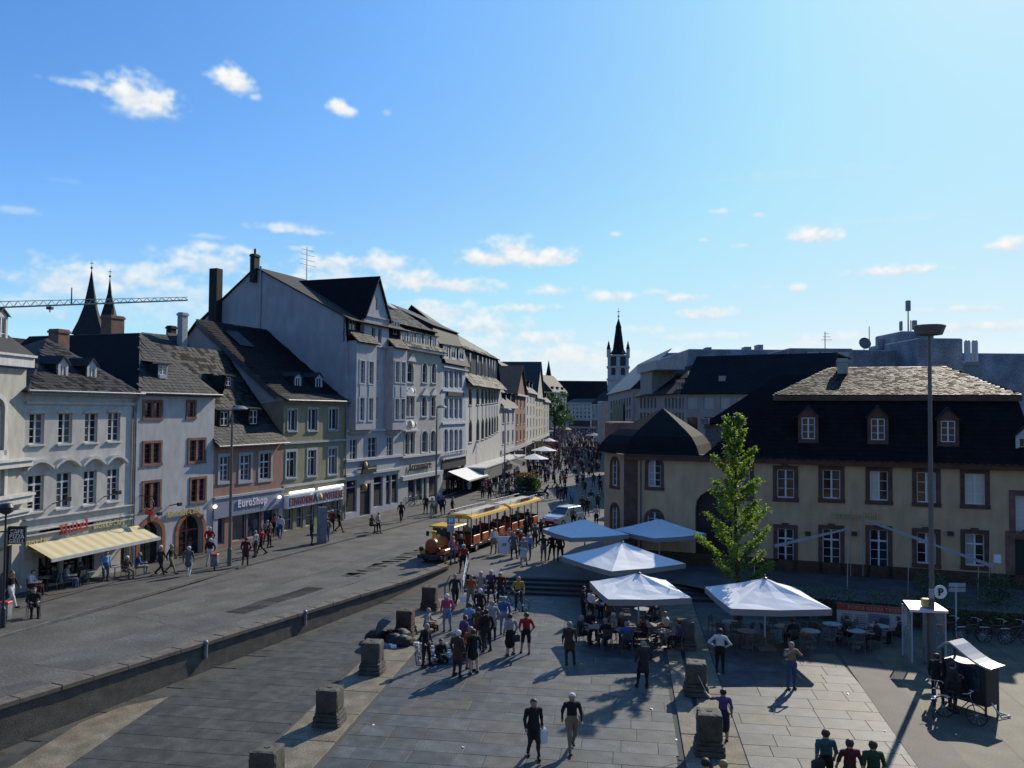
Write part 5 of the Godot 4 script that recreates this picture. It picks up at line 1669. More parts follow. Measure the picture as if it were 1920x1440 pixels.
# ---------------------------------------------------------------- the yellow house and what lies behind it
func yellow_house() -> void:
	var A := at_depth(1180, 900, 54.0)
	var B := at_depth(1920, 900, 46.0)
	B = A + (B - A) * 1.25
	A.y = UPPER; B.y = UPPER
	house("yellow_house", "long ochre yellow house with brown stone window frames and a dark mansard roof", A, B)
	var o := H.o as Node3D
	var top := L(1650, 866).y
	var a := {"rows": 3, "around": M.brown_stone, "grow": .24, "keystone": true, "deep": .16}
	storey([[1473, 907, 32, 53, {"gm": M.glass_blue}], [1559, 908, 33, 54, {"gm": [M.glass, M.glass_blue]}], [1648, 911, 34, 55, {"gm": [M.blind, M.glass]}], [1737, 914, 36, 57, {"gm": [M.glass, M.curtain]}], [1828, 917, 38, 58, {"gm": M.blind}], [1390, 905, 32, 52]], a)
	storey([[1737, 1028, 36, 58, {"gm": [M.glass, M.curtain]}], [1828, 1031, 36, 60, {"gm": [M.curtain, M.glass]}]], {"rows": 2, "transom": .68, "around": M.brown_stone, "grow": .24, "keystone": true, "deep": .16})
	for q in [[1473, 1035, 30, 88, M.glass], [1559, 1036, 33, 88, M.glass], [1648, 1038, 34, 90, M.glass]]:
		var r := rect(q[0], q[1], q[2], q[3])
		r.size.y += r.position.y - .05; r.position.y = .05
		H.holes.append([r, 0.0])
		window(r, {"rows": 4, "transom": .76, "around": M.brown_stone, "grow": .24, "keystone": true, "deep": .16, "foot": false, "gm": [M.glass, M.black] if q[0] < 1600 else [M.glass, M.glass_blue]}, 0, "door")
	# portal with a shuttered window above
	var pr := rect(1926, 1062, 46, 100)
	pr.size.y += pr.position.y; pr.position.y = 0
	H.holes.append([pr, 0.0])
	window(pr, {"rows": 1, "leaves": 2, "fm": M.frame_dark, "gm": M.black, "around": M.sand_stone, "grow": .45, "foot": false, "keystone": true}, 0, "portal")
	var sr := rect(1926, 965, 44, 70)
	H.holes.append([sr, 0.0])
	window(sr, {"rows": 5, "leaves": 2, "gm": M.blind, "around": M.sand_stone, "grow": .3})
	# wing: round-headed windows and the gateway behind the tree
	var rise := {"rows": 4, "rise": .5, "around": M.brown_stone, "grow": .22, "deep": .16}
	storey([[1227, 887, 23, 52, {"gm": [M.curtain, M.glass]}], [1227, 985, 26, 50]], rise)
	var gr := rect(1338, 985, 70, 130)
	gr.size.y += gr.position.y; gr.position.y = 0
	H.holes.append([gr, gr.size.x * .5])
	window(gr, {"rows": 1, "leaves": 2, "rise": gr.size.x * .5, "fm": M.black, "gm": M.black, "deep": .5}, 0, "gateway")
	wall(0, H.W, -.5, top, H.holes, M.yellow_wall, 0, .5)
	var m := MB.new()
	var c0: Vector3 = H.inv * Vector3(at_depth(1133, 900, 57.0).x, UPPER, -57.0)
	m.quad(Vector3(H.W, -.5, 0), Vector3(H.W, top, 0), Vector3(H.W, top, -14), Vector3(H.W, -.5, -14))
	m.quad(Vector3(c0.x, -.5, -14), Vector3(c0.x, top, -14), Vector3(c0.x, top, c0.z), Vector3(c0.x, -.5, c0.z))
	m.quad(Vector3(H.W, -.5, -14), Vector3(H.W, top, -14), Vector3(c0.x, top, -14), Vector3(c0.x, -.5, -14))
	put("side_wall", m, M.yellow_wall, o)
	# chamfered corner with its own windows
	var keep := H.duplicate()
	var w0: Vector3 = H.t * c0
	w0.y = UPPER
	var u := (A - w0).normalized()
	var t2 := Transform3D(Basis(u, Vector3.UP, u.cross(Vector3.UP)), w0)
	var holder := Node3D.new()
	holder.name = "corner_face"
	o.add_child(holder, true)
	holder.transform = H.inv * t2
	H = {"o": holder, "inv": t2.affine_inverse(), "W": (A - w0).length(), "holes": [], "t": t2}
	for q in [[1153, 886, 12, 50], [1153, 972, 12, 50]]:
		var r := rect(q[0], q[1], q[2], q[3])
		H.holes.append([r, r.size.x * .5])
		window(r, {"rows": 4, "leaves": 2, "rise": r.size.x * .5, "around": M.brown_stone, "grow": .2, "deep": .15})
	wall(0, H.W, -.5, top, H.holes, M.yellow_wall)
	H = keep
	H.o = o
	# pilaster, plinth, cornice
	bx(Vector3(-.35, -.4, -.3), Vector3(.55, top - .01, .07), M.brown_stone, "pilaster")
	bx(Vector3(.55, -.4, 0), Vector3(H.W, .75, .05), M.rubble, "plinth").visible = true
	bx(Vector3(-.3, top - .28, 0), Vector3(H.W, top + .05, .35), M.brown_stone, "cornice")
	bx(Vector3(-.3, top + .053, .1), Vector3(H.W, top + .17, .52), M.lead, "gutter")
	var pm := MB.new()
	pm.path([Vector3(L(1186, 850).x + .6, top, .2), Vector3(L(1186, 850).x + .6, 0, .2)], .06)
	put("downpipe", pm, M.lead, o)
	# mansard
	var xl := L(1320, 850).x
	var y1 := L(1680, 741, -1.3).y
	var xa := L(1456, 741, -1.3).x; var xb := L(1906, 742, -1.3).x
	var e0 := Vector3(xl, top + .1, .55); var e1 := Vector3(xb + .8, top + .1, .55)
	var b0 := Vector3(xa, y1, -1.3); var b1 := Vector3(xb, y1, -1.3)
	face([e0, e1, b1, b0], M.slate_c, "mansard"); slates([e0, e1, b1, b0], .42, .3, [M.slate_c, M.slate_d, M.slate_e], 71, null, .015)  # shaded slope given the darkened slate
	face([e1, Vector3(xb + .8, top + .1, -14), Vector3(xb, y1, -12), b1], M.slate_c, "mansard")
	face([Vector3(xl - 1, top + .1, -14), e0, b0, Vector3(xa, y1, -12)], M.slate_c, "mansard")
	bx(Vector3(xa - .2, y1 - .35, -1.32), Vector3(xb + .2, y1 - .02, -.92), M.brown_stone, "mansard_cornice")
	var r0 := L(1552, 690, -6.6); var r1 := L(1776, 690, -6.6)
	r1.y = r0.y
	var f0 := Vector3(xa - .25, y1, -1.0); var f1 := Vector3(xb + .25, y1, -1.0)
	face([f0, f1, r1, r0], M.slate, "upper_roof")
	slates([f0, f1, r1, r0], .28, .2, [M.slate_glint, M.slate_glint, M.slate_matt], 72, null, .03)
	face([f1, Vector3(xb + .25, y1, -12), r1], M.slate_c, "upper_roof")
	slates([f1, Vector3(xb + .25, y1, -12), r1], .28, .2, [M.slate_glint, M.slate_glint, M.slate_matt], 73, null, .03)
	face([Vector3(xa - .25, y1, -12), f0, r0], M.slate_c, "upper_roof")
	face([r0, r1, Vector3(xb + .25, y1, -12.2), Vector3(xa - .25, y1, -12.2)], M.slate_c, "upper_roof")
	chimney(1580, 672, 20, 710, -5.2, M.cream_wall, .8)
	chimney(1823, 678, 27, 705, -6.5, M.far_wall, .9)
	for q in [[1622, 712], [1748, 712]]:
		var p := L(q[0], q[1], -4.6)
		bx(p + Vector3(-.25, -.6, -.2), p + Vector3(.25, .05, .35), M.zinc, "roof_vent")
	for q in [[1515.5, 803, 25, 40], [1646, 805, 26, 40], [1777.5, 809, 27, 40]]:
		dormer(q[0], q[1], q[2], q[3], .15, {"front": M.brown_stone, "grow": .2, "gable": .9, "rows": 3, "wall": M.slate_c, "gm": M.glass_blue})
	dormer(1922, 838, 24, 34, .15, {"front": M.trim, "grow": .15, "gable": .9, "rows": 2, "wall": M.slate_c})
	# bell-shaped pavilion roof of the wing
	var prof := [[0.0, 0.0], [.08, .20], [.20, .38], [.36, .52], [.6, .70], [1.0, 1.0]]
	var pk := L(1243, 765, -2.9)
	var base_y := top + .1
	var corners := [Vector3(c0.x - .5, base_y, c0.z + .3), Vector3(-.2, base_y, .55), Vector3(xl - .2, base_y, .55), Vector3(xl - .2, base_y, -6.5), Vector3(c0.x - .5, base_y, -6.5)]
	var rm := MB.new()
	for i in corners.size():
		var p: Vector3 = corners[i]; var q: Vector3 = corners[(i + 1) % corners.size()]
		for k in prof.size() - 1:
			var h0: float = prof[k][1] * (pk.y - base_y); var h1: float = prof[k + 1][1] * (pk.y - base_y)
			var s0: float = prof[k][0]; var s1: float = prof[k + 1][0]
			var at := func(c: Vector3, s: float, h: float) -> Vector3: return Vector3(lerpf(c.x, pk.x, s), base_y + h, lerpf(c.z, pk.z, s))
			rm.quad(at.call(p, s0, h0), at.call(p, s1, h1), at.call(q, s1, h1), at.call(q, s0, h0))
	put("pavilion_roof", rm, M.slate_c, o)
	text("Brunnenhof", .38, M.yellow_canvas, L(1604, 966, .1), o, 0, true, "lettering", .8)
	for px in [1515, 1602, 1782]:
		var p := L(px, 1000)
		bx(p + Vector3(-.15, -.12, 0), p + Vector3(.15, .12, .22), M.dark_metal, "wall_lamp")
	bx(L(1863, 1055, 0), L(1877, 1040, 0) + Vector3(0, 0, .04), M.white, "notice_board").visible = true

func slab_block(called: String, label: String, px0: float, px1: float, py_top: float, depth: float, thick: float, material, py_low := 900.0) -> Node3D:
	var a := at_depth(px0, 780, depth); var b := at_depth(px1, 780, depth)
	a.y = UPPER; b.y = UPPER
	house(called, label, a, b, "building")
	var y := L((px0 + px1) / 2, py_top).y
	var m := MB.new()
	m.chamfer(Vector3(0, -1, -thick), Vector3(H.W, y, 0), .15)
	put("block", m, material, H.o)
	return H.o

func background() -> void:
	# department stores and flat roofs behind the yellow house
	slab_block("store_building", "long pale grey flat-roofed store behind the mansard roof", 1290, 1500, 655, 118, 25, M.far_grey)
	for q in [[1418, 650, 12], [1442, 646, 10], [1342, 651, 10]]:
		var r := rect(q[0], q[1], q[2], 8)
		bx(Vector3(r.position.x, r.position.y - 1, -6), Vector3(r.end.x, r.end.y, -4), M.far_grey, "roof_unit")
	slab_block("dark_store", "dark flat-roofed block with a strip of bright windows behind the slate roof", 1480, 1600, 653, 108, 20, M.far_dark)
	for px in [1524, 1550, 1581]:
		var r := rect(px, 664, 21, 8)
		bx(r_lo(r, 0), Vector3(r.end.x, r.end.y, .1), M.curtain, "window")
	slab_block("grey_store", "grey concrete store building with roof plant behind the slate roof", 1600, 1700, 656, 110, 22, M.far_grey)
	for q in [[1652, 645, 16, 18], [1672, 650, 18, 12]]:
		var c := L(q[0], q[1] + 10, -4)
		var t := L(q[0], q[1] - q[3] / 2.0, -4)
		var m := MB.new()
		m.lathe([Vector2(q[2] * .036, 0), Vector2(q[2] * .036, t.y - c.y), Vector2(.01, t.y - c.y + .05)], 12, xf(Vector3(c.x, c.y, -4)))
		put("roof_tank", m, M.far_grey, H.o)
	var dish := MB.new()
	var dp := L(1620, 645, -3)
	dish.lathe([Vector2(.02, 0), Vector2(.5, .12), Vector2(.85, .35)], 12, Transform3D(Basis(Vector3.RIGHT, 1.3), dp))
	dish.bar(dp, dp + Vector3(0, -1.4, 0), .06, .06)
	put("satellite_dish", dish, M.pole, H.o)
	slab_block("stair_tower", "pale stair tower block carrying phone masts behind the disc lamp", 1691, 1752, 621, 112, 8, M.far_grey)
	var mast := thing("phone_mast", "tall phone mast with panel antennas on the stair tower roof", "antenna", H.t.translated_local(L(1703, 624, -2)))
	var mm := MB.new()
	var s := 112.0 / F
	mm.bar(Vector3(0, -2, 0), Vector3(0, 62 * s, 0), .11, .07)
	mm.bar(Vector3(12 * s, -2, 0), Vector3(12 * s, 20 * s, 0), .09, .09); mm.bar(Vector3(5 * s, -2, 0), Vector3(5 * s, 24 * s, 0), .07, .07)
	mm.bar(Vector3(-14 * s, -2, 0), Vector3(-14 * s, 20 * s, 0), .05, .05)
	put("pole", mm, M.pole, mast)
	for q in [[0, 42, 62, 7], [12, 6, 24, 7], [-14, 4, 22, 3.5]]:
		var pm := MB.new()
		pm.chamfer(Vector3((q[0] - q[3] / 2.0) * s, q[1] * s, -.25), Vector3((q[0] + q[3] / 2.0) * s, q[2] * s, .25), .06)
		put("antenna_panel", pm, M.far_grey, mast)
	slab_block("plant_room", "tall grey windowless block behind the slate roof by the disc lamp", 1722, 1806, 634, 104, 14, M.far_grey)
	slab_block("long_store", "long grey store at the edge of the view behind two round flues", 1800, 2100, 663, 120, 30, M.far_grey)
	for px in [1814, 1828]:
		var p := at_depth(px, 690, 100)
		var q := at_depth(px, 637, 100)
		var m := MB.new()
		m.lathe([Vector2(.36, -6), Vector2(.36, q.y - p.y - .3), Vector2(.25, q.y - p.y - .05), Vector2(.01, q.y - p.y)], 12)
		tag(put("flue", m, M.steel, null, xf(p)), "round steel flue pipe standing on the long store roof", "flue", "round flues on the store")
	for q in [[1547, 622, 660], [1630, 612, 655]]:
		var p := at_depth(q[0], q[2], 106)
		var e := at_depth(q[0], q[1], 106)
		var m := MB.new()
		m.bar(Vector3(0, -1, 0), Vector3(0, e.y - p.y, 0), .06, .05)
		if q[0] < 1600:
			for k in 3: m.bar(Vector3(-.5 + k * .2, (e.y - p.y) * (.6 + k * .15), 0), Vector3(.9 - k * .2, (e.y - p.y) * (.6 + k * .15), .1), .03, .03, 4)
		tag(put("roof_aerial", m, M.pole, null, xf(p)), "thin television aerial with cross bars on the dark store" if q[0] < 1600 else "plain rod aerial on the grey store roof", "aerial")
	# great dark roofs between
	house("rear_wing", "dark slate roof of the wing behind the ginkgo tree", at_depth(1318, 800, 62), at_depth(1480, 800, 60), "building")
	var g0 := L(1322, 793, 0); var g1 := L(1458, 704, -3)
	bx(Vector3(g0.x, -6, -9), Vector3(H.W + 4, g0.y, -.1), M.far_dark, "wall")
	face([Vector3(g0.x, g0.y, .2), Vector3(H.W + 4, g0.y, .2), Vector3(H.W + 4, g1.y, -3), Vector3(g1.x, g1.y, -3)], M.slate_c)
	face([Vector3(g0.x, g0.y, -9), Vector3(g0.x, g0.y, .2), Vector3(g1.x, g1.y, -3), Vector3(g1.x, g1.y, -6)], M.slate_c)
	bx(Vector3(L(1316, 785, .3).x, g0.y - .1, .2), Vector3(L(1330, 785, .3).x, g0.y + .35, .8), M.zinc, "roof_hatch")
	house("mansard_block", "broad dark mansard roof of the white block beyond the ginkgo tree", at_depth(1282, 780, 92), at_depth(1560, 780, 84), "building")
	var top := L(1340, 738).y
	for j in 2:
		for i in 9:
			var r := rect(1298 + i * 31, 756 + j * 38, 20, 24)
			H.holes.append([r, 0.0])
			window(r, {"leaves": 1, "rows": 1, "fm": M.far_wall, "gm": M.curtain if j == 0 else M.glass})
	wall(0, H.W, -8, top, H.holes, M.far_wall)
	body(0, H.W, -8, top, 14, M.far_wall)
	var ry := L(1310, 668, -3.5).y
	var rx := L(1306, 668, -3.5).x
	face([Vector3(-.3, top, .4), Vector3(H.W, top, .4), Vector3(H.W, ry, -3.5), Vector3(rx, ry, -3.5)], M.far_slate)
	face([Vector3(-.3, top, -14), Vector3(-.3, top, .4), Vector3(rx, ry, -3.5), Vector3(rx, ry, -10)], M.far_slate)
	face([Vector3(rx, ry, -3.5), Vector3(H.W, ry, -3.5), Vector3(H.W, ry, -14), Vector3(rx, ry, -14)], M.far_slate)
	var hw := rect(1357, 710, 12, 10, -1.5)
	bx(r_lo(hw, -2.0), Vector3(hw.end.x, hw.end.y, -.8), M.far_wall, "roof_hatch")
	# white building with balconied roof, green-roofed one, tower
	house("terrace_building", "pale building with tall narrow windows and a rooftop pavilion beyond the round wing", at_depth(1192, 790, 130), at_depth(1292, 790, 98), "building")
	top = L(1240, 740).y
	for j in 2:
		for i in 14:
			if i in [5, 6]: continue
			var r := rect(1202 + i * 6.6, 756 + j * 28, 3.4, 20)
			H.holes.append([r, 0.0])
			window(r, {"leaves": 1, "rows": 1, "fm": M.far_wall, "gm": M.glass})
	wall(0, H.W, -8, top, H.holes, M.far_wall)
	body(0, H.W, -8, top, 16, M.far_wall)
	var ridge := L(1292, 668, -8)
	face([Vector3(0, top, .5), Vector3(H.W + 1, top, .5), ridge, Vector3(H.W * .35, ridge.y - .6, -8)], M.far_slate)
	face([Vector3(0, top, -16), Vector3(0, top, .5), Vector3(H.W * .35, ridge.y - .6, -8)], M.far_slate)
	var pv := rect(1214, 718, 22, 40)
	bx(Vector3(pv.position.x, top, -3), Vector3(pv.end.x, pv.end.y, .2), M.far_wall, "pavilion")
	bx(Vector3(pv.position.x - .5, pv.end.y, -3.4), Vector3(pv.end.x + 4.5, pv.end.y + 1.3, .6), M.cream_wall, "pavilion_roof")
	dormer(1276, 722, 16, 20, -.2, {"flat": true, "rows": 1, "back": 3.0, "front": M.far_wall, "wall": M.far_slate})
	house("blue_roof_building", "tall building with a broad blue-grey hipped roof beyond the terrace building", at_depth(1180, 790, 175), at_depth(1310, 790, 160), "building")
	top = L(1240, 735).y
	bx(Vector3(0, -8, -26), Vector3(H.W, top, 0), M.far_wall, "wall")
	var p0 := L(1240, 662, -12); var p1 := L(1310, 660, -12)
	face([Vector3(-1, top, .5), Vector3(H.W + 1, top, .5), p1, p0], M.metal_roof)
	face([Vector3(-1, top, -26), Vector3(-1, top, .5), p0], M.metal_roof)
	house("green_roof_building", "grey-green building with a copper roof and a green banner on its front", at_depth(1140, 800, 205), at_depth(1186, 800, 150), "building")
	top = L(1150, 738).y
	for j in 2:
		for i in 8:
			var r := rect(1146 + i * 5.0, 760 + j * 22 - i, 2.6, 16)
			H.holes.append([r, 0.0])
			window(r, {"leaves": 1, "rows": 1, "fm": M.far_wall, "gm": M.glass})
	wall(0, H.W, -6, top, H.holes, M.far_wall)
	body(0, H.W, -6, top, 14, M.far_wall)
	face([Vector3(-.5, top, .5), Vector3(H.W + .5, top, .5), Vector3(H.W + .5, top + 7.5, -7), Vector3(4, top + 7.5, -7)], M.metal_roof)
	face([Vector3(-.5, top, -14), Vector3(-.5, top, .5), Vector3(4, top + 7.5, -7)], M.metal_roof)
	var bn := thing("banner", "large dark green banner hanging on the grey-green building", "banner", H.t)
	var br := rect(1158, 780, 20, 46, .4)
	var bm := MB.new()
	bm.box(r_lo(br, .3), Vector3(br.end.x, br.end.y, .36))
	put("cloth", bm, mat(lin(.012, .07, .05), .7), bn)
	slab_block("gate_block", "narrow pale block at the mouth of the crowded street", 1128, 1142, 752, 215, 10, M.far_wall)
	slab_block("side_block", "red-brown low block between the wing and the banner building", 1150, 1200, 792, 90, 8, M.sand_stone)
	church_tower()
	twin_spires()
	crane()
	# rooftops behind the row of houses
	for q in [["slate_rear_house", "dark roofed house behind the white awning house", 15, 92, 634, 66, 12], ["rear_house", "dark rear house with a chimney behind the red-windowed house", 88, 150, 642, 72, 10]]:
		house(q[0], q[1], at_depth(q[2], 780, q[5]), at_depth(q[3], 780, q[5] + 4))
		var y := L((q[2] + q[3]) / 2.0, q[4] + 2, -5).y
		bx(Vector3(-2, -10, -10), Vector3(H.W + 2, y - 3, 0), M.far_dark, "wall")
		face([Vector3(-2.3, y - 3.2, .3), Vector3(H.W + 2.3, y - 3.2, .3), Vector3(H.W + 2.3, y, -5), Vector3(-2.3, y, -5)], M.slate_c)
		face([Vector3(-2.3, y, -5), Vector3(H.W + 2.3, y, -5), Vector3(H.W + 2.3, y - 3.2, -10), Vector3(-2.3, y - 3.2, -10)], M.slate_c)

func church_tower() -> void:
	var d := 430.0
	var s := d / F
	var p := at_depth(1159, 800, d)
	p.y = 0
	var o := thing("church_tower", "tall stone church tower with a dark spire and four corner turrets", "tower", xf(p, -.15))
	var yy := func(py: float) -> float: return at_depth(1159, py, d).y
	var w := 19.5 * s
	var m := MB.new()
	m.box(Vector3(-w, 0, -w), Vector3(w, yy.call(668), w))
	put("shaft", m, M.far_pale, o)
	for x in [-.45, .45]:
		for q in [[687, 666, .26], [704, 690, .2]]:
			var wm := MB.new()
			var r := Rect2(x * w - q[2] * w, yy.call(q[0]), 2 * q[2] * w, yy.call(q[1]) - yy.call(q[0]))
			var pts := PackedVector2Array()
			for v in arc_points(r, r.size.x * .6): pts.append(v)
			pts.reverse()
			wm.extrude(pts, w, w + .15)
			put("belfry_opening", wm, M.black, o)
	var fm := MB.new()
	fm.lathe([Vector2(w * .4, 0), Vector2(w * .4, .2)], 20, Transform3D(Basis(Vector3.RIGHT, PI / 2), Vector3(-w * .1, yy.call(701), w)), false)
	put("clock_face", fm, mat(lin(.03, .08, .2), .5), o)
	for y in [689, 668, 712]:
		var cm := MB.new()
		cm.box(Vector3(-w - .5, yy.call(y) - .4, -w - .5), Vector3(w + .5, yy.call(y) + .4, w + .5))
		put("string_course", cm, M.far_pale, o)
	var sp := MB.new()
	sp.lathe([Vector2(w * .86, yy.call(664)), Vector2(w * .58, yy.call(656)), Vector2(w * .29, yy.call(616)), Vector2(w * .31, yy.call(614)), Vector2(.12, yy.call(597))], 8, Transform3D(Basis(Vector3.UP, PI / 8), Vector3.ZERO), false)
	put("spire", sp, M.far_slate, o)
	var fx := MB.new()
	fx.bar(Vector3(0, yy.call(600), 0), Vector3(0, yy.call(578), 0), .22, .1)
	fx.ball(Vector3(0, yy.call(593), 0), Vector3(.5, .6, .5))
	fx.box(Vector3(-.9, yy.call(585), -.1), Vector3(.9, yy.call(584), .1))
	put("cross", fx, M.far_dark, o)
	for a in [-1, 1]:
		for b in [-1, 1]:
			var tm := MB.new()
			tm.lathe([Vector2(w * .06, yy.call(673)), Vector2(w * .17, yy.call(667)), Vector2(w * .17, yy.call(655))], 8, xf(Vector3(a * w * .92, 0, b * w * .92)), false)
			var turret := put("corner_turret", tm, M.far_pale, o)
			tm = MB.new()
			tm.lathe([Vector2(w * .19, yy.call(656)), Vector2(.05, yy.call(640))], 8, xf(Vector3(a * w * .92, 0, b * w * .92)), false)
			put("turret_roof", tm, M.far_slate, turret)
	o.set_meta("category", "tower")

func twin_spires() -> void:
	for q in [[165, 506, 20, 628, 190.0, "taller"], [200, 522, 16, 626, 196.0, "shorter"]]:
		var d: float = q[4]
		var p := at_depth(q[0], 780, d)
		p.y = 0
		var o := thing("church_spire", "%s of two slender dark church spires behind the roofs" % q[5], "spire", xf(p, .3), "pair of church spires")
		var yy := func(py: float) -> float: return at_depth(q[0], py, d).y
		var s := d / F
		var m := MB.new()
		m.box(Vector3(-q[2] * s * .9, 0, -q[2] * s * .9), Vector3(q[2] * s * .9, yy.call(q[3]), q[2] * s * .9))
		put("shaft", m, M.far_wall, o)
		var sp := MB.new()
		sp.lathe([Vector2(q[2] * s * 1.9, yy.call(q[3] + 1)), Vector2(q[2] * s * 1.25, yy.call(q[3] - 24)), Vector2(q[2] * s * .75, yy.call(q[3] - 50)), Vector2(q[2] * s * .3, yy.call(q[1] + 30)), Vector2(.08, yy.call(q[1]))], 4, Transform3D(Basis(Vector3.UP, PI / 4), Vector3.ZERO), false)
		put("spire", sp, M.slate, o)
		var f := MB.new()
		f.bar(Vector3(0, yy.call(q[1] + 4), 0), Vector3(0, yy.call(q[1] - 18), 0), .09, .04)
		f.ball(Vector3(0, yy.call(q[1] - 4), 0), Vector3(.28, .3, .28))
		f.box(Vector3(-.4, yy.call(q[1] - 13), -.05), Vector3(.4, yy.call(q[1] - 12), .05))
		put("cross", f, M.dark_metal, o)

func crane() -> void:
	var a := at_depth(-40, 578, 150); var b := at_depth(352, 563, 165)
	var u := (b - a).normalized()
	var o := thing("tower_crane", "pale lattice jib of a tower crane reaching past the church spires", "crane", Transform3D.IDENTITY)
	var m := MB.new()
	var n := 26
	var up := Vector3(0, 1.15, 0)
	var side := u.cross(Vector3.UP).normalized() * .55
	var cb := a - side; var cc := a + side
	m.bar(a - side, b - side, .10, .08, 5); m.bar(a + side, b + side, .10, .08, 5)
	m.bar(a + up, b + up * .55, .08, .06, 5)
	for i in n:
		var p := a.lerp(b, i / float(n)); var q := a.lerp(b, (i + .5) / n); var r := a.lerp(b, (i + 1.0) / n)
		var k := lerpf(1.0, .55, i / float(n))
		for s in [-side, side]:
			m.bar(p + s, q + up * k, .045, .045, 4); m.bar(q + up * k, r + s, .045, .045, 4)
	put("jib", m, mat(lin(.28, .27, .22), .6), o)
	var t := MB.new()
	var c := a.lerp(b, .42)
	t.bar(c, c + Vector3(0, 3.3, 0), .14, .1)
	t.cbox(a.lerp(b, .32) - Vector3(0, .5, 0), Vector3(1.0, .5, .8))
	t.bar(a.lerp(b, .32), a.lerp(b, .32) - Vector3(0, 1.3, 0), .12, .1)
	put("trolley", t, M.dark_metal, o)
	var ms := MB.new()
	var foot := a - u * 6
	foot.y = 0
	var head := a - u * 6
	for s in [Vector3(.7, 0, .7), Vector3(-.7, 0, .7), Vector3(.7, 0, -.7), Vector3(-.7, 0, -.7)]: ms.bar(foot + s, head + s, .12, .12, 5)
	put("mast", ms, M.pole, o)


# ---------------------------------------------------------------- people: one continuous surface per body
const SKIN := 0
const HAIR := 1
const TOP := 2
const LEGS := 3
const SHOE := 4
const FORE := 5
const CALF := 6
const FACE := 7
var bodies := {}
var cloth := {}
var dressed := {}

func bone(list: Array, a: Vector3, b: Vector3, ra: float, rb: float, part: int, k := .05, zs := 1.0) -> void:
	list.append([a, b, ra, rb, part, k, zs])

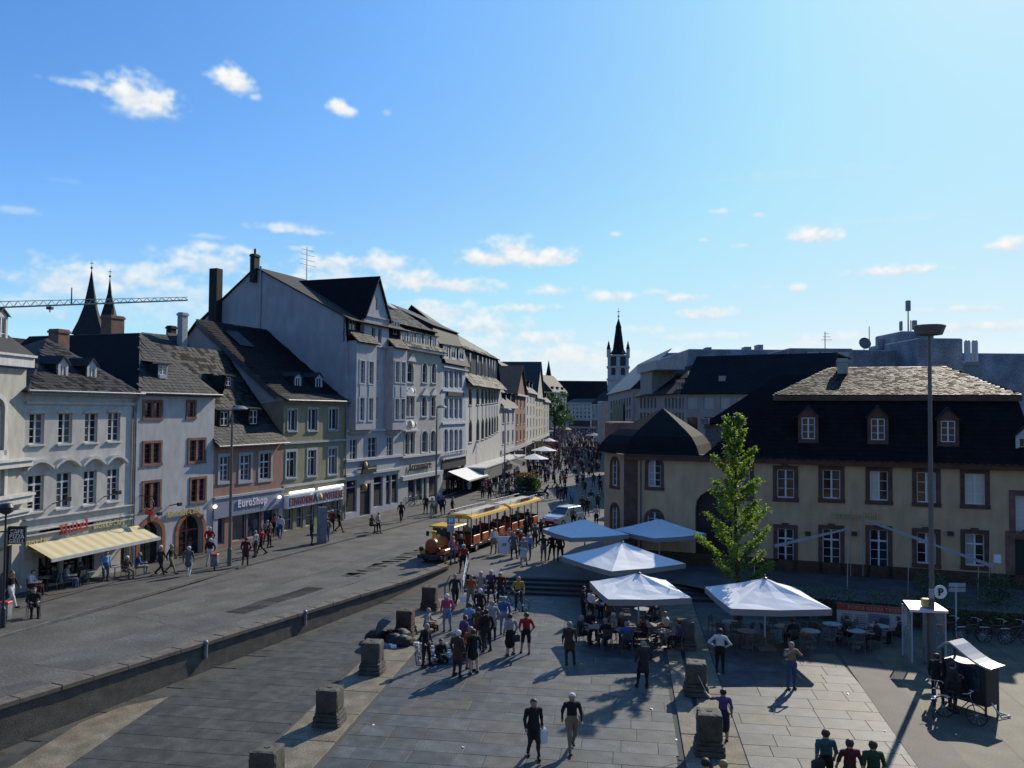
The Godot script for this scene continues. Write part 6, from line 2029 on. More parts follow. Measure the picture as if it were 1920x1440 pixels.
func skeleton(pose: String) -> Array:
	var L_ := []
	var P := Vector3(0, .95, 0); var C := Vector3(0, 1.30, .0); var N := Vector3(0, 1.47, -.01); var Hd := Vector3(0, 1.615, .015)
	var sh := [Vector3(-.175, 1.415, 0), Vector3(.175, 1.415, 0)]
	var el := [Vector3(-.235, 1.14, -.03), Vector3(.235, 1.14, -.03)]
	var wr := [Vector3(-.245, .90, .04), Vector3(.245, .90, .04)]
	var hp := [Vector3(-.09, .93, 0), Vector3(.09, .93, 0)]
	var kn := [Vector3(-.10, .50, .015), Vector3(.10, .50, .015)]
	var an := [Vector3(-.105, .085, -.02), Vector3(.105, .085, -.02)]
	var toe := Vector3(0, -.04, .155)
	var foot_dir := [toe, toe]
	match pose.get_slice("_", 0):
		"stand":                                         # weight on one leg
			for q in [P, C, N]: pass
			P.x = .03; C.x = .012; Hd += Vector3(.015, 0, .02)
			kn = [Vector3(-.12, .50, .07), Vector3(.115, .50, .01)]
			an = [Vector3(-.16, .085, .06), Vector3(.11, .085, -.03)]
			wr = [Vector3(-.21, .92, .10), Vector3(.255, .90, .03)]
		"rest":                                          # one hand at the pocket, looking aside
			P.x = -.025; Hd += Vector3(-.01, -.01, .03)
			kn = [Vector3(-.115, .50, .0), Vector3(.13, .50, .06)]
			an = [Vector3(-.12, .085, -.03), Vector3(.18, .085, .07)]
			el = [Vector3(-.30, 1.16, -.06), Vector3(.24, 1.14, -.02)]
			wr = [Vector3(-.20, .97, .07), Vector3(.22, .93, .12)]
		"walk":
			kn = [Vector3(-.095, .51, .16), Vector3(.095, .50, -.02)]
			an = [Vector3(-.095, .085, .27), Vector3(.10, .15, -.33)]
			foot_dir = [Vector3(0, -.01, .155), Vector3(0, -.09, .12)]
			el = [Vector3(-.23, 1.15, -.12), Vector3(.23, 1.15, .06)]
			wr = [Vector3(-.24, .93, -.10), Vector3(.22, .95, .20)]
		"stroll":
			kn = [Vector3(-.095, .50, .03), Vector3(.10, .51, .09)]
			an = [Vector3(-.10, .10, -.19), Vector3(.105, .085, .15)]
			foot_dir = [Vector3(0, -.06, .14), toe]
			el = [Vector3(-.24, 1.14, .0), Vector3(.23, 1.15, -.08)]
			wr = [Vector3(-.23, .93, .12), Vector3(.24, .91, -.06)]
		"hold":                                          # forearms raised before the chest
			el = [Vector3(-.24, 1.15, .02), Vector3(.24, 1.15, .02)]
			wr = [Vector3(-.12, 1.20, .24), Vector3(.10, 1.22, .25)]
		"photo":
			el = [Vector3(-.27, 1.28, .14), Vector3(.27, 1.28, .14)]
			wr = [Vector3(-.08, 1.50, .26), Vector3(.08, 1.50, .26)]
		"hips":
			el = [Vector3(-.36, 1.18, -.08), Vector3(.36, 1.18, -.08)]
			wr = [Vector3(-.19, 1.02, .06), Vector3(.19, 1.02, .06)]
		"reach":
			el = [Vector3(-.235, 1.14, -.03), Vector3(.34, 1.34, .14)]
			wr = [Vector3(-.245, .90, .04), Vector3(.46, 1.44, .34)]
		"sit":
			for q in [sh, el, wr]: pass
			var d := Vector3(0, -.42, -.12)
			P += d; C += d + Vector3(0, 0, .03); N += d + Vector3(0, 0, .06); Hd += d + Vector3(0, 0, .09)
			for i in 2:
				var s := -1.0 if i == 0 else 1.0
				sh[i] += d + Vector3(0, 0, .05)
				el[i] = sh[i] + Vector3(s * .06, -.26, .06)
				wr[i] = el[i] + Vector3(-s * .10, -.02, .24)
				hp[i] += d
				kn[i] = Vector3(s * .11, .50, .33)
				an[i] = Vector3(s * .11, .085, .28 + .08 * i)
		"ride":
			var d := Vector3(0, .05, -.2)
			P += d; C += d + Vector3(0, -.03, .2); N += d + Vector3(0, -.06, .29); Hd += d + Vector3(0, -.06, .34)
			for i in 2:
				var s := -1.0 if i == 0 else 1.0
				sh[i] += d + Vector3(0, -.05, .25)
				el[i] = sh[i] + Vector3(s * .06, -.2, .16)
				wr[i] = sh[i] + Vector3(s * .07, -.33, .36)
				hp[i] += d
				kn[i] = Vector3(s * .10, .62 + .12 * i, .16)
				an[i] = Vector3(s * .11, .22 + .22 * i, -.02)
	var skirt := pose.ends_with("_skirt")
	var coat := pose.ends_with("_coat")
	var w := .92 if skirt else 1.0
	bone(L_, P + Vector3(0, -.02, 0), P.lerp(C, .45), .138, .122 * w, LEGS if not coat else TOP, .06, 1.3)
	bone(L_, P.lerp(C, .35), C, .126 * w, .142 * w, TOP, .06, 1.35)
	bone(L_, sh[0] + Vector3(.05, -.01, 0), sh[1] + Vector3(-.05, -.01, 0), .074, .074, TOP, .05, 1.0)
	bone(L_, C + Vector3(0, .1, -.01), N, .11, .062, TOP, .05)
	bone(L_, N, Hd + Vector3(0, -.04, -.01), .054, .052, SKIN, .03)
	bone(L_, Hd + Vector3(0, -.015, -.005), Hd + Vector3(0, .04, -.008), .088, .092, SKIN, .03)
	bone(L_, Hd + Vector3(0, -.07, .035), Hd + Vector3(0, -.03, .05), .044, .05, SKIN, .04)
	bone(L_, Hd + Vector3(0, -.01, .09), Hd + Vector3(0, .03, .085), .017, .010, SKIN, .02)
	for i in 2:
		var s := -1.0 if i == 0 else 1.0
		bone(L_, Hd + Vector3(s * .088, -.01, -.01), Hd + Vector3(s * .09, .02, -.012), .018, .02, SKIN, .015)
		bone(L_, sh[i], el[i], .058 * w, .046 * w, TOP, .035)
		bone(L_, el[i], wr[i], .043 * w, .032 * w, FORE, .025)
		var hd: Vector3 = wr[i] + (wr[i] - el[i]).normalized() * .07
		bone(L_, wr[i], hd, .031, .033, SKIN, .02)
		bone(L_, hp[i], kn[i], .092, .062, LEGS, .035)
		bone(L_, kn[i], an[i], .058, .042, CALF, .03)
		bone(L_, an[i] + Vector3(0, -.035, -.03), an[i] + foot_dir[i], .046, .036, SHOE, .02)
	if skirt: bone(L_, P + Vector3(0, -.05, 0), (P + (kn[0] + kn[1]) / 2) / 2 + Vector3(0, -.24, 0), .15, .19, LEGS, .05, 1.25)
	if coat: bone(L_, P + Vector3(0, .02, 0), P + Vector3(0, -.24, 0), .15, .165, TOP, .05, 1.2)
	return [L_, Hd, wr, el]

func Hd_y(sk: Array) -> float:
	return sk[1].y

func make_body(pose: String, cell: float) -> ArrayMesh:
	var key := "%s@%s" % [pose, cell]
	if bodies.has(key): return bodies[key]
	var sk := skeleton(pose)
	var bones: Array = sk[0]
	var lo := Vector3(1e9, 1e9, 1e9); var hi := -lo
	for b in bones:
		var r := maxf(b[2], b[3]) + cell * 2
		for p in [b[0], b[1]]:
			lo = lo.min(p - Vector3.ONE * r); hi = hi.max(p + Vector3.ONE * r)
	var nx := int((hi.x - lo.x) / cell) + 3; var ny := int((hi.y - lo.y) / cell) + 3; var nz := int((hi.z - lo.z) / cell) + 3
	var val := PackedFloat32Array()
	val.resize(nx * ny * nz)
	val.fill(1.0)
	for b in bones:
		var a: Vector3 = b[0]; var c: Vector3 = b[1]
		var r: float = maxf(b[2], b[3]) + cell * 1.6 + float(b[5]) * .5
		var p0 := (a.min(c) - Vector3.ONE * r - lo) / cell
		var p1 := (a.max(c) + Vector3.ONE * r - lo) / cell
		var ac := c - a
		var l2 := maxf(ac.length_squared(), 1e-6)
		var zs: float = b[6]
		var ra: float = b[2]; var rb: float = b[3]; var k: float = b[5]
		for iy in range(maxi(0, int(p0.y)), mini(ny - 1, int(p1.y) + 1) + 1):
			for iz in range(maxi(0, int(p0.z)), mini(nz - 1, int(p1.z) + 1) + 1):
				var at := (iy * nz + iz) * nx
				for ix in range(maxi(0, int(p0.x)), mini(nx - 1, int(p1.x) + 1) + 1):
					var p := lo + Vector3(ix, iy, iz) * cell
					var t := clampf((p - a).dot(ac) / l2, 0.0, 1.0)
					var d := p - a - ac * t
					d.z *= zs
					var f := d.length() - lerpf(ra, rb, t)
					var g := val[at + ix]
					var h := maxf(k - absf(f - g), 0.0) / k
					val[at + ix] = minf(f, g) - h * h * k * .25
	var fold := FastNoiseLite.new()                      # folds of the clothes
	fold.frequency = 5.5
	fold.seed = pose.hash() % 1000
	for iy in ny:
		var y := lo.y + iy * cell
		if y > Hd_y(sk) - .16: break
		for iz in nz:
			for ix in nx:
				var i := (iy * nz + iz) * nx + ix
				if absf(val[i]) < .09: val[i] += fold.get_noise_3d(lo.x + ix * cell, y * .6, lo.z + iz * cell) * .022
	var index := PackedInt32Array()
	index.resize(nx * ny * nz)
	index.fill(-1)
	var vs := PackedVector3Array()
	var ns := PackedVector3Array()
	var sx := 1; var sz := nx; var sy := nx * nz
	var corner := [0, sx, sz, sz + sx, sy, sy + sx, sy + sz, sy + sz + sx]
	var off := [Vector3(0, 0, 0), Vector3(1, 0, 0), Vector3(0, 0, 1), Vector3(1, 0, 1), Vector3(0, 1, 0), Vector3(1, 1, 0), Vector3(0, 1, 1), Vector3(1, 1, 1)]
	var edges := [[0, 1], [2, 3], [4, 5], [6, 7], [0, 2], [1, 3], [4, 6], [5, 7], [0, 4], [1, 5], [2, 6], [3, 7]]
	for iy in ny - 1:
		for iz in nz - 1:
			for ix in nx - 1:
				var at := iy * sy + iz * sz + ix
				var inside := 0
				for k in 8:
					if val[at + corner[k]] < 0.0: inside += 1
				if inside == 0 or inside == 8: continue
				var sum := Vector3.ZERO
				var n := 0
				for e in edges:
					var v0 := val[at + corner[e[0]]]; var v1 := val[at + corner[e[1]]]
					if (v0 < 0.0) != (v1 < 0.0):
						var o0: Vector3 = off[e[0]]
						sum += o0.lerp(off[e[1]], v0 / (v0 - v1))
						n += 1
				var gx := val[at + 1] - val[at] + val[at + sy + sz + 1] - val[at + sy + sz]
				var gy := val[at + sy] - val[at] + val[at + sy + sz + 1] - val[at + sz + 1]
				var gz := val[at + sz] - val[at] + val[at + sy + sz + 1] - val[at + sy + 1]
				index[at] = vs.size()
				vs.append(lo + (Vector3(ix, iy, iz) + sum / n) * cell)
				ns.append(Vector3(gx, gy, gz).normalized())
	var parts := []
	for k in 8: parts.append(MB.new())
	var Hd: Vector3 = sk[1]
	var emit := func(a: int, b: int, c: int) -> void:
		var m := (vs[a] + vs[b] + vs[c]) / 3.0
		var best := 1e9
		var part := 0
		for q in bones:
			var pa: Vector3 = q[0]; var ab: Vector3 = q[1] - q[0]
			var t := clampf((m - pa).dot(ab) / maxf(ab.length_squared(), 1e-6), 0.0, 1.0)
			var d := m - pa - ab * t
			d.z *= q[6]
			var f := d.length() - lerpf(q[2], q[3], t)
			if f < best: best = f; part = q[4]
		if part == SKIN and m.y > Hd.y - .12 and (m.y > Hd.y + .052 or (m.z < Hd.z + .005 and m.y > Hd.y - .05)): part = HAIR
		parts[part].trin(vs[a], vs[b], vs[c], ns[a], ns[b], ns[c])
	for iy in range(1, ny - 1):
		for iz in range(1, nz - 1):
			for ix in range(1, nx - 1):
				var at := iy * sy + iz * sz + ix
				var v0 := val[at]
				for ax in 3:
					var step: int = [sx, sy, sz][ax]
					var v1 := val[at + step]
					if (v0 < 0.0) == (v1 < 0.0): continue
					var u: int = [sy, sz, sx][ax]
					var w: int = [sz, sx, sy][ax]
					var q := [index[at - u - w], index[at - w], index[at], index[at - u]]
					if q.min() < 0: continue
					if v0 < 0.0:
						emit.call(q[0], q[2], q[1]); emit.call(q[0], q[3], q[2])
					else:
						emit.call(q[0], q[1], q[2]); emit.call(q[0], q[2], q[3])
	if cell < .03:
		for i in 2:                                      # fingers and thumb, a little curled
			var s := -1.0 if i == 0 else 1.0
			var wr: Vector3 = sk[2][i]
			var d: Vector3 = (wr - sk[3][i]).normalized()
			var side := d.cross(Vector3(s, .2, 0)).normalized()
			if side.length() < .1: side = Vector3(0, 0, 1)
			var pal := d.cross(side).normalized()
			for k in 4:
				var root := wr + d * .07 + side * (-.024 + .016 * k)
				var mid := root + d * (.042 - .006 * absf(k - 1.4)) + pal * .006
				parts[SKIN].bar(root, mid, .010, .009, 5)
				parts[SKIN].bar(mid, mid + d * .026 + pal * .022, .009, .007, 5)
			parts[SKIN].bar(wr + d * .03 + side * .024, wr + d * .075 + side * .055, .011, .008, 5)
		for s in [-1, 1]: parts[FACE].ball(Hd + Vector3(s * .032, .012, .088), Vector3(.013, .009, .008), 6, 4)
		parts[FACE].cbox(Hd + Vector3(0, -.055, .093), Vector3(.042, .008, .010))
	var mesh := ArrayMesh.new()
	var which := []
	for k in 8:
		if parts[k].v.size():
			parts[k].add_to(mesh)
			which.append(k)
	mesh.set_meta("parts", which)
	bodies[key] = mesh
	return mesh

func make_cloth() -> void:
	var c := {
		"black": [.012, .012, .014], "charcoal": [.03, .03, .034], "grey": [.12, .12, .125], "pale grey": [.34, .34, .35], "white": [.70, .70, .69], "cream": [.55, .50, .38],
		"khaki": [.24, .20, .13], "brown": [.06, .038, .025], "maroon": [.085, .014, .018], "red": [.36, .022, .02], "orange": [.42, .09, .02], "pink": [.50, .07, .16], "rose": [.48, .24, .25],
		"purple": [.10, .06, .18], "navy": [.015, .02, .05], "blue": [.05, .12, .30], "sky blue": [.20, .35, .55], "denim": [.06, .10, .18], "pale denim": [.22, .30, .42], "teal": [.03, .12, .13],
		"green": [.02, .07, .035], "olive": [.07, .07, .03], "yellow": [.48, .34, .06], "tan": [.30, .22, .13],
	}
	for k in c: cloth[k] = mat(lin(c[k][0], c[k][1], c[k][2]), .9, 2.5)
	cloth["skin"] = mat(lin(.40, .24, .17), .6)
	cloth["hair white"] = mat(lin(.58, .57, .54), .7)
	cloth["hair grey"] = mat(lin(.22, .21, .20), .7)
	cloth["hair brown"] = mat(lin(.045, .027, .016), .6)
	cloth["hair black"] = mat(lin(.014, .012, .011), .6)
	cloth["hair blond"] = mat(lin(.28, .19, .09), .6)

# opt: o = {hair, sleeves: "long" or "short", calves: "bare", shoe, size, where, group, cell}
func person(at: Vector3, pose: String, turn: float, top: String, legs: String, o := {}) -> MeshInstance3D:
	var cell: float = o.get("cell", .025 if at.length() < 62.0 else .042)
	if pose.begins_with("stand") and int(absf(at.x * 37.0) + absf(at.z * 11.0)) % 2: pose = pose.replace("stand", "rest")
	var mesh := make_body(pose, cell)
	var hair: String = o.get("hair", "brown")
	var bare: bool = o.get("calves", "bare" if pose.ends_with("_skirt") else "") == "bare"
	var wear := {SKIN: "skin", HAIR: "hair " + hair, TOP: top, LEGS: legs, SHOE: o.get("shoe", "black"), FORE: top if o.get("sleeves", "long") == "long" else "skin", CALF: "skin" if bare else legs, FACE: "black"}
	var ms := []
	for k in mesh.get_meta("parts"): ms.append(cloth[wear[k]])
	var n := put("person", mesh, ms, null, xf(at, deg_to_rad(turn), o.get("size", 1.0)).scaled_local(Vector3(1.16, 1.0, 1.14)))
	var doing: String = {"walk": "walking", "stroll": "walking", "stand": "standing", "rest": "standing", "hold": "standing", "photo": "taking a photo", "hips": "standing", "reach": "reaching out", "sit": "sitting", "ride": "riding"}[pose.get_slice("_", 0)]
	var low := "skirt" if pose.ends_with("_skirt") else ("shorts" if bare else "trousers")
	if pose.ends_with("_coat"): top += " coat"
	var label: String = o.get("label", "%s-haired person in %s and %s %s %s %s" % [hair, top, legs, low, doing, o.get("where", "in the street")])
	tag(n, label, "person", o.get("group", "people on the street"))
	return n


# ---------------------------------------------------------------- street furniture
func make_pillars() -> void:
	var left := [[500, 1488], [618, 1358], [698, 1262], [760, 1192], [806, 1143]]
	var right := [[1330, 1412], [1305, 1302], [1285, 1216]]
	var words := ["flat-topped stone column stump beside the tan strip, nearest the plain slabs", "stone column stump between two others on the rusty stained strip", "stone column stump beside the heap of black cloth", "dark stone column stump with an umbrella leaning on it", "reddish stone column stump where the ramp comes down", "stone column stump beside the girl with the stick", "stone column stump in the parasol shade with a lit top", "stone column stump half hidden by the parasol tables"]
	words[0] = "stone column stump cut off at the plaza end of the tan strip"
	var k := 0
	for q in left + right:
		var p := gp(q[0], q[1])
		p.y = .03
		var red := k == 4 or k == 3
		var o := thing("column_stump", words[k], "column stump", xf(p, deg_to_rad(-8)), "Roman column stumps")
		var m := MB.new()
		worn_block(m, Vector3(-.46, 0, -.46), Vector3(.46, .18, .46), k)
		worn_block(m, Vector3(-.43, .17, -.43), Vector3(.43, .34, .43), k + 20)
		worn_block(m, Vector3(-.40, .33, -.40), Vector3(.40, .43, .40), k + 40)
		put("base", m, M.pillar_red if red else M.pillar, o)
		var s := MB.new()
		var hh := 1.2 + .03 * sin(k * 4.0)
		worn_block(s, Vector3(-.37, .42, -.37), Vector3(.37, hh, .37), k + 60)
		put("block", s, M.pillar_red if red else M.pillar, o)
		var t := MB.new()
		t.bar(Vector3(0, hh + .012, 0), Vector3(0, hh + .018, 0), .09, .08, 10)
		put("dowel_hole", t, M.wall_stone, o)
		k += 1

func parasol(p: Vector3, half: float, h: float, turn: float, label: String, group := "white market parasols") -> void:
	var o := thing("parasol", label, "parasol", xf(p, turn), group)
	var m := MB.new()
	m.bar(Vector3.ZERO, Vector3(0, h, 0), .045, .04, 10)
	put("pole", m, M.steel, o)
	var b := MB.new()
	b.chamfer(Vector3(-.4, 0, -.4), Vector3(.4, .12, .4), .03)
	b.bar(Vector3(0, .12, 0), Vector3(0, .5, 0), .07, .06, 10)
	put("base", b, M.pole, o)
	var eh := h - half * .42
	var c := MB.new()
	var rim := []
	for i in 16:                                         # square canopy, its edges sagging a little between the ribs
		var e := i / 4
		var f := (i % 4) / 4.0
		var p0: Vector2 = [Vector2(-1, -1), Vector2(1, -1), Vector2(1, 1), Vector2(-1, 1)][e]
		var p1: Vector2 = [Vector2(1, -1), Vector2(1, 1), Vector2(-1, 1), Vector2(-1, -1)][e]
		var q := p0.lerp(p1, f) * half
		rim.append(Vector3(q.x, eh + .05 * absf(f - .5) * 2.0 * (1.0 if f > 0 else 1.0), q.y))
	for i in 16:
		var a: Vector3 = rim[i]; var d: Vector3 = rim[(i + 1) % 16]
		var pt := func(e: Vector3, j: int, f: float) -> Vector3:        # cloth hangs between the ribs and creases a little
			var v := e.lerp(Vector3(0, h, 0), f)
			var slack := 0.0 if j % 2 == 0 else .05
			v.y -= sin(f * PI) * (.035 + slack) + .012 * sin(j * 7.3 + f * 19.0 + p.x)
			return v
		for s in 5:
			c.quad(pt.call(a, i, s / 5.0), pt.call(a, i, (s + 1) / 5.0), pt.call(d, i + 1, (s + 1) / 5.0), pt.call(d, i + 1, s / 5.0))
	put("canopy", c, M.canvas, o)
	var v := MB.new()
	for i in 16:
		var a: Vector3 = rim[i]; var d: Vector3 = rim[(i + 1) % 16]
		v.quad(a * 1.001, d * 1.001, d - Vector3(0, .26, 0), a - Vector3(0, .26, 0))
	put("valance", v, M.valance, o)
	var f := MB.new()
	f.lathe([Vector2(.10, h - .02), Vector2(.11, h + .03), Vector2(.03, h + .06), Vector2(.03, h + .15), Vector2(.001, h + .16)], 8)
	put("finial", f, M.dark_metal, o)
	for i in 8:
		var r := MB.new()
		r.bar(Vector3(0, h - .12, 0), rim[i * 2] - Vector3(0, .10, 0), .018, .014, 4)
		r.bar(Vector3(0, h - .75, 0), Vector3(0, h, 0).lerp(rim[i * 2], .5) - Vector3(0, .17, 0), .012, .012, 4)
		put("rib", r, M.pole, o)

var chair0: Node3D
var table0: Node3D

func make_seats() -> void:
	chair0 = thing("cafe_chair", "aluminium cafe chair with slatted seat by the parasol table", "chair", xf(Vector3(0, -50, 0)), "cafe chairs")
	var m := MB.new()
	for k in 6: m.box(Vector3(-.21, .44, -.21 + k * .07), Vector3(.21, .455, -.155 + k * .07))
	put("seat", m, M.wicker, chair0)
	var b := MB.new()
	for k in 4: b.box(Vector3(-.20, .58 + k * .075, -.235 - k * .012), Vector3(.20, .635 + k * .075, -.22 - k * .012))
	put("backrest", b, M.wicker, chair0)
	for s in [-1, 1]:
		var f := MB.new()
		f.path([Vector3(s * .24, 0, .24), Vector3(s * .23, .66, .2), Vector3(s * .23, .67, -.16)], .016, 5)
		put("leg", f, M.pole, chair0)
		var r := MB.new()
		r.path([Vector3(s * .23, 0, -.28), Vector3(s * .22, .46, -.2), Vector3(s * .21, .90, -.28)], .016, 5)
		put("leg", r, M.pole, chair0)
	table0 = thing("cafe_table", "round pale cafe table on a single foot under the parasol", "table", xf(Vector3(0, -50, 0)), "cafe tables")
	var t := MB.new()
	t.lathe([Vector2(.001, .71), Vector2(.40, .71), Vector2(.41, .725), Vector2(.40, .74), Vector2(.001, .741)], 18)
	put("top", t, M.valance, table0)  # white top given the darkened valance colour in place of shade
	var st := MB.new()
	st.bar(Vector3(0, .03, 0), Vector3(0, .71, 0), .03, .03, 8)
	put("stem", st, M.pole, table0)
	var ba := MB.new()
	ba.lathe([Vector2(.26, 0), Vector2(.25, .025), Vector2(.04, .05), Vector2(.001, .05)], 14)
	put("foot", ba, M.pole, table0)

func table_set(p: Vector3, turns: Array, what: String, sitters := []) -> void:
	if not taken.has("cafe_table_used"):
		taken["cafe_table_used"] = 0
		table0.transform = xf(p); table0.set_meta("label", "round pale cafe table " + what)
	else:
		copy(table0, "cafe_table", xf(p), "round pale cafe table " + what, "cafe tables")
	var words := ["across from the pole", "turned to the plaza", "backing on the steps", "at the table's side"]
	for i in turns.size():
		var a := deg_to_rad(turns[i])
		var q := p + Vector3(sin(a), 0, cos(a)) * .78
		var label := "aluminium cafe chair %s %s" % [words[i % 4], what]
		if not taken.has("cafe_chair_used"):
			taken["cafe_chair_used"] = 0
			chair0.transform = xf(q, a + PI); chair0.set_meta("label", label)
		else:
			copy(chair0, "cafe_chair", xf(q, a + PI), label, "cafe chairs")
		if i < sitters.size() and sitters[i] != null:
			var s: Array = sitters[i]
			person(q + Vector3(-sin(a), 0, -cos(a)) * .02 + Vector3(0, -.02, 0), "sit", turns[i] + 180, s[0], s[1], {"hair": s[2], "where": what, "sleeves": "short", "group": "guests at the cafe tables"})

var bike0: Node3D
func bicycle(at: Transform3D, label: String, paint = null) -> Node3D:
	if bike0 == null:
		bike0 = thing("bicycle", "", "bicycle", xf(Vector3(0, -50, 0)), "bicycles")
		for z in [-.52, .52]:
			var w := MB.new()
			var ring := []
			for k in 21: ring.append(Vector3(0, .34 + sin(TAU * k / 20) * .33, z + cos(TAU * k / 20) * .33))
			w.path(ring, .02, 6)
			var wheel := put("wheel", w, M.black, bike0)
			var s := MB.new()
			for k in 10: s.bar(Vector3(0, .34, z), Vector3(0, .34 + sin(TAU * k / 10) * .32, z + cos(TAU * k / 10) * .32), .004, .004, 4)
			s.bar(Vector3(-.05, .34, z), Vector3(.05, .34, z), .025, .025, 6)
			put("spokes", s, M.steel, wheel)
		var f := MB.new()
		var bb := Vector3(0, .30, -.08); var seat := Vector3(0, .82, -.24); var hd := Vector3(0, .80, .34)
		f.path([Vector3(0, .34, -.52), bb, hd, Vector3(0, .76, -.22), Vector3(0, .34, -.52)], .018, 6)
		f.bar(bb, seat, .018, .016, 6); f.bar(hd + Vector3(0, .1, -.02), Vector3(0, .34, .52), .018, .014, 6)
		put("frame", f, M.dark_metal, bike0)
		var h := MB.new()
		h.path([Vector3(-.28, 1.02, .2), Vector3(-.22, 1.04, .34), Vector3(.22, 1.04, .34), Vector3(.28, 1.02, .2)], .014, 6)
		h.bar(Vector3(0, 1.04, .34), Vector3(0, .85, .33), .014, .014, 6)
		put("handlebar", h, M.steel, bike0)
		var s := MB.new()
		s.ball(Vector3(0, .9, -.26), Vector3(.07, .035, .14), 8, 5)
		put("saddle", s, M.black, bike0)
		var g := MB.new()
		g.box(Vector3(-.06, .70, -.72), Vector3(.06, .715, -.32))
		put("carrier", g, M.steel, bike0)
		bike0.transform = at
		bike0.set_meta("label", label)
		return bike0
	var c := copy(bike0, "bicycle", at, label, "bicycles")
	if paint != null: (c.get_node("frame") as MeshInstance3D).material_override = paint
	return c

func lamp_post(p: Vector3, top: float, label: String, arm: float, turn: float) -> void:
	var o := thing("street_lamp", label, "street lamp", xf(p, turn))
	var m := MB.new()
	m.lathe([Vector2(.14, 0), Vector2(.14, 1.1), Vector2(.10, 1.2), Vector2(.06, top)], 10)
	put("post", m, M.pole, o)
	var h := MB.new()
	h.path([Vector3(0, top, 0), Vector3(arm * .4, top + .12, 0), Vector3(arm, top + .15, 0)], .045, 6)
	put("arm", h, M.pole, o)
	var s := MB.new()
	s.lathe([Vector2(.001, .2), Vector2(.25, .17), Vector2(.52, 0), Vector2(.44, -.06), Vector2(.001, -.07)], 14, xf(Vector3(arm + .2, top + .12, 0)))
	put("lamp_head", s, M.zinc, o)

func make_lamps() -> void:
	var p := rp(430, 1064)
	lamp_post(p, at_depth(436, 770, -p.z).y - p.y, "tall thin street lamp with a saucer head before the pink house", .25, 0)
	p = rp(817, 966)
	lamp_post(p, at_depth(822, 766, -p.z).y - p.y, "tall thin street lamp before the cream ornate house", .25, 0)
	p = rp(946, 905)
	lamp_post(p, at_depth(946, 770, -p.z).y - p.y, "distant thin street lamp before the arcade canopy", .2, 0)
	# mast with a disc reflector on the plaza
	p = gp(1748, 1244)
	var top := at_depth(1752, 628, -p.z).y
	var o := thing("mast_lamp", "very tall grey mast lamp with a wide flat disc head", "street lamp", xf(p))
	var m := MB.new()
	m.lathe([Vector2(.15, 0), Vector2(.15, 2.0), Vector2(.11, 2.1), Vector2(.07, top)], 12)
	put("mast", m, M.pole, o)
	var d := MB.new()
	d.lathe([Vector2(.10, top - .05), Vector2(.50, top), Vector2(.64, top + .36), Vector2(.60, top + .40), Vector2(.001, top + .42)], 20)
	put("disc_head", d, M.pole, o)
	var s := MB.new()
	s.lathe([Vector2(.02, 0), Vector2(.28, .01), Vector2(.28, .03), Vector2(.02, .04)], 16, Transform3D(Basis(Vector3.RIGHT, PI / 2), Vector3(.32, 2.95, .05)), false)
	var sign_ := put("round_sign", s, M.white, o)
	var t := MB.new()
	t.box(Vector3(-.2, 2.7, .16), Vector3(.0, 3.1, .19))
	put("plate", t, M.trim_grey, o)
	text("P", .3, M.black, Vector3(.32, 2.95, .1), o)
	# lantern at the pavement's end
	p = rp(5, 1182)
	o = thing("lantern_post", "black lantern post with a round head by the white-trousered walker", "street lamp", xf(p))
	m = MB.new()
	var lt := at_depth(5, 960, -p.z).y - p.y
	m.lathe([Vector2(.12, 0), Vector2(.10, .9), Vector2(.05, 1.0), Vector2(.04, lt)], 10)
	m.bar(Vector3(-.5, lt - .85, 0), Vector3(.45, lt - .8, 0), .035, .035)
	put("post", m, M.dark_metal, o)
	m = MB.new()
	m.lathe([Vector2(.1, lt - .1), Vector2(.26, lt), Vector2(.30, lt + .2), Vector2(.22, lt + .36), Vector2(.001, lt + .4)], 12)
	put("lamp_head", m, M.dark_metal, o)

func litter_bin(p: Vector3, label: String, cap) -> void:
	var o := thing("litter_bin", label, "bin", xf(p))
	var m := MB.new()
	m.chamfer(Vector3(-.2, .35, -.16), Vector3(.2, 1.0, .16), .03)
	put("box", m, M.zinc, o)
	var l := MB.new()
	l.chamfer(Vector3(-.22, 1.003, -.18), Vector3(.22, 1.1, .18), .04)
	put("lid", l, cap, o)
	var s := MB.new()
	s.bar(Vector3.ZERO, Vector3(0, .4, 0), .05, .05)
	put("post", s, M.dark_metal, o)

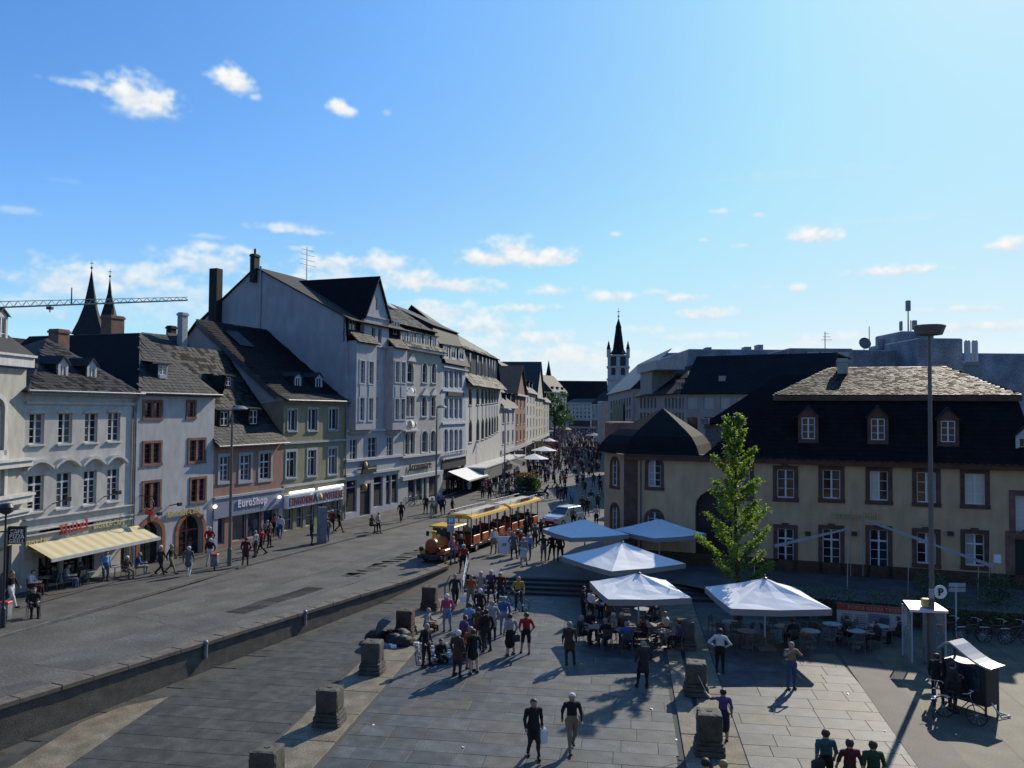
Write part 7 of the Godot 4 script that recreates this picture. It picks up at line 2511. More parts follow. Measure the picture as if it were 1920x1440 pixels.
func make_furniture() -> void:
	litter_bin(rp(402, 1073), "grey litter bin with a red lid on the pavement", M.red)
	litter_bin(rp(9, 1176), "grey litter bin with a red lid beside the lantern post", M.red)
	# info pillar before the pharmacy
	var o := thing("info_pillar", "slim grey information pillar on the pavement before the pharmacy", "pillar", xf(rp(603, 1021), .4))
	var m := MB.new()
	m.chamfer(Vector3(-.32, 0, -.2), Vector3(.32, 2.7, .2), .05)
	put("body", m, M.zinc, o)
	# white A-board by the train
	o = thing("notice_stand", "white notice board on the ground beside the road train queue", "sign", xf(rp(945, 1041), .2))
	m = MB.new()
	m.box(Vector3(-.45, .12, -.03), Vector3(.45, 1.25, .03))
	put("board", m, M.white, o)
	m = MB.new()
	for s in [-.38, .38]: m.bar(Vector3(s, 0, .1), Vector3(s, 1.2, -.02), .02, .02)
	put("feet", m, M.steel, o)
	m = MB.new()
	m.lathe([Vector2(.18, 0), Vector2(.18, .01)], 14, Transform3D(Basis(Vector3.RIGHT, PI / 2), Vector3(0, .72, .035)), false)
	m.cbox(Vector3(0, .72, .04), Vector3(.3, .2, .01))
	put("emblem", m, M.trim_grey, o)
	# blue parking sign on its post by the locomotive
	o = thing("street_sign", "blue square bus stop sign on a pale pole in front of the locomotive", "sign", xf(rp(845, 1056), -.2))
	m = MB.new()
	m.bar(Vector3.ZERO, Vector3(0, 3.0, 0), .035, .035)
	put("pole", m, M.steel, o)
	m = MB.new()
	m.box(Vector3(-.26, 2.45, .04), Vector3(.26, 2.98, .07))
	put("plate", m, mat(lin(.16, .26, .45), .5), o)
	text("H", .3, M.white, Vector3(0, 2.72, .09), o)
	m = MB.new()
	m.box(Vector3(-.24, 2.0, .04), Vector3(.24, 2.43, .07))
	put("timetable", m, M.trim_grey, o)
	# handrail beside the steps
	o = thing("handrail", "pale green painted handrail beside the steps and ramp", "handrail", xf(Vector3(-2.62, 0, -46.4)))
	m = MB.new()
	m.path([Vector3(0, .95, 1.2), Vector3(0, 1.5, -2.6), Vector3(0, 1.5, -4.6)], .03, 6)
	m.path([Vector3(0, .55, 1.2), Vector3(0, 1.05, -2.6), Vector3(0, 1.05, -4.6)], .022, 6)
	put("rail", m, mat(lin(.30, .40, .38), .5), o)
	for z in [1.2, -1.0, -2.6, -4.6]:
		m = MB.new()
		m.bar(Vector3(0, 0, z), Vector3(0, .95 if z > 0 else (1.28 if z > -2 else 1.5), z), .028, .028)
		put("post", m, mat(lin(.30, .40, .38), .5), o)
	# phone column and its glass shelters
	o = thing("phone_booth", "pair of glass phone shelters with a white roof and a yellow topped column", "phone booth", xf(gp(1735, 1240), -.12))
	m = MB.new()
	m.bar(Vector3(0, 0, .1), Vector3(0, 2.3, .1), .13, .13, 12)
	put("column", m, M.zinc, o)
	m = MB.new()
	m.chamfer(Vector3(-.15, 2.3, -.05), Vector3(.15, 2.62, .25), .03)
	put("yellow_head", m, mat(lin(.55, .42, .12), .5), o)
	m = MB.new()
	m.poly([Vector3(-.75, 2.22, .45), Vector3(.75, 2.22, .45), Vector3(.62, 2.34, -.75), Vector3(-.62, 2.34, -.75)])
	m.box(Vector3(-.75, 2.12, .42), Vector3(.75, 2.218, .47))
	put("roof", m, mat(lin(.7, .6, .62), .4), o)
	var gl := mat(lin(.5, .55, .56), .05)
	gl.transparency = BaseMaterial3D.TRANSPARENCY_ALPHA
	gl.albedo_color.a = .25
	for x in [-.66, .66]:
		m = MB.new()
		m.box(Vector3(x - .01, .15, -.7), Vector3(x + .01, 2.15, .4))
		put("glass_panel", m, gl, o)
		m = MB.new()
		for z in [-.7, .4]: m.bar(Vector3(x, 0, z), Vector3(x, 2.2, z), .03, .03)
		put("post", m, M.steel, o)
	# kiosk with a curved tin roof
	o = thing("ticket_kiosk", "dark kiosk cart with a curved shiny tin roof on the plaza", "kiosk", xf(gp(1822, 1330), .55).scaled_local(Vector3(.85, 1.0, .66)))
	m = MB.new()
	m.chamfer(Vector3(-.46, .35, -1.25), Vector3(.46, 1.62, 1.1), .04)
	put("body", m, mat(lin(.022, .018, .016), .5), o)
	m = MB.new()
	for k in 9:
		var a0 := lerpf(0, 1, k / 9.0); var a1 := lerpf(0, 1, (k + 1) / 9.0)
		var f := func(t: float) -> Vector2: return Vector2(lerpf(-1.45, 1.4, t), 2.28 - .58 * sin(PI / 2 * maxf(t - .25, 0.0) / .75) - .3 * pow(maxf(.25 - t, 0.0) / .25, 2.0))
		var u: Vector2 = f.call(a0); var w: Vector2 = f.call(a1)
		m.quad(Vector3(-.52, u.y, u.x), Vector3(.52, u.y, u.x), Vector3(.52, w.y, w.x), Vector3(-.52, w.y, w.x))
		m.quad(Vector3(-.52, u.y - .06, u.x), Vector3(-.52, u.y, u.x), Vector3(-.52, w.y, w.x), Vector3(-.52, w.y - .06, w.x))
		m.quad(Vector3(.52, u.y, u.x), Vector3(.52, u.y - .06, u.x), Vector3(.52, w.y - .06, w.x), Vector3(.52, w.y, w.x))
	put("roof", m, mat(lin(.36, .36, .36), .45), o)
	for q in [[-.45, -1.2], [.45, -1.2], [-.45, 1.05], [.45, 1.05]]:
		m = MB.new()
		m.box(Vector3(q[0] - .04, 0, q[1] - .04), Vector3(q[0] + .04, 1.68 if q[1] > 0 else 2.0, q[1] + .04))
		put("post", m, M.dark_metal, o)
	m = MB.new()
	m.box(Vector3(-.49, .8, -1.0), Vector3(-.462, 1.55, .8))
	put("display_window", m, M.glass_blue, o)
	m = MB.new()
	m.path([Vector3(.4, .06, 1.0), Vector3(.4, .06, 1.7), Vector3(-.1, .06, 1.6), Vector3(-.1, .45, 1.1)], .03)
	put("tow_bar", m, M.steel, o)
	# board with a red heading on the rubble wall
	o = thing("info_board", "long notice board with a red heading before the rubble wall", "sign", Transform3D(Basis(Vector3(.945, 0, .327), Vector3.UP, Vector3(-.327, 0, .945)), gp(1634, 1190)))
	m = MB.new()
	m.box(Vector3(-1.5, .25, -.04), Vector3(1.5, 1.35, .02))
	put("panel", m, mat(lin(.42, .42, .40), .6), o)
	m = MB.new()
	m.box(Vector3(-1.5, 1.06, .024), Vector3(1.5, 1.36, .05))
	put("heading", m, mat(lin(.30, .05, .035), .6), o)
	text("PORTA NIGRA TRIER", .17, mat(lin(.5, .2, .15), .6), Vector3(.1, 1.2, .06), o)
	m = MB.new()
	m.box(Vector3(-.15, .55, .022), Vector3(.75, .98, .034))
	put("picture", m, mat(lin(.16, .18, .28), .6), o)
	m = MB.new()
	for x in [-1.3, -.7]:
		for k in 5: m.box(Vector3(x, .45 + k * .1, .022), Vector3(x + .45, .48 + k * .1, .026))
	put("printed_lines", m, M.pole, o)
	for x in [-1.35, 1.35]:
		m = MB.new()
		m.bar(Vector3(x, 0, -.08), Vector3(x, 1.36, -.08), .04, .04)
		put("post", m, M.pole, o)
	# finger post behind the bicycles
	o = thing("finger_post", "pale finger post with two name plates before the rubble wall", "sign", xf(gp(1793, 1196)))
	m = MB.new()
	m.bar(Vector3.ZERO, Vector3(0, 2.5, 0), .04, .04, 8)
	put("pole", m, M.steel, o)
	for k in 2:
		m = MB.new()
		m.box(Vector3(-.35, 2.12 + k * .22, .04), Vector3(.42, 2.3 + k * .22, .07))
		put("plate", m, M.trim_grey, o)
	# poles and folded sail before the yellow house
	o = thing("shade_sail_frame", "thin sail frame on two short posts with long sloping spars before the yellow house", "sail frame", Transform3D.IDENTITY)
	var c := at_depth(1607, 975, 45.5)
	m = MB.new()
	for q in [[1595, 1012], [1618, 1012]]: m.bar(at_depth(q[0], 955, 45.5), at_depth(q[0], 1080, 45.5), .02, .02)
	put("posts", m, M.valance, o)
	for q in [[1588, 992, 1452, 1024, 45.5, 46.5], [1622, 975, 1748, 1020, 45.5, 44], [1748, 1020, 1862, 1062, 44, 42.6]]:
		var a := at_depth(q[0], q[1], q[4]); var b := at_depth(q[2], q[3], q[5])
		m = MB.new()
		m.extrude(PackedVector2Array([Vector2(0, -.05), Vector2(1, -.09), Vector2(1, .09), Vector2(0, .05)]), -.04, .04, Transform3D(Basis((b - a), Vector3.UP, (b - a).cross(Vector3.UP).normalized()), a))
		put("spar", m, M.trim_grey, o)
	for q in [[1415, 1040, 1095], [1590, 1020, 1100], [1704, 1026, 1104], [1835, 1057, 1122], [1856, 990, 1056]]:
		var a := at_depth(q[0], q[1], 43.5); var b := at_depth(q[0] - 2, q[2], 43.5)
		b.y = UPPER
		m = MB.new()
		m.bar(b, a, .026, .022)
		tag(put("shade_pole", m, mat(lin(.36, .34, .28), .6)), "slender pale pole standing on the terrace of the yellow house", "pole", "pale poles on the terrace")

# ---------------------------------------------------------------- goods, heap, planter
func make_odds() -> void:
	var rr := RandomNumberGenerator.new()
	rr.seed = 9
	var p := gp(822, 1226)
	var o := thing("goods_blanket", "dark blanket spread with rows of small trinkets for sale", "blanket", xf(p, .15))
	var m := MB.new()
	for i in 6:
		for j in 6:
			var f := func(a: int, b: int) -> Vector3: return Vector3(-.95 + a * .32, .035 + .012 * sin(a * 2.1 + b * 1.7), -1.5 + b * .5)
			m.quad(f.call(i, j), f.call(i + 1, j), f.call(i + 1, j + 1), f.call(i, j + 1))
	put("cloth", m, M.black, o)
	var kinds := [M.white, M.steel, M.pole, M.trim_grey]
	for i in 14:
		for j in 9:
			if rr.randf() < .18: continue
			m = MB.new()
			var q := Vector3(-.85 + j * .21 + rr.randf() * .05, .045, -1.4 + i * .2 + rr.randf() * .05)
			if rr.randf() < .5: m.ball(q + Vector3(0, .05, 0), Vector3(.04, .03 + rr.randf() * .04, .04), 6, 4)
			else: m.chamfer(q + Vector3(-.06, 0, -.04), q + Vector3(.06, .03 + rr.randf() * .05, .04), .01, Transform3D.IDENTITY)
			put("trinket", m, kinds[rr.randi() % 4], o)
	# heap of cloth with an umbrella
	p = gp(735, 1205)
	o = thing("cloth_heap", "heap of black bags and cloth lying by the column stump", "heap", xf(p))
	m = MB.new()
	for k in 9:
		m.ball(Vector3(rr.randf_range(-.9, .7), rr.randf_range(.12, .35), rr.randf_range(-.4, .5)), Vector3(rr.randf_range(.3, .55), rr.randf_range(.15, .4), rr.randf_range(.25, .45)), 9, 6)
	put("bags", m, M.black, o)
	for k in 7:
		m = MB.new()
		var q := Vector3(rr.randf_range(-.5, 1.2), .06, rr.randf_range(.45, .9))
		m.chamfer(q - Vector3(.12, .05, .08), q + Vector3(.12, .1, .08), .03)
		put("bag", m, M.valance if k % 2 else M.white, o)
	o = thing("umbrella", "open dark grey umbrella lying on the heap of black cloth", "umbrella", Transform3D(Basis(Vector3(0, 0, 1), .75), p + Vector3(-.3, .75, 0)))
	m = MB.new()
	for k in 8:
		var a := TAU * k / 8; var b := TAU * (k + 1) / 8
		var f := func(t: float, r: float) -> Vector3: return Vector3(cos(t) * r * .62, .34 - .34 * r * r, sin(t) * r * .62)
		for j in 4: m.quad(f.call(a, j / 4.0), f.call(b, j / 4.0), f.call(b, (j + 1) / 4.0), f.call(a, (j + 1) / 4.0))
	put("canopy", m, mat(lin(.05, .055, .06), .6), o)
	m = MB.new()
	m.bar(Vector3(0, .36, 0), Vector3(0, -.5, 0), .01, .01)
	put("shaft", m, M.steel, o)
	# planter with a bush in the street
	p = rp(988, 928)
	o = thing("street_planter", "round stone planter with a leafy bush and orange flowers in the street", "planter", xf(p))
	m = MB.new()
	m.lathe([Vector2(2.1, 0), Vector2(2.2, .55), Vector2(2.0, .6), Vector2(1.9, .5), Vector2(.01, .5)], 20)
	put("tub", m, M.pillar, o)
	m = MB.new()
	leaves(m, Vector3(0, 1.3, 0), Vector3(1.75, 1.15, 1.75), 3600, .26, 14)
	put("foliage", m, M.leaf_dark, o)
	m = MB.new()
	leaves(m, Vector3(-.1, 2.25, .2), Vector3(1.4, .4, 1.3), 420, .2, 15)
	put("flowers", m, mat(lin(.40, .14, .02), .7), o)
	# green edge of the terrace
	for q in [[15.0, -41.2, 4.4, 81], [19.6, -39.6, 4.6, 82], [24.2, -38.0, 4.8, 83]]:
		o = thing("hedge", ["dark clipped hedge behind the red-headed notice board", "dark hedge along the terrace behind the phone shelters", "leafy hedge by the portal of the yellow house"][q[3] - 81], "hedge", xf(Vector3(q[0], .55, q[1]), -.33))
		m = MB.new()
		leaves(m, Vector3(0, .55, 0), Vector3(q[2] * .5, .6, .5), 1500, .11, q[3], true)
		put("foliage", m, M.leaf_dark, o)
		m = MB.new()
		for k in 7: m.bar(Vector3(-q[2] * .45 + k * q[2] * .15, -.1, 0), Vector3(-q[2] * .45 + k * q[2] * .15, .6, .1), .03, .015, 5)
		put("stems", m, M.bark, o)
	for q in [[1868, 1100, 1.1], [1745, 1088, .9]]:
		p = at_depth(q[0], q[1], 42.5)
		p.y = UPPER
		o = thing("shrub", "bushy dark shrub beside the portal of the yellow house" if q[0] > 1800 else "dark round shrub under the ground floor windows", "shrub", xf(p))
		m = MB.new()
		leaves(m, Vector3(0, .8, 0), Vector3(q[2], .9, .7), 900, .12, int(q[0]))
		put("foliage", m, M.leaf_dark, o)
		m = MB.new()
		for k in 4: m.bar(Vector3(.1 * k - .15, 0, 0), Vector3(.3 * k - .45, .8, .1), .03, .015, 5)
		put("stems", m, M.bark, o)

func leaves(m: MB, c: Vector3, r: Vector3, n: int, s: float, seed_: int, boxy := false) -> void:
	var q := RandomNumberGenerator.new()
	q.seed = seed_
	for k in n:
		var d := Vector3(q.randf_range(-1, 1), q.randf_range(-1, 1), q.randf_range(-1, 1))
		if not boxy:
			d = d.normalized() * pow(q.randf(), .4)
			d *= 1.0 + .25 * sin(d.x * 5 + seed_) * cos(d.z * 4)
		var p := c + d * r
		leaf(m, p, s * q.randf_range(.6, 1.3), q)

func leaf(m: MB, p: Vector3, s: float, q: RandomNumberGenerator) -> void:
	var a := Vector3(q.randfn(), q.randfn() * .6, q.randfn()).normalized()
	var b := a.cross(Vector3(q.randfn(), q.randfn(), q.randfn())).normalized()
	m.tri(p - a * s * .5, p + b * s * .35, p + a * s * .5)
	m.tri(p - a * s * .5, p + a * s * .5, p - b * s * .3 + a.cross(b) * s * .12)

func ginkgo() -> void:
	var p := at_depth(1385, 1150, 40.0)
	p.y = 0.0
	var h := at_depth(1375, 772, 40.0).y
	var o := thing("ginkgo_tree", "young upright ginkgo tree with yellow-green leaves before the yellow house", "tree", xf(p))
	var q := RandomNumberGenerator.new()
	q.seed = 44
	var m := MB.new()
	var pts := []
	for k in 9: pts.append(Vector3(sin(k * 1.3) * .05 - k * .03, h * k / 8.0, cos(k * 1.7) * .05))
	for k in 8: m.bar(pts[k], pts[k + 1], lerpf(.13, .02, k / 8.0), lerpf(.13, .02, (k + 1) / 8.0), 8)
	put("trunk", m, M.bark, o)
	var lm := MB.new()
	var cm := MB.new()
	var n := 40
	for i in n:
		var f := lerpf(.19, .97, i / float(n))
		var root: Vector3 = pts[mini(int(f * 8), 7)].lerp(pts[mini(int(f * 8) + 1, 8)], f * 8 - int(f * 8))
		var a := i * 2.4 + q.randf_range(-.3, .3)
		var reach := (2.75 * pow(1.0 - f, .75) + .3) * q.randf_range(.6, 1.12)
		if f < .26: reach *= .7
		var dir := Vector3(cos(a), q.randf_range(.15, .4) + f * .55, sin(a)).normalized()
		var segs := 6
		var prev := root
		for k in segs:
			var d := (dir + Vector3(0, .10 * k, 0)).normalized()
			var nxt := prev + d * reach / segs + Vector3(q.randfn(), q.randfn(), q.randfn()) * .03
			lm.bar(prev, nxt, lerpf(.032, .008, k / float(segs)), lerpf(.032, .008, (k + 1.0) / segs), 5)
			var ways := [[prev, nxt]]
			if k > 0 and k < 5:                          # a twig to either side
				for s in [-1.0, 1.0]:
					var tip: Vector3 = nxt + (d + d.cross(Vector3.UP).normalized() * s * .9 + Vector3(0, q.randf_range(-.1, .3), 0)).normalized() * reach * q.randf_range(.12, .24)
					lm.bar(nxt, tip, .009, .004, 4)
					ways.append([nxt, tip])
			for way in ways:
				for j in 10 + int((way[1] - way[0]).length() * 48):
					var c: Vector3 = way[0].lerp(way[1], q.randf())
					leaf(cm, c + Vector3(q.randfn(), q.randfn() * .8, q.randfn()) * .085, q.randf_range(.10, .17), q)
			prev = nxt
	put("limbs", lm, M.bark, o)
	put("crown", cm, M.leaf, o)

func street_tree(p: Vector3, h: float, r: float, seed_: int, label: String, material) -> void:
	var o := thing("street_tree", label, "tree", xf(p), "street trees")
	var q := RandomNumberGenerator.new()
	q.seed = seed_
	var m := MB.new()
	m.bar(Vector3.ZERO, Vector3(0, h * .5, 0), h * .02, h * .014, 7)
	put("trunk", m, M.bark, o)
	var lm := MB.new()
	var cm := MB.new()
	for k in 26:
		var d := Vector3(q.randfn(), q.randfn() * .9, q.randfn()).normalized()
		var c := Vector3(0, h * .62, 0) + d * Vector3(r, h * .34, r) * pow(q.randf(), .4)
		lm.bar(Vector3(0, h * .42, 0), c, h * .008, h * .003, 5)
		leaves(cm, c, Vector3(r, r * .8, r) * q.randf_range(.22, .4), 130, h * .032, seed_ + k)
	put("limbs", lm, M.bark, o)
	put("crown", cm, material, o)

# a stone block with rounded, chipped edges
func worn_block(m: MB, lo: Vector3, hi: Vector3, seed_: int) -> void:
	var f := FastNoiseLite.new()
	f.seed = seed_
	f.frequency = 2.6
	var n := 7
	var c := (lo + hi) / 2.0
	var half := (hi - lo) / 2.0
	for ax in 3:
		for s in [-1.0, 1.0]:
			var pt := func(i: int, j: int) -> Vector3:
				var d := Vector3.ZERO
				d[ax] = s
				d[(ax + 1) % 3] = -1.0 + 2.0 * i / n
				d[(ax + 2) % 3] = -1.0 + 2.0 * j / n
				var p := d * half
				var edges := 0
				for k in 3:
					if absf(d[k]) > .999: edges += 1
				var pull := .0 if edges < 2 else .022
				p += c - d * pull * (0.5 + absf(f.get_noise_3dv((p + c) * 2.0)) * 2.5)
				return p + d * f.get_noise_3dv(p + c) * .018
			for i in n:
				for j in n: m.quad(pt.call(i, j), pt.call(i, j + 1), pt.call(i + 1, j + 1), pt.call(i + 1, j))


# ---------------------------------------------------------------- road train and car; they face +x
func wheel(p: Vector3, r: float, w: float, parent: Node, rim_mat) -> void:
	var m := MB.new()
	m.lathe([Vector2(r * .6, -w / 2), Vector2(r * .95, -w / 2), Vector2(r, -w * .3), Vector2(r, w * .3), Vector2(r * .95, w / 2), Vector2(r * .6, w / 2)], 16, Transform3D(Basis(Vector3.RIGHT, PI / 2), p))
	var n := put("wheel", m, M.black, parent)
	var d := MB.new()
	d.lathe([Vector2(.01, -w * .42), Vector2(r * .62, -w * .4), Vector2(r * .62, w * .4), Vector2(.01, w * .42)], 14, Transform3D(Basis(Vector3.RIGHT, PI / 2), p))
	put("rim", d, rim_mat, n)

func road_train() -> void:
	var red := mat(lin(.33, .055, .018), .35)
	var orange := mat(lin(.50, .13, .025), .35)
	var yellow := mat(lin(.62, .36, .02), .4)
	var roof := mat(lin(.40, .35, .26), .7)
	var a := rp(806, 1056); var b := rp(992, 990)
	a.y = UPPER; b.y = UPPER
	var back := (b - a).normalized()
	var basis := Basis(-back, Vector3.UP, (-back).cross(Vector3.UP))
	# locomotive
	var o := thing("train_locomotive", "orange and yellow tourist road train locomotive shaped like a steam engine", "locomotive", Transform3D(basis, a))
	var m := MB.new()
	m.chamfer(Vector3(-3.6, .32, -.72), Vector3(0.05, .55, .72), .04)
	m.chamfer(Vector3(-.1, .28, -.85), Vector3(.12, .5, .85), .03)
	put("chassis", m, M.dark_metal, o)
	m = MB.new()
	m.lathe([Vector2(.01, 0), Vector2(.44, 0), Vector2(.47, .05), Vector2(.47, 1.55), Vector2(.40, 1.62), Vector2(.01, 1.66)], 20, Transform3D(Basis(Vector3(0, 0, 1), -PI / 2), Vector3(-1.75, 1.05, 0)))
	put("boiler", m, orange, o)
	m = MB.new()
	m.lathe([Vector2(.36, 0), Vector2(.36, .04), Vector2(.08, .07), Vector2(.01, .08)], 18, Transform3D(Basis(Vector3(0, 0, 1), -PI / 2), Vector3(-.10, 1.05, 0)))
	put("smokebox_door", m, red, o)
	m = MB.new()
	m.lathe([Vector2(.11, 0), Vector2(.10, .3), Vector2(.17, .46), Vector2(.14, .5), Vector2(.01, .48)], 12, xf(Vector3(-.5, 1.48, 0)))
	put("chimney", m, yellow, o)
	m = MB.new()
	m.ball(Vector3(-1.1, 1.52, 0), Vector3(.16, .18, .16), 10, 6)
	put("steam_dome", m, yellow, o)
	for z in [-.62, .62]:
		m = MB.new()
		m.chamfer(Vector3(-1.7, .55, z - .2), Vector3(-.1, .82, z + .2), .06)
		put("fender", m, red if z < 0 else yellow, o)
		m = MB.new()
		m.lathe([Vector2(.01, -.08), Vector2(.14, -.06), Vector2(.15, .05), Vector2(.01, .07)], 12, Transform3D(Basis(Vector3(0, 0, 1), -PI / 2), Vector3(.02, .88, z)))
		put("headlight", m, M.dark_metal, o)
		m = MB.new()
		m.bar(Vector3(.05, .42, z * .9), Vector3(.25, .42, z * .9), .05, .05); m.bar(Vector3(.25, .42, z * .9), Vector3(.28, .42, z * .9), .13, .13, 10)
		put("buffer", m, M.dark_metal, o)
		m = MB.new()
		m.bar(Vector3(-1.75, 1.7, z * 1.3), Vector3(-1.6, 1.65, z * 1.65), .02, .02); m.cbox(Vector3(-1.6, 1.6, z * 1.7), Vector3(.06, .32, .18))
		put("mirror", m, M.black, o)
	# cab
	m = MB.new()
	m.box(Vector3(-3.5, .55, -.74), Vector3(-1.75, 1.18, -.68)); m.box(Vector3(-3.5, .55, .68), Vector3(-1.75, 1.18, .74))
	m.box(Vector3(-1.80, .55, -.68), Vector3(-1.74, 1.22, .68)); m.box(Vector3(-3.52, .55, -.68), Vector3(-3.46, 1.3, .68))
	for x in [-3.46, -1.80]:
		for z in [-.74, .66]: m.box(Vector3(x, 1.18, z), Vector3(x + .07, 2.05, z + .08))
	m.box(Vector3(-1.79, 1.95, -.66), Vector3(-1.74, 2.05, .66))
	put("cab", m, red, o)
	m = MB.new()
	m.box(Vector3(-1.78, 1.22, -.66), Vector3(-1.765, 1.95, .66))
	put("windscreen", m, M.glass_blue, o)
	m = MB.new()
	m.chamfer(Vector3(-3.75, 2.05, -.9), Vector3(-1.5, 2.15, .9), .05)
	put("cab_roof", m, yellow, o)
	m = MB.new()
	m.ball(Vector3(-1.6, 1.98, 0), Vector3(.09, .08, .09), 8, 5)
	put("roof_lamp", m, M.steel, o)
	for x in [-.7, -2.9]:
		for z in [-.66, .66]: wheel(Vector3(x, .33, z), .33, .2, o, M.pole)
	# wagons
	for k in 2:
		var at := a + back * (4.3 + k * 6.9)
		o = thing("train_wagon", ["yellow-roofed open road train wagon coupled behind the locomotive", "yellow-roofed open road train wagon at the tail of the train"][k], "wagon", Transform3D(basis, at), "road train wagons")
		m = MB.new()
		m.chamfer(Vector3(-5.9, .35, -.85), Vector3(0, .55, .85), .04)
		m.bar(Vector3(-.05, .45, 0), Vector3(.6, .45, 0), .05, .05)
		put("chassis", m, M.dark_metal, o)
		m = MB.new()
		m.box(Vector3(-.06, .55, -.85), Vector3(0, 1.25, .85)); m.box(Vector3(-5.9, .55, -.85), Vector3(-5.84, 1.25, .85))
		put("end_panels", m, red, o)
		for z in [-.86, .82]:
			for j in 4:
				m = MB.new()
				var x := -5.84 + j * 1.46
				m.chamfer(Vector3(x + .04, .55, z), Vector3(x + 1.05, 1.15, z + .05), .02)
				var d := put("door_panel", m, orange if j % 2 else red, o)
				m = MB.new()
				m.box(Vector3(x + .25, .68, z - .006), Vector3(x + .85, 1.02, z + .056))
				put("inset", m, red if j % 2 else orange, d)
		for j in 5:
			for z in [-.86, .80]:
				m = MB.new()
				m.box(Vector3(-5.9 + j * 1.46, .55, z), Vector3(-5.83 + j * 1.46, 2.35, z + .06))
				put("post", m, M.frame_red, o)
		for j in 4:
			m = MB.new()
			m.chamfer(Vector3(-5.2 + j * 1.46, .75, -.78), Vector3(-4.8 + j * 1.46, .9, .78), .03)
			m.box(Vector3(-5.22 + j * 1.46, .9, -.78), Vector3(-5.16 + j * 1.46, 1.35, .78))
			put("bench", m, M.frame_dark, o)
		for j in 3:
			var who := [["charcoal", "black", "grey"], ["red", "denim", "brown"], ["cream", "navy", "white"], ["navy", "black", "brown"], ["pale grey", "denim", "blond"], ["maroon", "black", "black"]][k * 3 + j] as Array
			var spot := at + basis * Vector3(-4.85 + j * 1.46, .42, -.35 + .4 * (j % 3))
			person(spot, "sit", rad_to_deg(atan2(-back.x, -back.z)), who[0], who[1], {"hair": who[2], "where": ["in the front wagon", "in the tail wagon"][k], "group": "passengers in the road train"})
		m = MB.new()
		var pts := [Vector2(-1.05, 2.35), Vector2(1.05, 2.35), Vector2(.98, 2.5), Vector2(.6, 2.62), Vector2(-.6, 2.62), Vector2(-.98, 2.5)]
		var rp_ := PackedVector2Array(pts)
		m.extrude(rp_, -6.1, .25, Transform3D(Basis(Vector3(0, 0, -1), Vector3.UP, Vector3(1, 0, 0)), Vector3.ZERO))
		put("roof", m, yellow, o)
		m = MB.new()
		m.box(Vector3(-5.9, 2.623, -.62), Vector3(.05, 2.66, .62))
		put("roof_deck", m, roof, o)
		for z in [-.8, .8]:
			m = MB.new()
			m.bar(Vector3(-5.8, 2.85, z), Vector3(-.1, 2.85, z), .02, .02, 5)
			for j in 6: m.bar(Vector3(-5.8 + j * 1.14, 2.5, z), Vector3(-5.8 + j * 1.14, 2.85, z), .016, .016, 5)
			put("roof_rail", m, M.steel, o)
			m = MB.new()
			m.box(Vector3(-4.8, 2.58, z * 1.02 - .01), Vector3(-1.4, 2.82, z * 1.02 + .01))
			put("name_board", m, M.trim_grey, o)
			text("RÖMER-EXPRESS", .17, M.frame_red, Vector3(-3.1, 2.7, z * 1.02 + (.02 if z > 0 else -.02)), o, 0).rotate_y(0.0 if z > 0 else PI)
		m = MB.new()
		m.chamfer(Vector3(.2, 2.38, -.22), Vector3(.3, 2.58, .22), .03)
		put("front_badge", m, orange, o)
		for x in [-.9, -4.9]:
			for z in [-.78, .78]: wheel(Vector3(x, .3, z), .3, .18, o, M.steel)

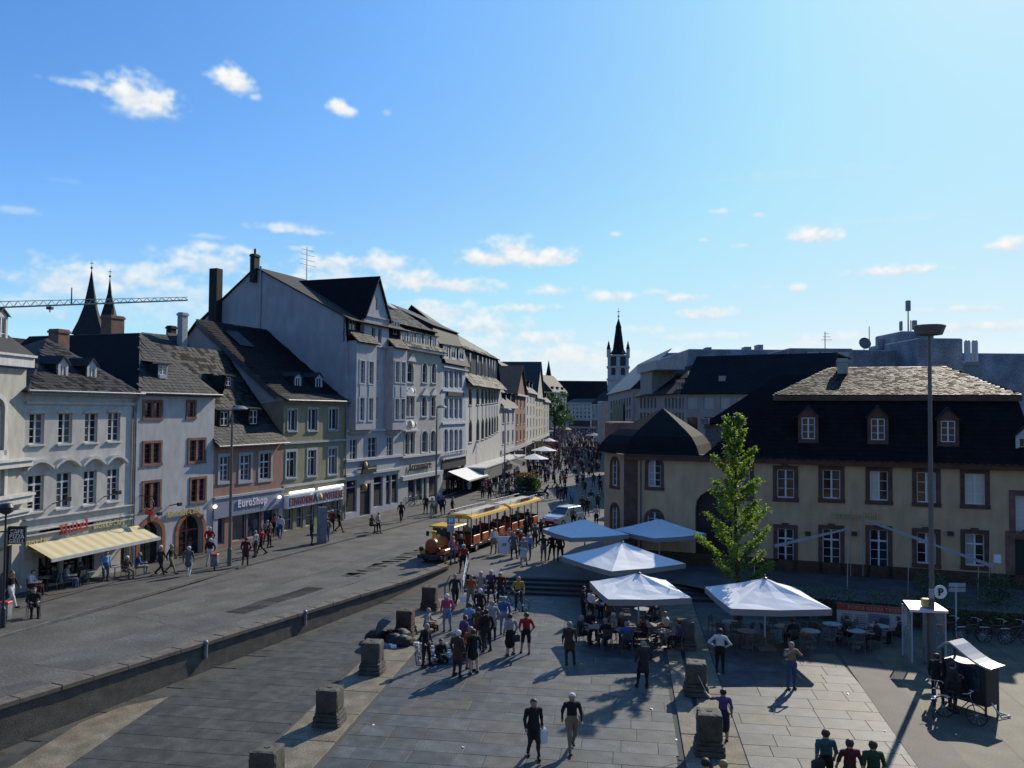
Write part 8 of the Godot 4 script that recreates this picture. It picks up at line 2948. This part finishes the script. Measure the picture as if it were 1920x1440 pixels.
func parked_car() -> void:
	var p := rp(1056, 984)
	p.y = UPPER
	var o := thing("parked_car", "silver estate car with dark windows standing among the walkers", "car", xf(p, deg_to_rad(-155 + 90 - 62)))
	var silver := mat(lin(.50, .50, .49), .3)
	silver.metallic = .35
	var m := MB.new()
	# body in rings across: side profile lofted with tumblehome
	var prof := [Vector2(-2.05, .30), Vector2(-2.1, .62), Vector2(-2.0, .95), Vector2(-1.95, 1.02), Vector2(.75, 1.02), Vector2(1.75, .86), Vector2(2.05, .68), Vector2(2.1, .36), Vector2(1.9, .24), Vector2(-1.9, .24)]
	var p2 := PackedVector2Array(prof)
	p2.reverse()
	m.extrude(p2, -.80, .80)
	for z in [-.80, .80]:
		var q := PackedVector2Array()
		for v in p2: q.append(Vector2(v.x * .975, lerpf(v.y, .62, .12)))
		m.extrude(q, z if z > 0 else z - .06, z + .06 if z > 0 else z)
	put("body", m, silver, o)
	m = MB.new()
	var c0 := [Vector3(-2.0, 1.0, .76), Vector3(.85, 1.0, .76), Vector3(.15, 1.46, .62), Vector3(-1.75, 1.48, .62)]
	for s in [-1.0, 1.0]:
		var f := Vector3(1, 1, s)
		m.quad(c0[0] * f, c0[1] * f, c0[2] * f, c0[3] * f)
	m.quad(c0[1], c0[1] * Vector3(1, 1, -1), c0[2] * Vector3(1, 1, -1), c0[2])
	m.quad(c0[0], c0[3], c0[3] * Vector3(1, 1, -1), c0[0] * Vector3(1, 1, -1))
	put("windows", m, M.glass, o)
	m = MB.new()
	m.chamfer(Vector3(-1.82, 1.46, -.66), Vector3(.22, 1.55, .66), .06)
	put("roof", m, silver, o)
	m = MB.new()
	for z in [-.56, .56]: m.bar(Vector3(-1.6, 1.60, z), Vector3(.0, 1.60, z), .02, .02, 5)
	put("roof_rails", m, M.black, o)
	for x in [.83, -.35, -1.25, -1.98]:
		for z in [-1.0, 1.0]:
			m = MB.new()
			m.bar(Vector3(x, 1.0, .77 * z), Vector3(x * .87 - (.55 if x > .5 else 0.0), 1.47, .64 * z), .035, .035, 5)
			put("pillar", m, silver, o)
	for z in [-.6, .6]:
		m = MB.new()
		m.ball(Vector3(2.0, .70, z), Vector3(.14, .1, .2), 8, 5)
		put("headlight", m, M.steel, o)
		m = MB.new()
		m.chamfer(Vector3(-2.09, .75, z - .12), Vector3(-2.0, .98, z + .12), .02)
		put("tail_light", m, M.red, o)
		m = MB.new()
		m.ball(Vector3(.75, 1.05, z * 1.55), Vector3(.08, .08, .12), 8, 5)
		put("mirror", m, M.black, o)
	m = MB.new()
	m.box(Vector3(2.06, .36, -.45), Vector3(2.13, .52, .45))
	put("bumper", m, M.black, o)
	for x in [1.3, -1.3]:
		for z in [-.78, .78]: wheel(Vector3(x, .32, z), .32, .2, o, M.steel)


# ---------------------------------------------------------------- who is where
func make_people() -> void:
	# the plaza: pixel of the feet, pose, turn (0 looks towards the gate), clothes
	var plaza := [
		[1072, 1408, "walk", 8, "black", "khaki", {"hair": "white", "label": "white-haired person in black waistcoat and khaki trousers walking on the slabs", "shoe": "black"}],
		[1000, 1421, "stroll_coat", 12, "black", "charcoal", {"hair": "brown", "label": "person in black coat walking with a white bag in hand"}],
		[986, 1226, "stand", 175, "red", "black", {"hair": "brown", "calves": "bare", "sleeves": "short", "label": "person in red shirt and black knee shorts standing on the slabs"}],
		[957, 1229, "stand_skirt", 200, "pale grey", "black", {"hair": "brown", "sleeves": "short", "label": "person in pale grey top and black skirt beside the red shirt"}],
		[1068, 1247, "stand_coat", 165, "brown", "charcoal", {"hair": "grey", "label": "person in brown jacket standing alone before the parasol shade"}],
		[1206, 1290, "stand_coat", 190, "charcoal", "black", {"hair": "grey", "label": "grey-haired person in charcoal coat standing in the tree shadow"}],
		[1484, 1292, "photo", 5, "tan", "denim", {"hair": "grey", "sleeves": "short", "label": "person in tan shirt and jeans taking a photograph at the shadow edge"}],
		[1350, 1262, "hips", 160, "white", "black", {"hair": "black", "label": "person in white shirt and black trousers standing in the parasol shade"}],
		[1356, 1390, "reach_skirt", 170, "purple", "navy", {"hair": "black", "size": .93, "sleeves": "short", "label": "girl in purple top holding out a thin stick by the column stump"}],
		[1549, 1490, "stroll", 176, "teal", "black", {"hair": "brown", "sleeves": "short", "label": "person in teal top with a black shoulder bag seen from behind"}],
		[1594, 1512, "walk", 180, "maroon", "charcoal", {"hair": "brown", "size": 1.0, "sleeves": "short", "label": "person in maroon shirt between two walkers seen from behind"}],
		[1638, 1516, "stroll", 172, "green", "black", {"hair": "brown", "sleeves": "short", "label": "person in dark green top walking beside the maroon shirt"}],
		[1323, 1556, "walk", 178, "red", "black", {"hair": "black", "label": "person in bright red top whose head and shoulders show by the stump"}],
		[1357, 1560, "stroll", 185, "black", "black", {"hair": "blond", "label": "fair-haired person in black walking beside the bright red top"}],
		[798, 1250, "stand", 60, "black", "black", {"hair": "grey", "label": "person dressed in black looking down at the trinket blanket"}],
		[857, 1270, "stand_coat", 150, "brown", "charcoal", {"hair": "white", "size": 1.04, "label": "white-haired person in brown jacket bending over the trinkets"}],
		[888, 1264, "stand_coat", 200, "black", "cream", {"hair": "brown", "label": "person in black jacket and cream trousers by the trinket blanket"}],
		[880, 1258, "stand", 140, "orange", "rose", {"hair": "blond", "label": "fair-haired person in orange top beside the black jacket"}],
		[838, 1184, "stand", 190, "pink", "pale denim", {"hair": "white", "label": "person in bright pink jacket and pale jeans behind the trinkets"}],
		[853, 1139, "walk", 15, "charcoal", "charcoal", {"hair": "grey", "label": "person in charcoal carrying a small white bag off the ramp"}],
		[883, 1141, "walk", 340, "orange", "khaki", {"hair": "grey", "sleeves": "short", "label": "person in orange shirt and khaki trousers coming from the steps"}],
		[901, 1133, "stroll_skirt", 0, "pale grey", "pale grey", {"hair": "white", "label": "person in long pale grey dress beside the orange shirt"}],
		[920, 1129, "stand", 20, "purple", "charcoal", {"hair": "white", "label": "white-haired person in purple before the steps"}],
		[938, 1134, "stand", 350, "maroon", "charcoal", {"hair": "white", "label": "person in maroon before the steps beside the purple one"}],
		[972, 1144, "stand", 10, "yellow", "charcoal", {"hair": "blond", "sleeves": "short", "label": "person in yellow shirt holding a bicycle on the plaza"}],
		[899, 1172, "stand", 160, "black", "black", {"hair": "white", "label": "white-haired person in black in the middle of the onlookers"}],
		[922, 1200, "stand_coat", 185, "pale grey", "charcoal", {"hair": "grey", "label": "person in pale grey jacket among the onlookers"}],
		[945, 1190, "stand", 170, "blue", "pale denim", {"hair": "grey", "label": "person in blue waistcoat and pale trousers among the onlookers"}],
		[880, 1205, "stand", 150, "sky blue", "denim", {"hair": "brown", "label": "person in sky blue top among the onlookers"}],
		[896, 1214, "hold", 170, "olive", "charcoal", {"hair": "brown", "label": "person in olive shirt among the onlookers"}],
		[912, 1222, "stand", 190, "black", "charcoal", {"hair": "black", "size": 1.03, "label": "tall person in black among the onlookers"}],
		[905, 1218, "stand", 200, "red", "grey", {"hair": "brown", "size": .95, "label": "short person in red half hidden among the onlookers"}],
		[870, 1232, "stand", 130, "purple", "charcoal", {"hair": "brown", "label": "person in purple top close to the trinket blanket"}],
		[827, 1240, "sit", 30, "black", "black", {"hair": "black", "size": .9, "label": "trader in black sitting low by the trinket blanket"}],
		[804, 1182, "sit", 70, "pale grey", "brown", {"hair": "grey", "label": "person in pale grey sitting on the stone strip"}],
		[1093, 1166, "stand", 90, "black", "black", {"hair": "black", "label": "waiter in black standing at the edge of the parasol"}],
		[1108, 1172, "hold", 120, "white", "black", {"hair": "brown", "label": "waiter in white shirt beside the black-clad waiter"}],
		[1757, 1318, "stand", 120, "black", "black", {"hair": "brown", "label": "person in black leaning over a bicycle by the tin-roofed kiosk"}],
		[1786, 1336, "hold", 100, "charcoal", "black", {"hair": "black", "label": "person in charcoal jacket with a bicycle at the kiosk window"}],
	]
	for q in plaza:
		var o: Dictionary = q[6]
		o.group = "people on the plaza"
		var p := gp(q[0], q[1], 0.0)
		if q[0] < 1240 and q[0] > 700 and q[1] < 1115: p = rp(q[0], q[1])
		p.y = .005
		if q[2] == "sit": p.y = -.28
		person(p, q[2], q[3], q[4], q[5], o)
	# ramp and street above the steps, the pavement before the houses
	var street := [
		[868, 1075, "stand", 0, "red", "black", "on the ramp", "white"], [864, 1052, "stand", 20, "black", "denim", "beside the bus stop sign", "grey"], [848, 1056, "stand", 60, "rose", "grey", "in front of the locomotive", "blond"],
		[926, 1038, "stand", 350, "white", "khaki", "left of the notice stand", "brown"], [954, 1037, "stand", 10, "rose", "cream", "right behind the notice stand", "grey"], [963, 1047, "stand_coat", 20, "grey", "black", "in the train queue", "grey"],
		[977, 1043, "stand", 340, "red", "charcoal", "in the train queue", "white"], [990, 1050, "stand", 0, "sky blue", "denim", "in the train queue", "grey"], [981, 1058, "stand_skirt", 15, "pale grey", "white", "in the train queue", "white"],
		[1019, 1052, "hips", 175, "charcoal", "grey", "near the parasols", "black"], [1035, 1050, "stand", 190, "black", "black", "near the parasols", "black"], [1050, 1052, "stand", 170, "maroon", "black", "near the parasols", "brown"],
		[993, 1004, "stand", 200, "maroon", "charcoal", "behind the train queue", "black"], [1003, 1027, "walk", 180, "grey", "charcoal", "behind the train queue", "grey"], [1014, 1016, "hips", 160, "brown", "black", "behind the train queue", "blond"], [985, 1012, "stand", 120, "navy", "black", "beside the last wagon", "brown"],
		[1118, 987, "walk", 180, "white", "charcoal", "past the parked car", "brown"], [1092, 964, "walk", 175, "brown", "charcoal", "past the parked car", "black"], [1101, 968, "stroll", 190, "black", "brown", "past the parked car", "brown"], [1108, 950, "walk", 180, "charcoal", "cream", "before the round wing", "black"], [1121, 958, "stroll", 200, "green", "black", "before the round wing", "brown"], [1075, 990, "stand", 150, "khaki", "black", "beside the parked car", "brown"],
		[1072, 946, "walk_coat", 0, "sky blue", "charcoal", "in mid street", "grey"], [1053, 942, "stand", 180, "black", "grey", "in mid street", "brown"], [1060, 938, "walk", 170, "charcoal", "black", "in mid street", "brown"], [1045, 936, "walk", 10, "olive", "brown", "in mid street", "grey"],
		[1040, 915, "walk", 90, "brown", "black", "in mid street", "black"], [1050, 913, "stroll", 80, "black", "black", "in mid street", "black"], [1059, 916, "walk", 180, "red", "charcoal", "in mid street", "brown"], [1082, 913, "walk", 0, "charcoal", "black", "in mid street", "grey"], [1093, 912, "stroll", 10, "grey", "black", "in mid street", "brown"], [1062, 898, "walk", 180, "black", "charcoal", "in mid street", "brown"],
		[1077, 882, "stroll", 0, "orange", "grey", "farther up the street", "brown"], [1085, 882, "walk", 0, "red", "cream", "farther up the street", "blond"], [1068, 881, "walk", 180, "charcoal", "black", "farther up the street", "black"], [1060, 879, "stroll", 170, "black", "black", "farther up the street", "brown"], [1040, 878, "walk", 0, "black", "navy", "farther up the street", "black"], [1046, 878, "stroll", 5, "grey", "charcoal", "farther up the street", "brown"],
		[1028, 894, "walk", 180, "pale grey", "denim", "past the planter", "grey"], [1022, 894, "stroll", 185, "grey", "black", "past the planter", "brown"], [1012, 891, "walk", 0, "green", "black", "behind the planter", "brown"], [1003, 890, "stand", 20, "maroon", "charcoal", "behind the planter", "black"], [991, 886, "walk", 180, "black", "charcoal", "behind the planter", "brown"],
		[905, 936, "walk", 185, "charcoal", "black", "away past the arcade", "black"], [918, 938, "walk", 175, "black", "black", "away past the arcade", "brown"], [848, 967, "walk", 90, "black", "black", "over the road", "black"], [830, 968, "stand", 180, "navy", "black", "by the lamp post", "brown"], [822, 962, "stand", 170, "blue", "navy", "by the lamp post", "blond"], [810, 970, "walk", 10, "cream", "khaki", "by the lamp post", "white"], [798, 966, "stand", 20, "black", "charcoal", "before the cream house", "brown"], [752, 981, "walk", 20, "charcoal", "black", "before the grey house", "black"],
		[698, 999, "sit", 60, "maroon", "black", "in a wheelchair on the pavement", "brown"], [709, 1001, "stand", 70, "cream", "brown", "pushing the wheelchair", "blond"], [636, 1001, "walk", 90, "black", "black", "past the pharmacy", "black"], [622, 1000, "stand", 0, "red", "charcoal", "at the pharmacy", "white"], [612, 1018, "stand", 180, "khaki", "denim", "beside the grey pillar", "brown"], [584, 1025, "stand", 90, "black", "charcoal", "reading the grey pillar", "brown"],
		[525, 1013, "stroll", 180, "white", "blue", "before the shop door", "brown"], [516, 1009, "stand", 170, "rose", "black", "before the shop door", "brown"], [500, 1024, "stand", 200, "pale grey", "charcoal", "looking at the shop window", "blond"], [490, 1042, "walk", 270, "red", "black", "with a pink bag", "brown"], [479, 1048, "stand", 260, "pale grey", "charcoal", "beside the red walker", "grey"], [460, 1064, "stand_coat", 180, "maroon", "brown", "with a dog lead", "red" if false else "brown"], [504, 1030, "stand", 90, "maroon", "charcoal", "at the display baskets", "brown"],
		[392, 1040, "stand", 190, "red", "grey", "before the arched doorway", "white"], [393, 1066, "stand", 180, "black", "white", "by the litter bin", "white"], [353, 1085, "stroll_coat", 180, "grey", "white", "along the kerb", "white"], [320, 1080, "walk", 90, "brown", "khaki", "past the doorways", "grey"], [300, 1083, "walk", 80, "charcoal", "black", "pushing a pram", "white"],
		[197, 1096, "stand", 60, "sky blue", "denim", "at the cafe tables", "black"], [20, 1144, "walk", 90, "black", "white", "past the lantern post", "brown"],
	]
	for q in street:
		var o := {"hair": q[7], "where": q[6], "group": "people on the street"}
		var p := rp(q[0], q[1])
		if q[2] == "sit": p.y -= 0.0
		if q[0] < 700 or (q[0] < 840 and q[1] > 955 and q[1] < 1000): p.y += .11
		person(p, q[2], q[3], q[4], q[5], o)
	var sitters := [[262, 1082, 120, "blue", "pale grey", "grey", "on a bench by the arched doorway"], [238, 1090, 60, "brown", "khaki", "white", "at the wooden cafe table"], [128, 1108, 110, "pale grey", "denim", "brown", "low at the cafe table"], [62, 1122, 100, "white", "maroon", "brown", "at the end cafe table"], [62, 1162, 40, "black", "black", "black", "alone on a chair at the kerb"], [150, 1103, 250, "charcoal", "black", "brown", "under the yellow awning"], [100, 1112, 280, "navy", "black", "black", "under the yellow awning"]]
	for q in sitters:
		var p := rp(q[0], q[1]) + Vector3(0, .11, 0)
		person(p, "sit", q[2], q[3], q[4], {"hair": q[5], "where": q[6], "group": "guests at the awning cafe"})
		var a := deg_to_rad(float(q[2]))
		copy(chair0, "cafe_chair", xf(p, a), "cafe chair of the %s-haired guest %s" % [q[5], q[6]], "cafe chairs")
	for q in [[88, 1112, "at the end of the yellow awning"], [165, 1100, "under the middle of the yellow awning"], [215, 1090, "near the white doorpost of the cafe"]]:
		copy(table0, "cafe_table", xf(rp(q[0], q[1]) + Vector3(0, .11, 0)), "small cafe table " + q[2], "cafe tables")
	# the crowd farther down: what can still be told apart, then the mass
	var r := RandomNumberGenerator.new()
	r.seed = 606
	var tops := ["black", "charcoal", "black", "navy", "maroon", "brown", "grey", "pale grey", "white", "red", "denim", "rose", "blue", "olive", "khaki", "purple"]
	var bots := ["black", "charcoal", "black", "denim", "navy", "brown", "khaki", "grey"]
	var hairs := ["brown", "black", "grey", "white", "blond", "brown"]
	var poses := ["walk", "stroll", "stand", "walk", "stroll_skirt", "stand_coat"]
	var done := 0
	var tries := 0
	while done < 160 and tries < 4000:
		tries += 1
		var d := lerpf(96.0, 215.0, pow(r.randf(), .8))
		var px := r.randf_range(lerpf(960, 1008, (d - 96.0) / 120.0), lerpf(1130, 1110, (d - 96.0) / 120.0))
		if d < 118 and px > 1030 and px < 1110 and r.randf() < .75: continue
		if d < 105 and px < 1015: continue
		var p := at_depth(px, 800, d)
		p.y = UPPER
		var top: String = tops[r.randi() % tops.size()]
		var bot: String = bots[r.randi() % bots.size()]
		person(p, poses[r.randi() % poses.size()], 180.0 * (r.randi() % 2) + r.randf_range(-25, 25), top, bot, {"hair": hairs[r.randi() % hairs.size()], "where": ["in the crowd past the planter", "by the white umbrellas", "deep in the street crowd"][clampi(int((d - 96) / 40), 0, 2)], "size": r.randf_range(.92, 1.05), "cell": .05, "group": "crowd in the shopping street"})
		done += 1
	var near_group := 0
	while near_group < 26:                              # clusters before the arcade shops
		var p := rp(r.randf_range(858, 968), r.randf_range(905, 932))
		var line := rp(872, 920).lerp(rp(965, 881), .5)
		near_group += 1
		person(p, poses[r.randi() % poses.size()], r.randf_range(0, 360), tops[r.randi() % tops.size()], bots[r.randi() % bots.size()], {"hair": hairs[r.randi() % hairs.size()], "where": "before the arcade shops", "size": r.randf_range(.93, 1.05), "cell": .042, "group": "people before the arcade shops"})
	var mm := MultiMesh.new()
	mm.transform_format = MultiMesh.TRANSFORM_3D
	mm.use_colors = true
	mm.mesh = crowd_figure()
	var where := []
	for k in 1050:
		var d := 125.0 + 265.0 * pow(r.randf(), .7)
		var f := maxf(0.0, (d - 200.0) / 190.0)
		var px := r.randf_range(lerpf(lerpf(985, 1006, clampf((d - 125.0) / 75.0, 0, 1)), 1046, f), lerpf(1128, 1126, f))
		var p := at_depth(px, 800, d)
		p.y = UPPER
		where.append(xf(p, r.randf() * TAU, r.randf_range(.92, 1.08)))
	mm.instance_count = where.size()
	for k in where.size():
		mm.set_instance_transform(k, where[k])
		var c: Color = [lin(.012, .012, .014), lin(.03, .03, .034), lin(.12, .12, .12), lin(.4, .4, .4), lin(.09, .015, .02), lin(.02, .03, .07), lin(.06, .04, .03), lin(.3, .05, .04)][r.randi() % 8]
		mm.set_instance_color(k, c)
	var mi := MultiMeshInstance3D.new()
	mi.name = "far_crowd"
	mi.multimesh = mm
	var cmat := mat(lin(1, 1, 1), .9)
	cmat.vertex_color_use_as_albedo = true
	mi.material_override = cmat
	add_child(mi)
	tag(mi, "dense dark crowd filling the far end of the shopping street", "crowd", "", "stuff")

func crowd_figure() -> ArrayMesh:
	var src := make_body("stroll", .06)
	var m := MB.new()
	for s in src.get_surface_count():
		var a := src.surface_get_arrays(s)
		m.v.append_array(a[Mesh.ARRAY_VERTEX]); m.n.append_array(a[Mesh.ARRAY_NORMAL])
	return m.mesh()

func held_things() -> void:
	var put_bag := func(px: float, py: float, h: float, m_, s: Vector3, label: String) -> void:
		var p := gp(px, py, h)
		var b := MB.new()
		b.chamfer(Vector3(-s.x, -s.y, -s.z), Vector3(s.x, s.y * .8, s.z), s.z * .6)
		b.path([Vector3(-s.x * .5, s.y * .8, 0), Vector3(-s.x * .3, s.y * 1.5, 0), Vector3(s.x * .3, s.y * 1.5, 0), Vector3(s.x * .5, s.y * .8, 0)], .012, 5)
		tag(put("carrier_bag", b, m_, null, xf(p, .4)), label, "bag")
	put_bag.call(1016, 1378, .62, M.white, Vector3(.16, .24, .07), "white carrier bag held by the walker in black coat")
	put_bag.call(868, 1122, .62, M.white, Vector3(.13, .17, .06), "small white bag of the person in charcoal")
	put_bag.call(968, 1196, .85, M.black, Vector3(.15, .15, .06), "black shoulder bag of the person in black skirt")
	put_bag.call(1534, 1432, .9, M.black, Vector3(.18, .15, .07), "black shoulder bag at the hip of the teal top")
	var a := gp(1338, 1316, 1.3)
	var m := MB.new()
	m.bar(Vector3.ZERO, Vector3(-.22, .5, -.3), .012, .010, 5)
	tag(put("selfie_stick", m, M.steel, null, xf(gp(1356, 1390) + Vector3(-.43, 1.34, -.27))), "thin stick held out by the girl in purple", "stick")

func far_parasols() -> void:
	var far := [[1020, 838, 850, 2.6, "white canvas parasol over the crowd by the pale house", M.canvas], [1002, 852, 862, 2.4, "cream parasol over the crowd before the stone house", M.awning_white], [1030, 822, 836, 2.0, "small white parasol behind the other white ones", M.canvas], [1063, 802, 812, 2.2, "bright yellow parasol far down the crowded street", M.yellow_canvas], [1098, 797, 806, 3.2, "flat white stall roof at the far end of the crowd", M.canvas], [1114, 812, 822, 3.0, "blue-grey stall canopy in the shade of the street", M.metal_roof]]
	for q in far:
		var d: float = (EYE.y - UPPER - 2.9) * F / (q[1] - 771.0)
		var p := at_depth(q[0], q[1], d)
		p.y = UPPER
		var o := thing("street_parasol", q[4], "parasol", xf(p, .4), "parasols down the street")
		var m := MB.new()
		m.bar(Vector3.ZERO, Vector3(0, 2.95, 0), .06, .05)
		put("pole", m, M.steel, o)
		m = MB.new()
		m.lathe([Vector2(q[3], 2.2), Vector2(q[3] * .5, 2.6), Vector2(.02, 3.0)], 8, Transform3D.IDENTITY, false)
		put("canopy", m, q[5], o)
	for q in [[1017, 832, 30, "long cream awning on the pale house", M.yellow_canvas], [975, 858, 22, "white awning beside the arcade canopy", M.canvas], [968, 868, 22, "lower white awning beside the arcade canopy", M.canvas]]:
		var d: float = (EYE.y - UPPER - 3.2) * F / (q[1] - 771.0)
		var a := at_depth(q[0] - q[2] / 2.0, q[1] - 3, d); var b := at_depth(q[0] + q[2] / 2.0, q[1] + 5, d * .97)
		var m := MB.new()
		var back := Vector3(-1.4, .55, -1.2)
		m.quad(a, b, b + back, a + back)
		m.quad(a, a - Vector3(0, .25, 0), b - Vector3(0, .25, 0), b)
		tag(put("awning", m, q[4]), q[3], "awning")

func cafe() -> void:
	make_seats()
	parasol(gp(1197, 1200), 1.85, 3.0, .12, "white square parasol with guests seated beneath it beside the column stumps")
	parasol(gp(1434, 1216), 2.1, 3.05, .02, "white square parasol with tree shadows on it standing in the shade")
	parasol(gp(1166, 1122), 2.45, 3.1, .5, "largest white parasol behind the seated guests")
	var p := gp(1096, 1063, UPPER); p.y = UPPER
	parasol(p, 2.0, 3.0, .4, "shaded white parasol on the upper street near the train queue")
	p = gp(1236, 1062, UPPER); p.y = UPPER
	parasol(p, 2.05, 3.0, .5, "shaded white parasol close to the round wing of the yellow house")
	var under := "at the parasol by the stumps"
	table_set(gp(1120, 1206), [20, 110, 200, 290], under, [["black", "navy", "grey"], ["pale grey", "denim", "white"], ["navy", "black", "brown"], ["charcoal", "black", "grey"]])
	table_set(gp(1170, 1212), [0, 90, 180, 270], under + ", second table", [["blue", "navy", "grey"], ["maroon", "black", "brown"], ["grey", "black", "white"]])
	table_set(gp(1215, 1202), [10, 100, 190, 280], under + ", third table", [null, ["white", "denim", "blond"]])
	table_set(gp(1240, 1214), [60, 240], under + ", end table", [["purple", "black", "black"]])
	table_set(gp(1205, 1170), [30, 150, 270], "behind the seated guests", [["charcoal", "black", "brown"]])
	table_set(gp(1140, 1160), [0, 120, 240], "before the dark steps", [["maroon", "charcoal", "brown"], null, ["brown", "black", "grey"]])
	for q in [[1370, 1196, "left of the parasol pole in the shade"], [1400, 1214, "before the parasol pole in the shade"], [1470, 1205, "beside the parasol pole in the shade"], [1520, 1214, "under the parasol edge in the shade"], [1560, 1200, "before the notice board in the shade"], [1605, 1214, "near the notice board in the shade"], [1650, 1204, "at the end of the shaded tables"]]:
		var turn: float = 10.0 + float(int(q[0]) % 70)
		table_set(gp(q[0], q[1]), [turn, turn + 95, turn + 180, turn + 270], q[2].replace("left of", "close to"), [["charcoal", "black", "brown"]] if int(q[0]) % 3 == 0 else [])

func make_bikes() -> void:
	bicycle(xf(gp(962, 1146), deg_to_rad(75)), "black bicycle held by the person in the yellow shirt")
	bicycle(xf(gp(918, 1150), deg_to_rad(80)), "black bicycle standing among the walkers below the steps")
	bicycle(xf(gp(1752, 1338), deg_to_rad(150)), "bicycle with bags standing before the person in black")
	bicycle(xf(gp(1800, 1352), deg_to_rad(40)), "bicycle parked close to the tin-roofed kiosk")
	for q in [[1780, 1200, 95], [1822, 1204, 100], [1868, 1206, 88], [1905, 1208, 95]]:
		bicycle(xf(gp(q[0], q[1]), deg_to_rad(q[2])), ["bicycle by the finger post before the rubble wall", "second bicycle along the rubble wall from the finger post", "third bicycle along the rubble wall from the finger post", "last bicycle along the rubble wall near the portal"][[1780, 1822, 1868, 1905].find(q[0])], mat(lin(.05, .05, .055), .4))
	bicycle(xf(rp(1025, 938), deg_to_rad(95)), "white bicycle ridden past the street planter", M.white)
	person(rp(1025, 938) + Vector3(0, .0, 0), "ride", 95, "brown", "black", {"hair": "brown", "label": "cyclist in brown riding a white bicycle past the planter", "group": "people on the street"})
	for k in 9:
		bicycle(xf(rp(936 + k * 6, 930 + (k % 3)), deg_to_rad(150 + (k * 37) % 30)), "bicycle in the rack beside the street planter")
	for k in 3:
		bicycle(xf(rp(764 + k * 10, 952 - k * 2) + Vector3(0, .11, 0), deg_to_rad(60 + k * 8)), "bicycle leaning before the cream house's shop window")


func _ready() -> void:
	rng.seed = 1
	make_view()
	print("view ", Time.get_ticks_msec())
	make_materials()
	make_ground()
	make_walls()
	print("ground ", Time.get_ticks_msec())
	city_gate()
	make_row()
	yellow_house()
	background()
	print("houses ", Time.get_ticks_msec())
	make_cloth()
	make_pillars()
	cafe()
	make_lamps()
	make_furniture()
	make_odds()
	ginkgo()
	street_tree(at_depth(1040, 801, 265) * Vector3(1, 0, 1) + Vector3(0, UPPER, 0), 19.0, 4.6, 91, "tall dense green tree at the bend of the shopping street", M.leaf_dark)
	street_tree(at_depth(1054, 801, 285) * Vector3(1, 0, 1) + Vector3(0, UPPER, 0), 13.0, 4.0, 92, "lower green tree beside the corner building with dormers", M.leaf_dark)
	print("props ", Time.get_ticks_msec())
	road_train()
	parked_car()
	make_bikes()
	make_people()
	held_things()
	far_parasols()
	print("people ", Time.get_ticks_msec())
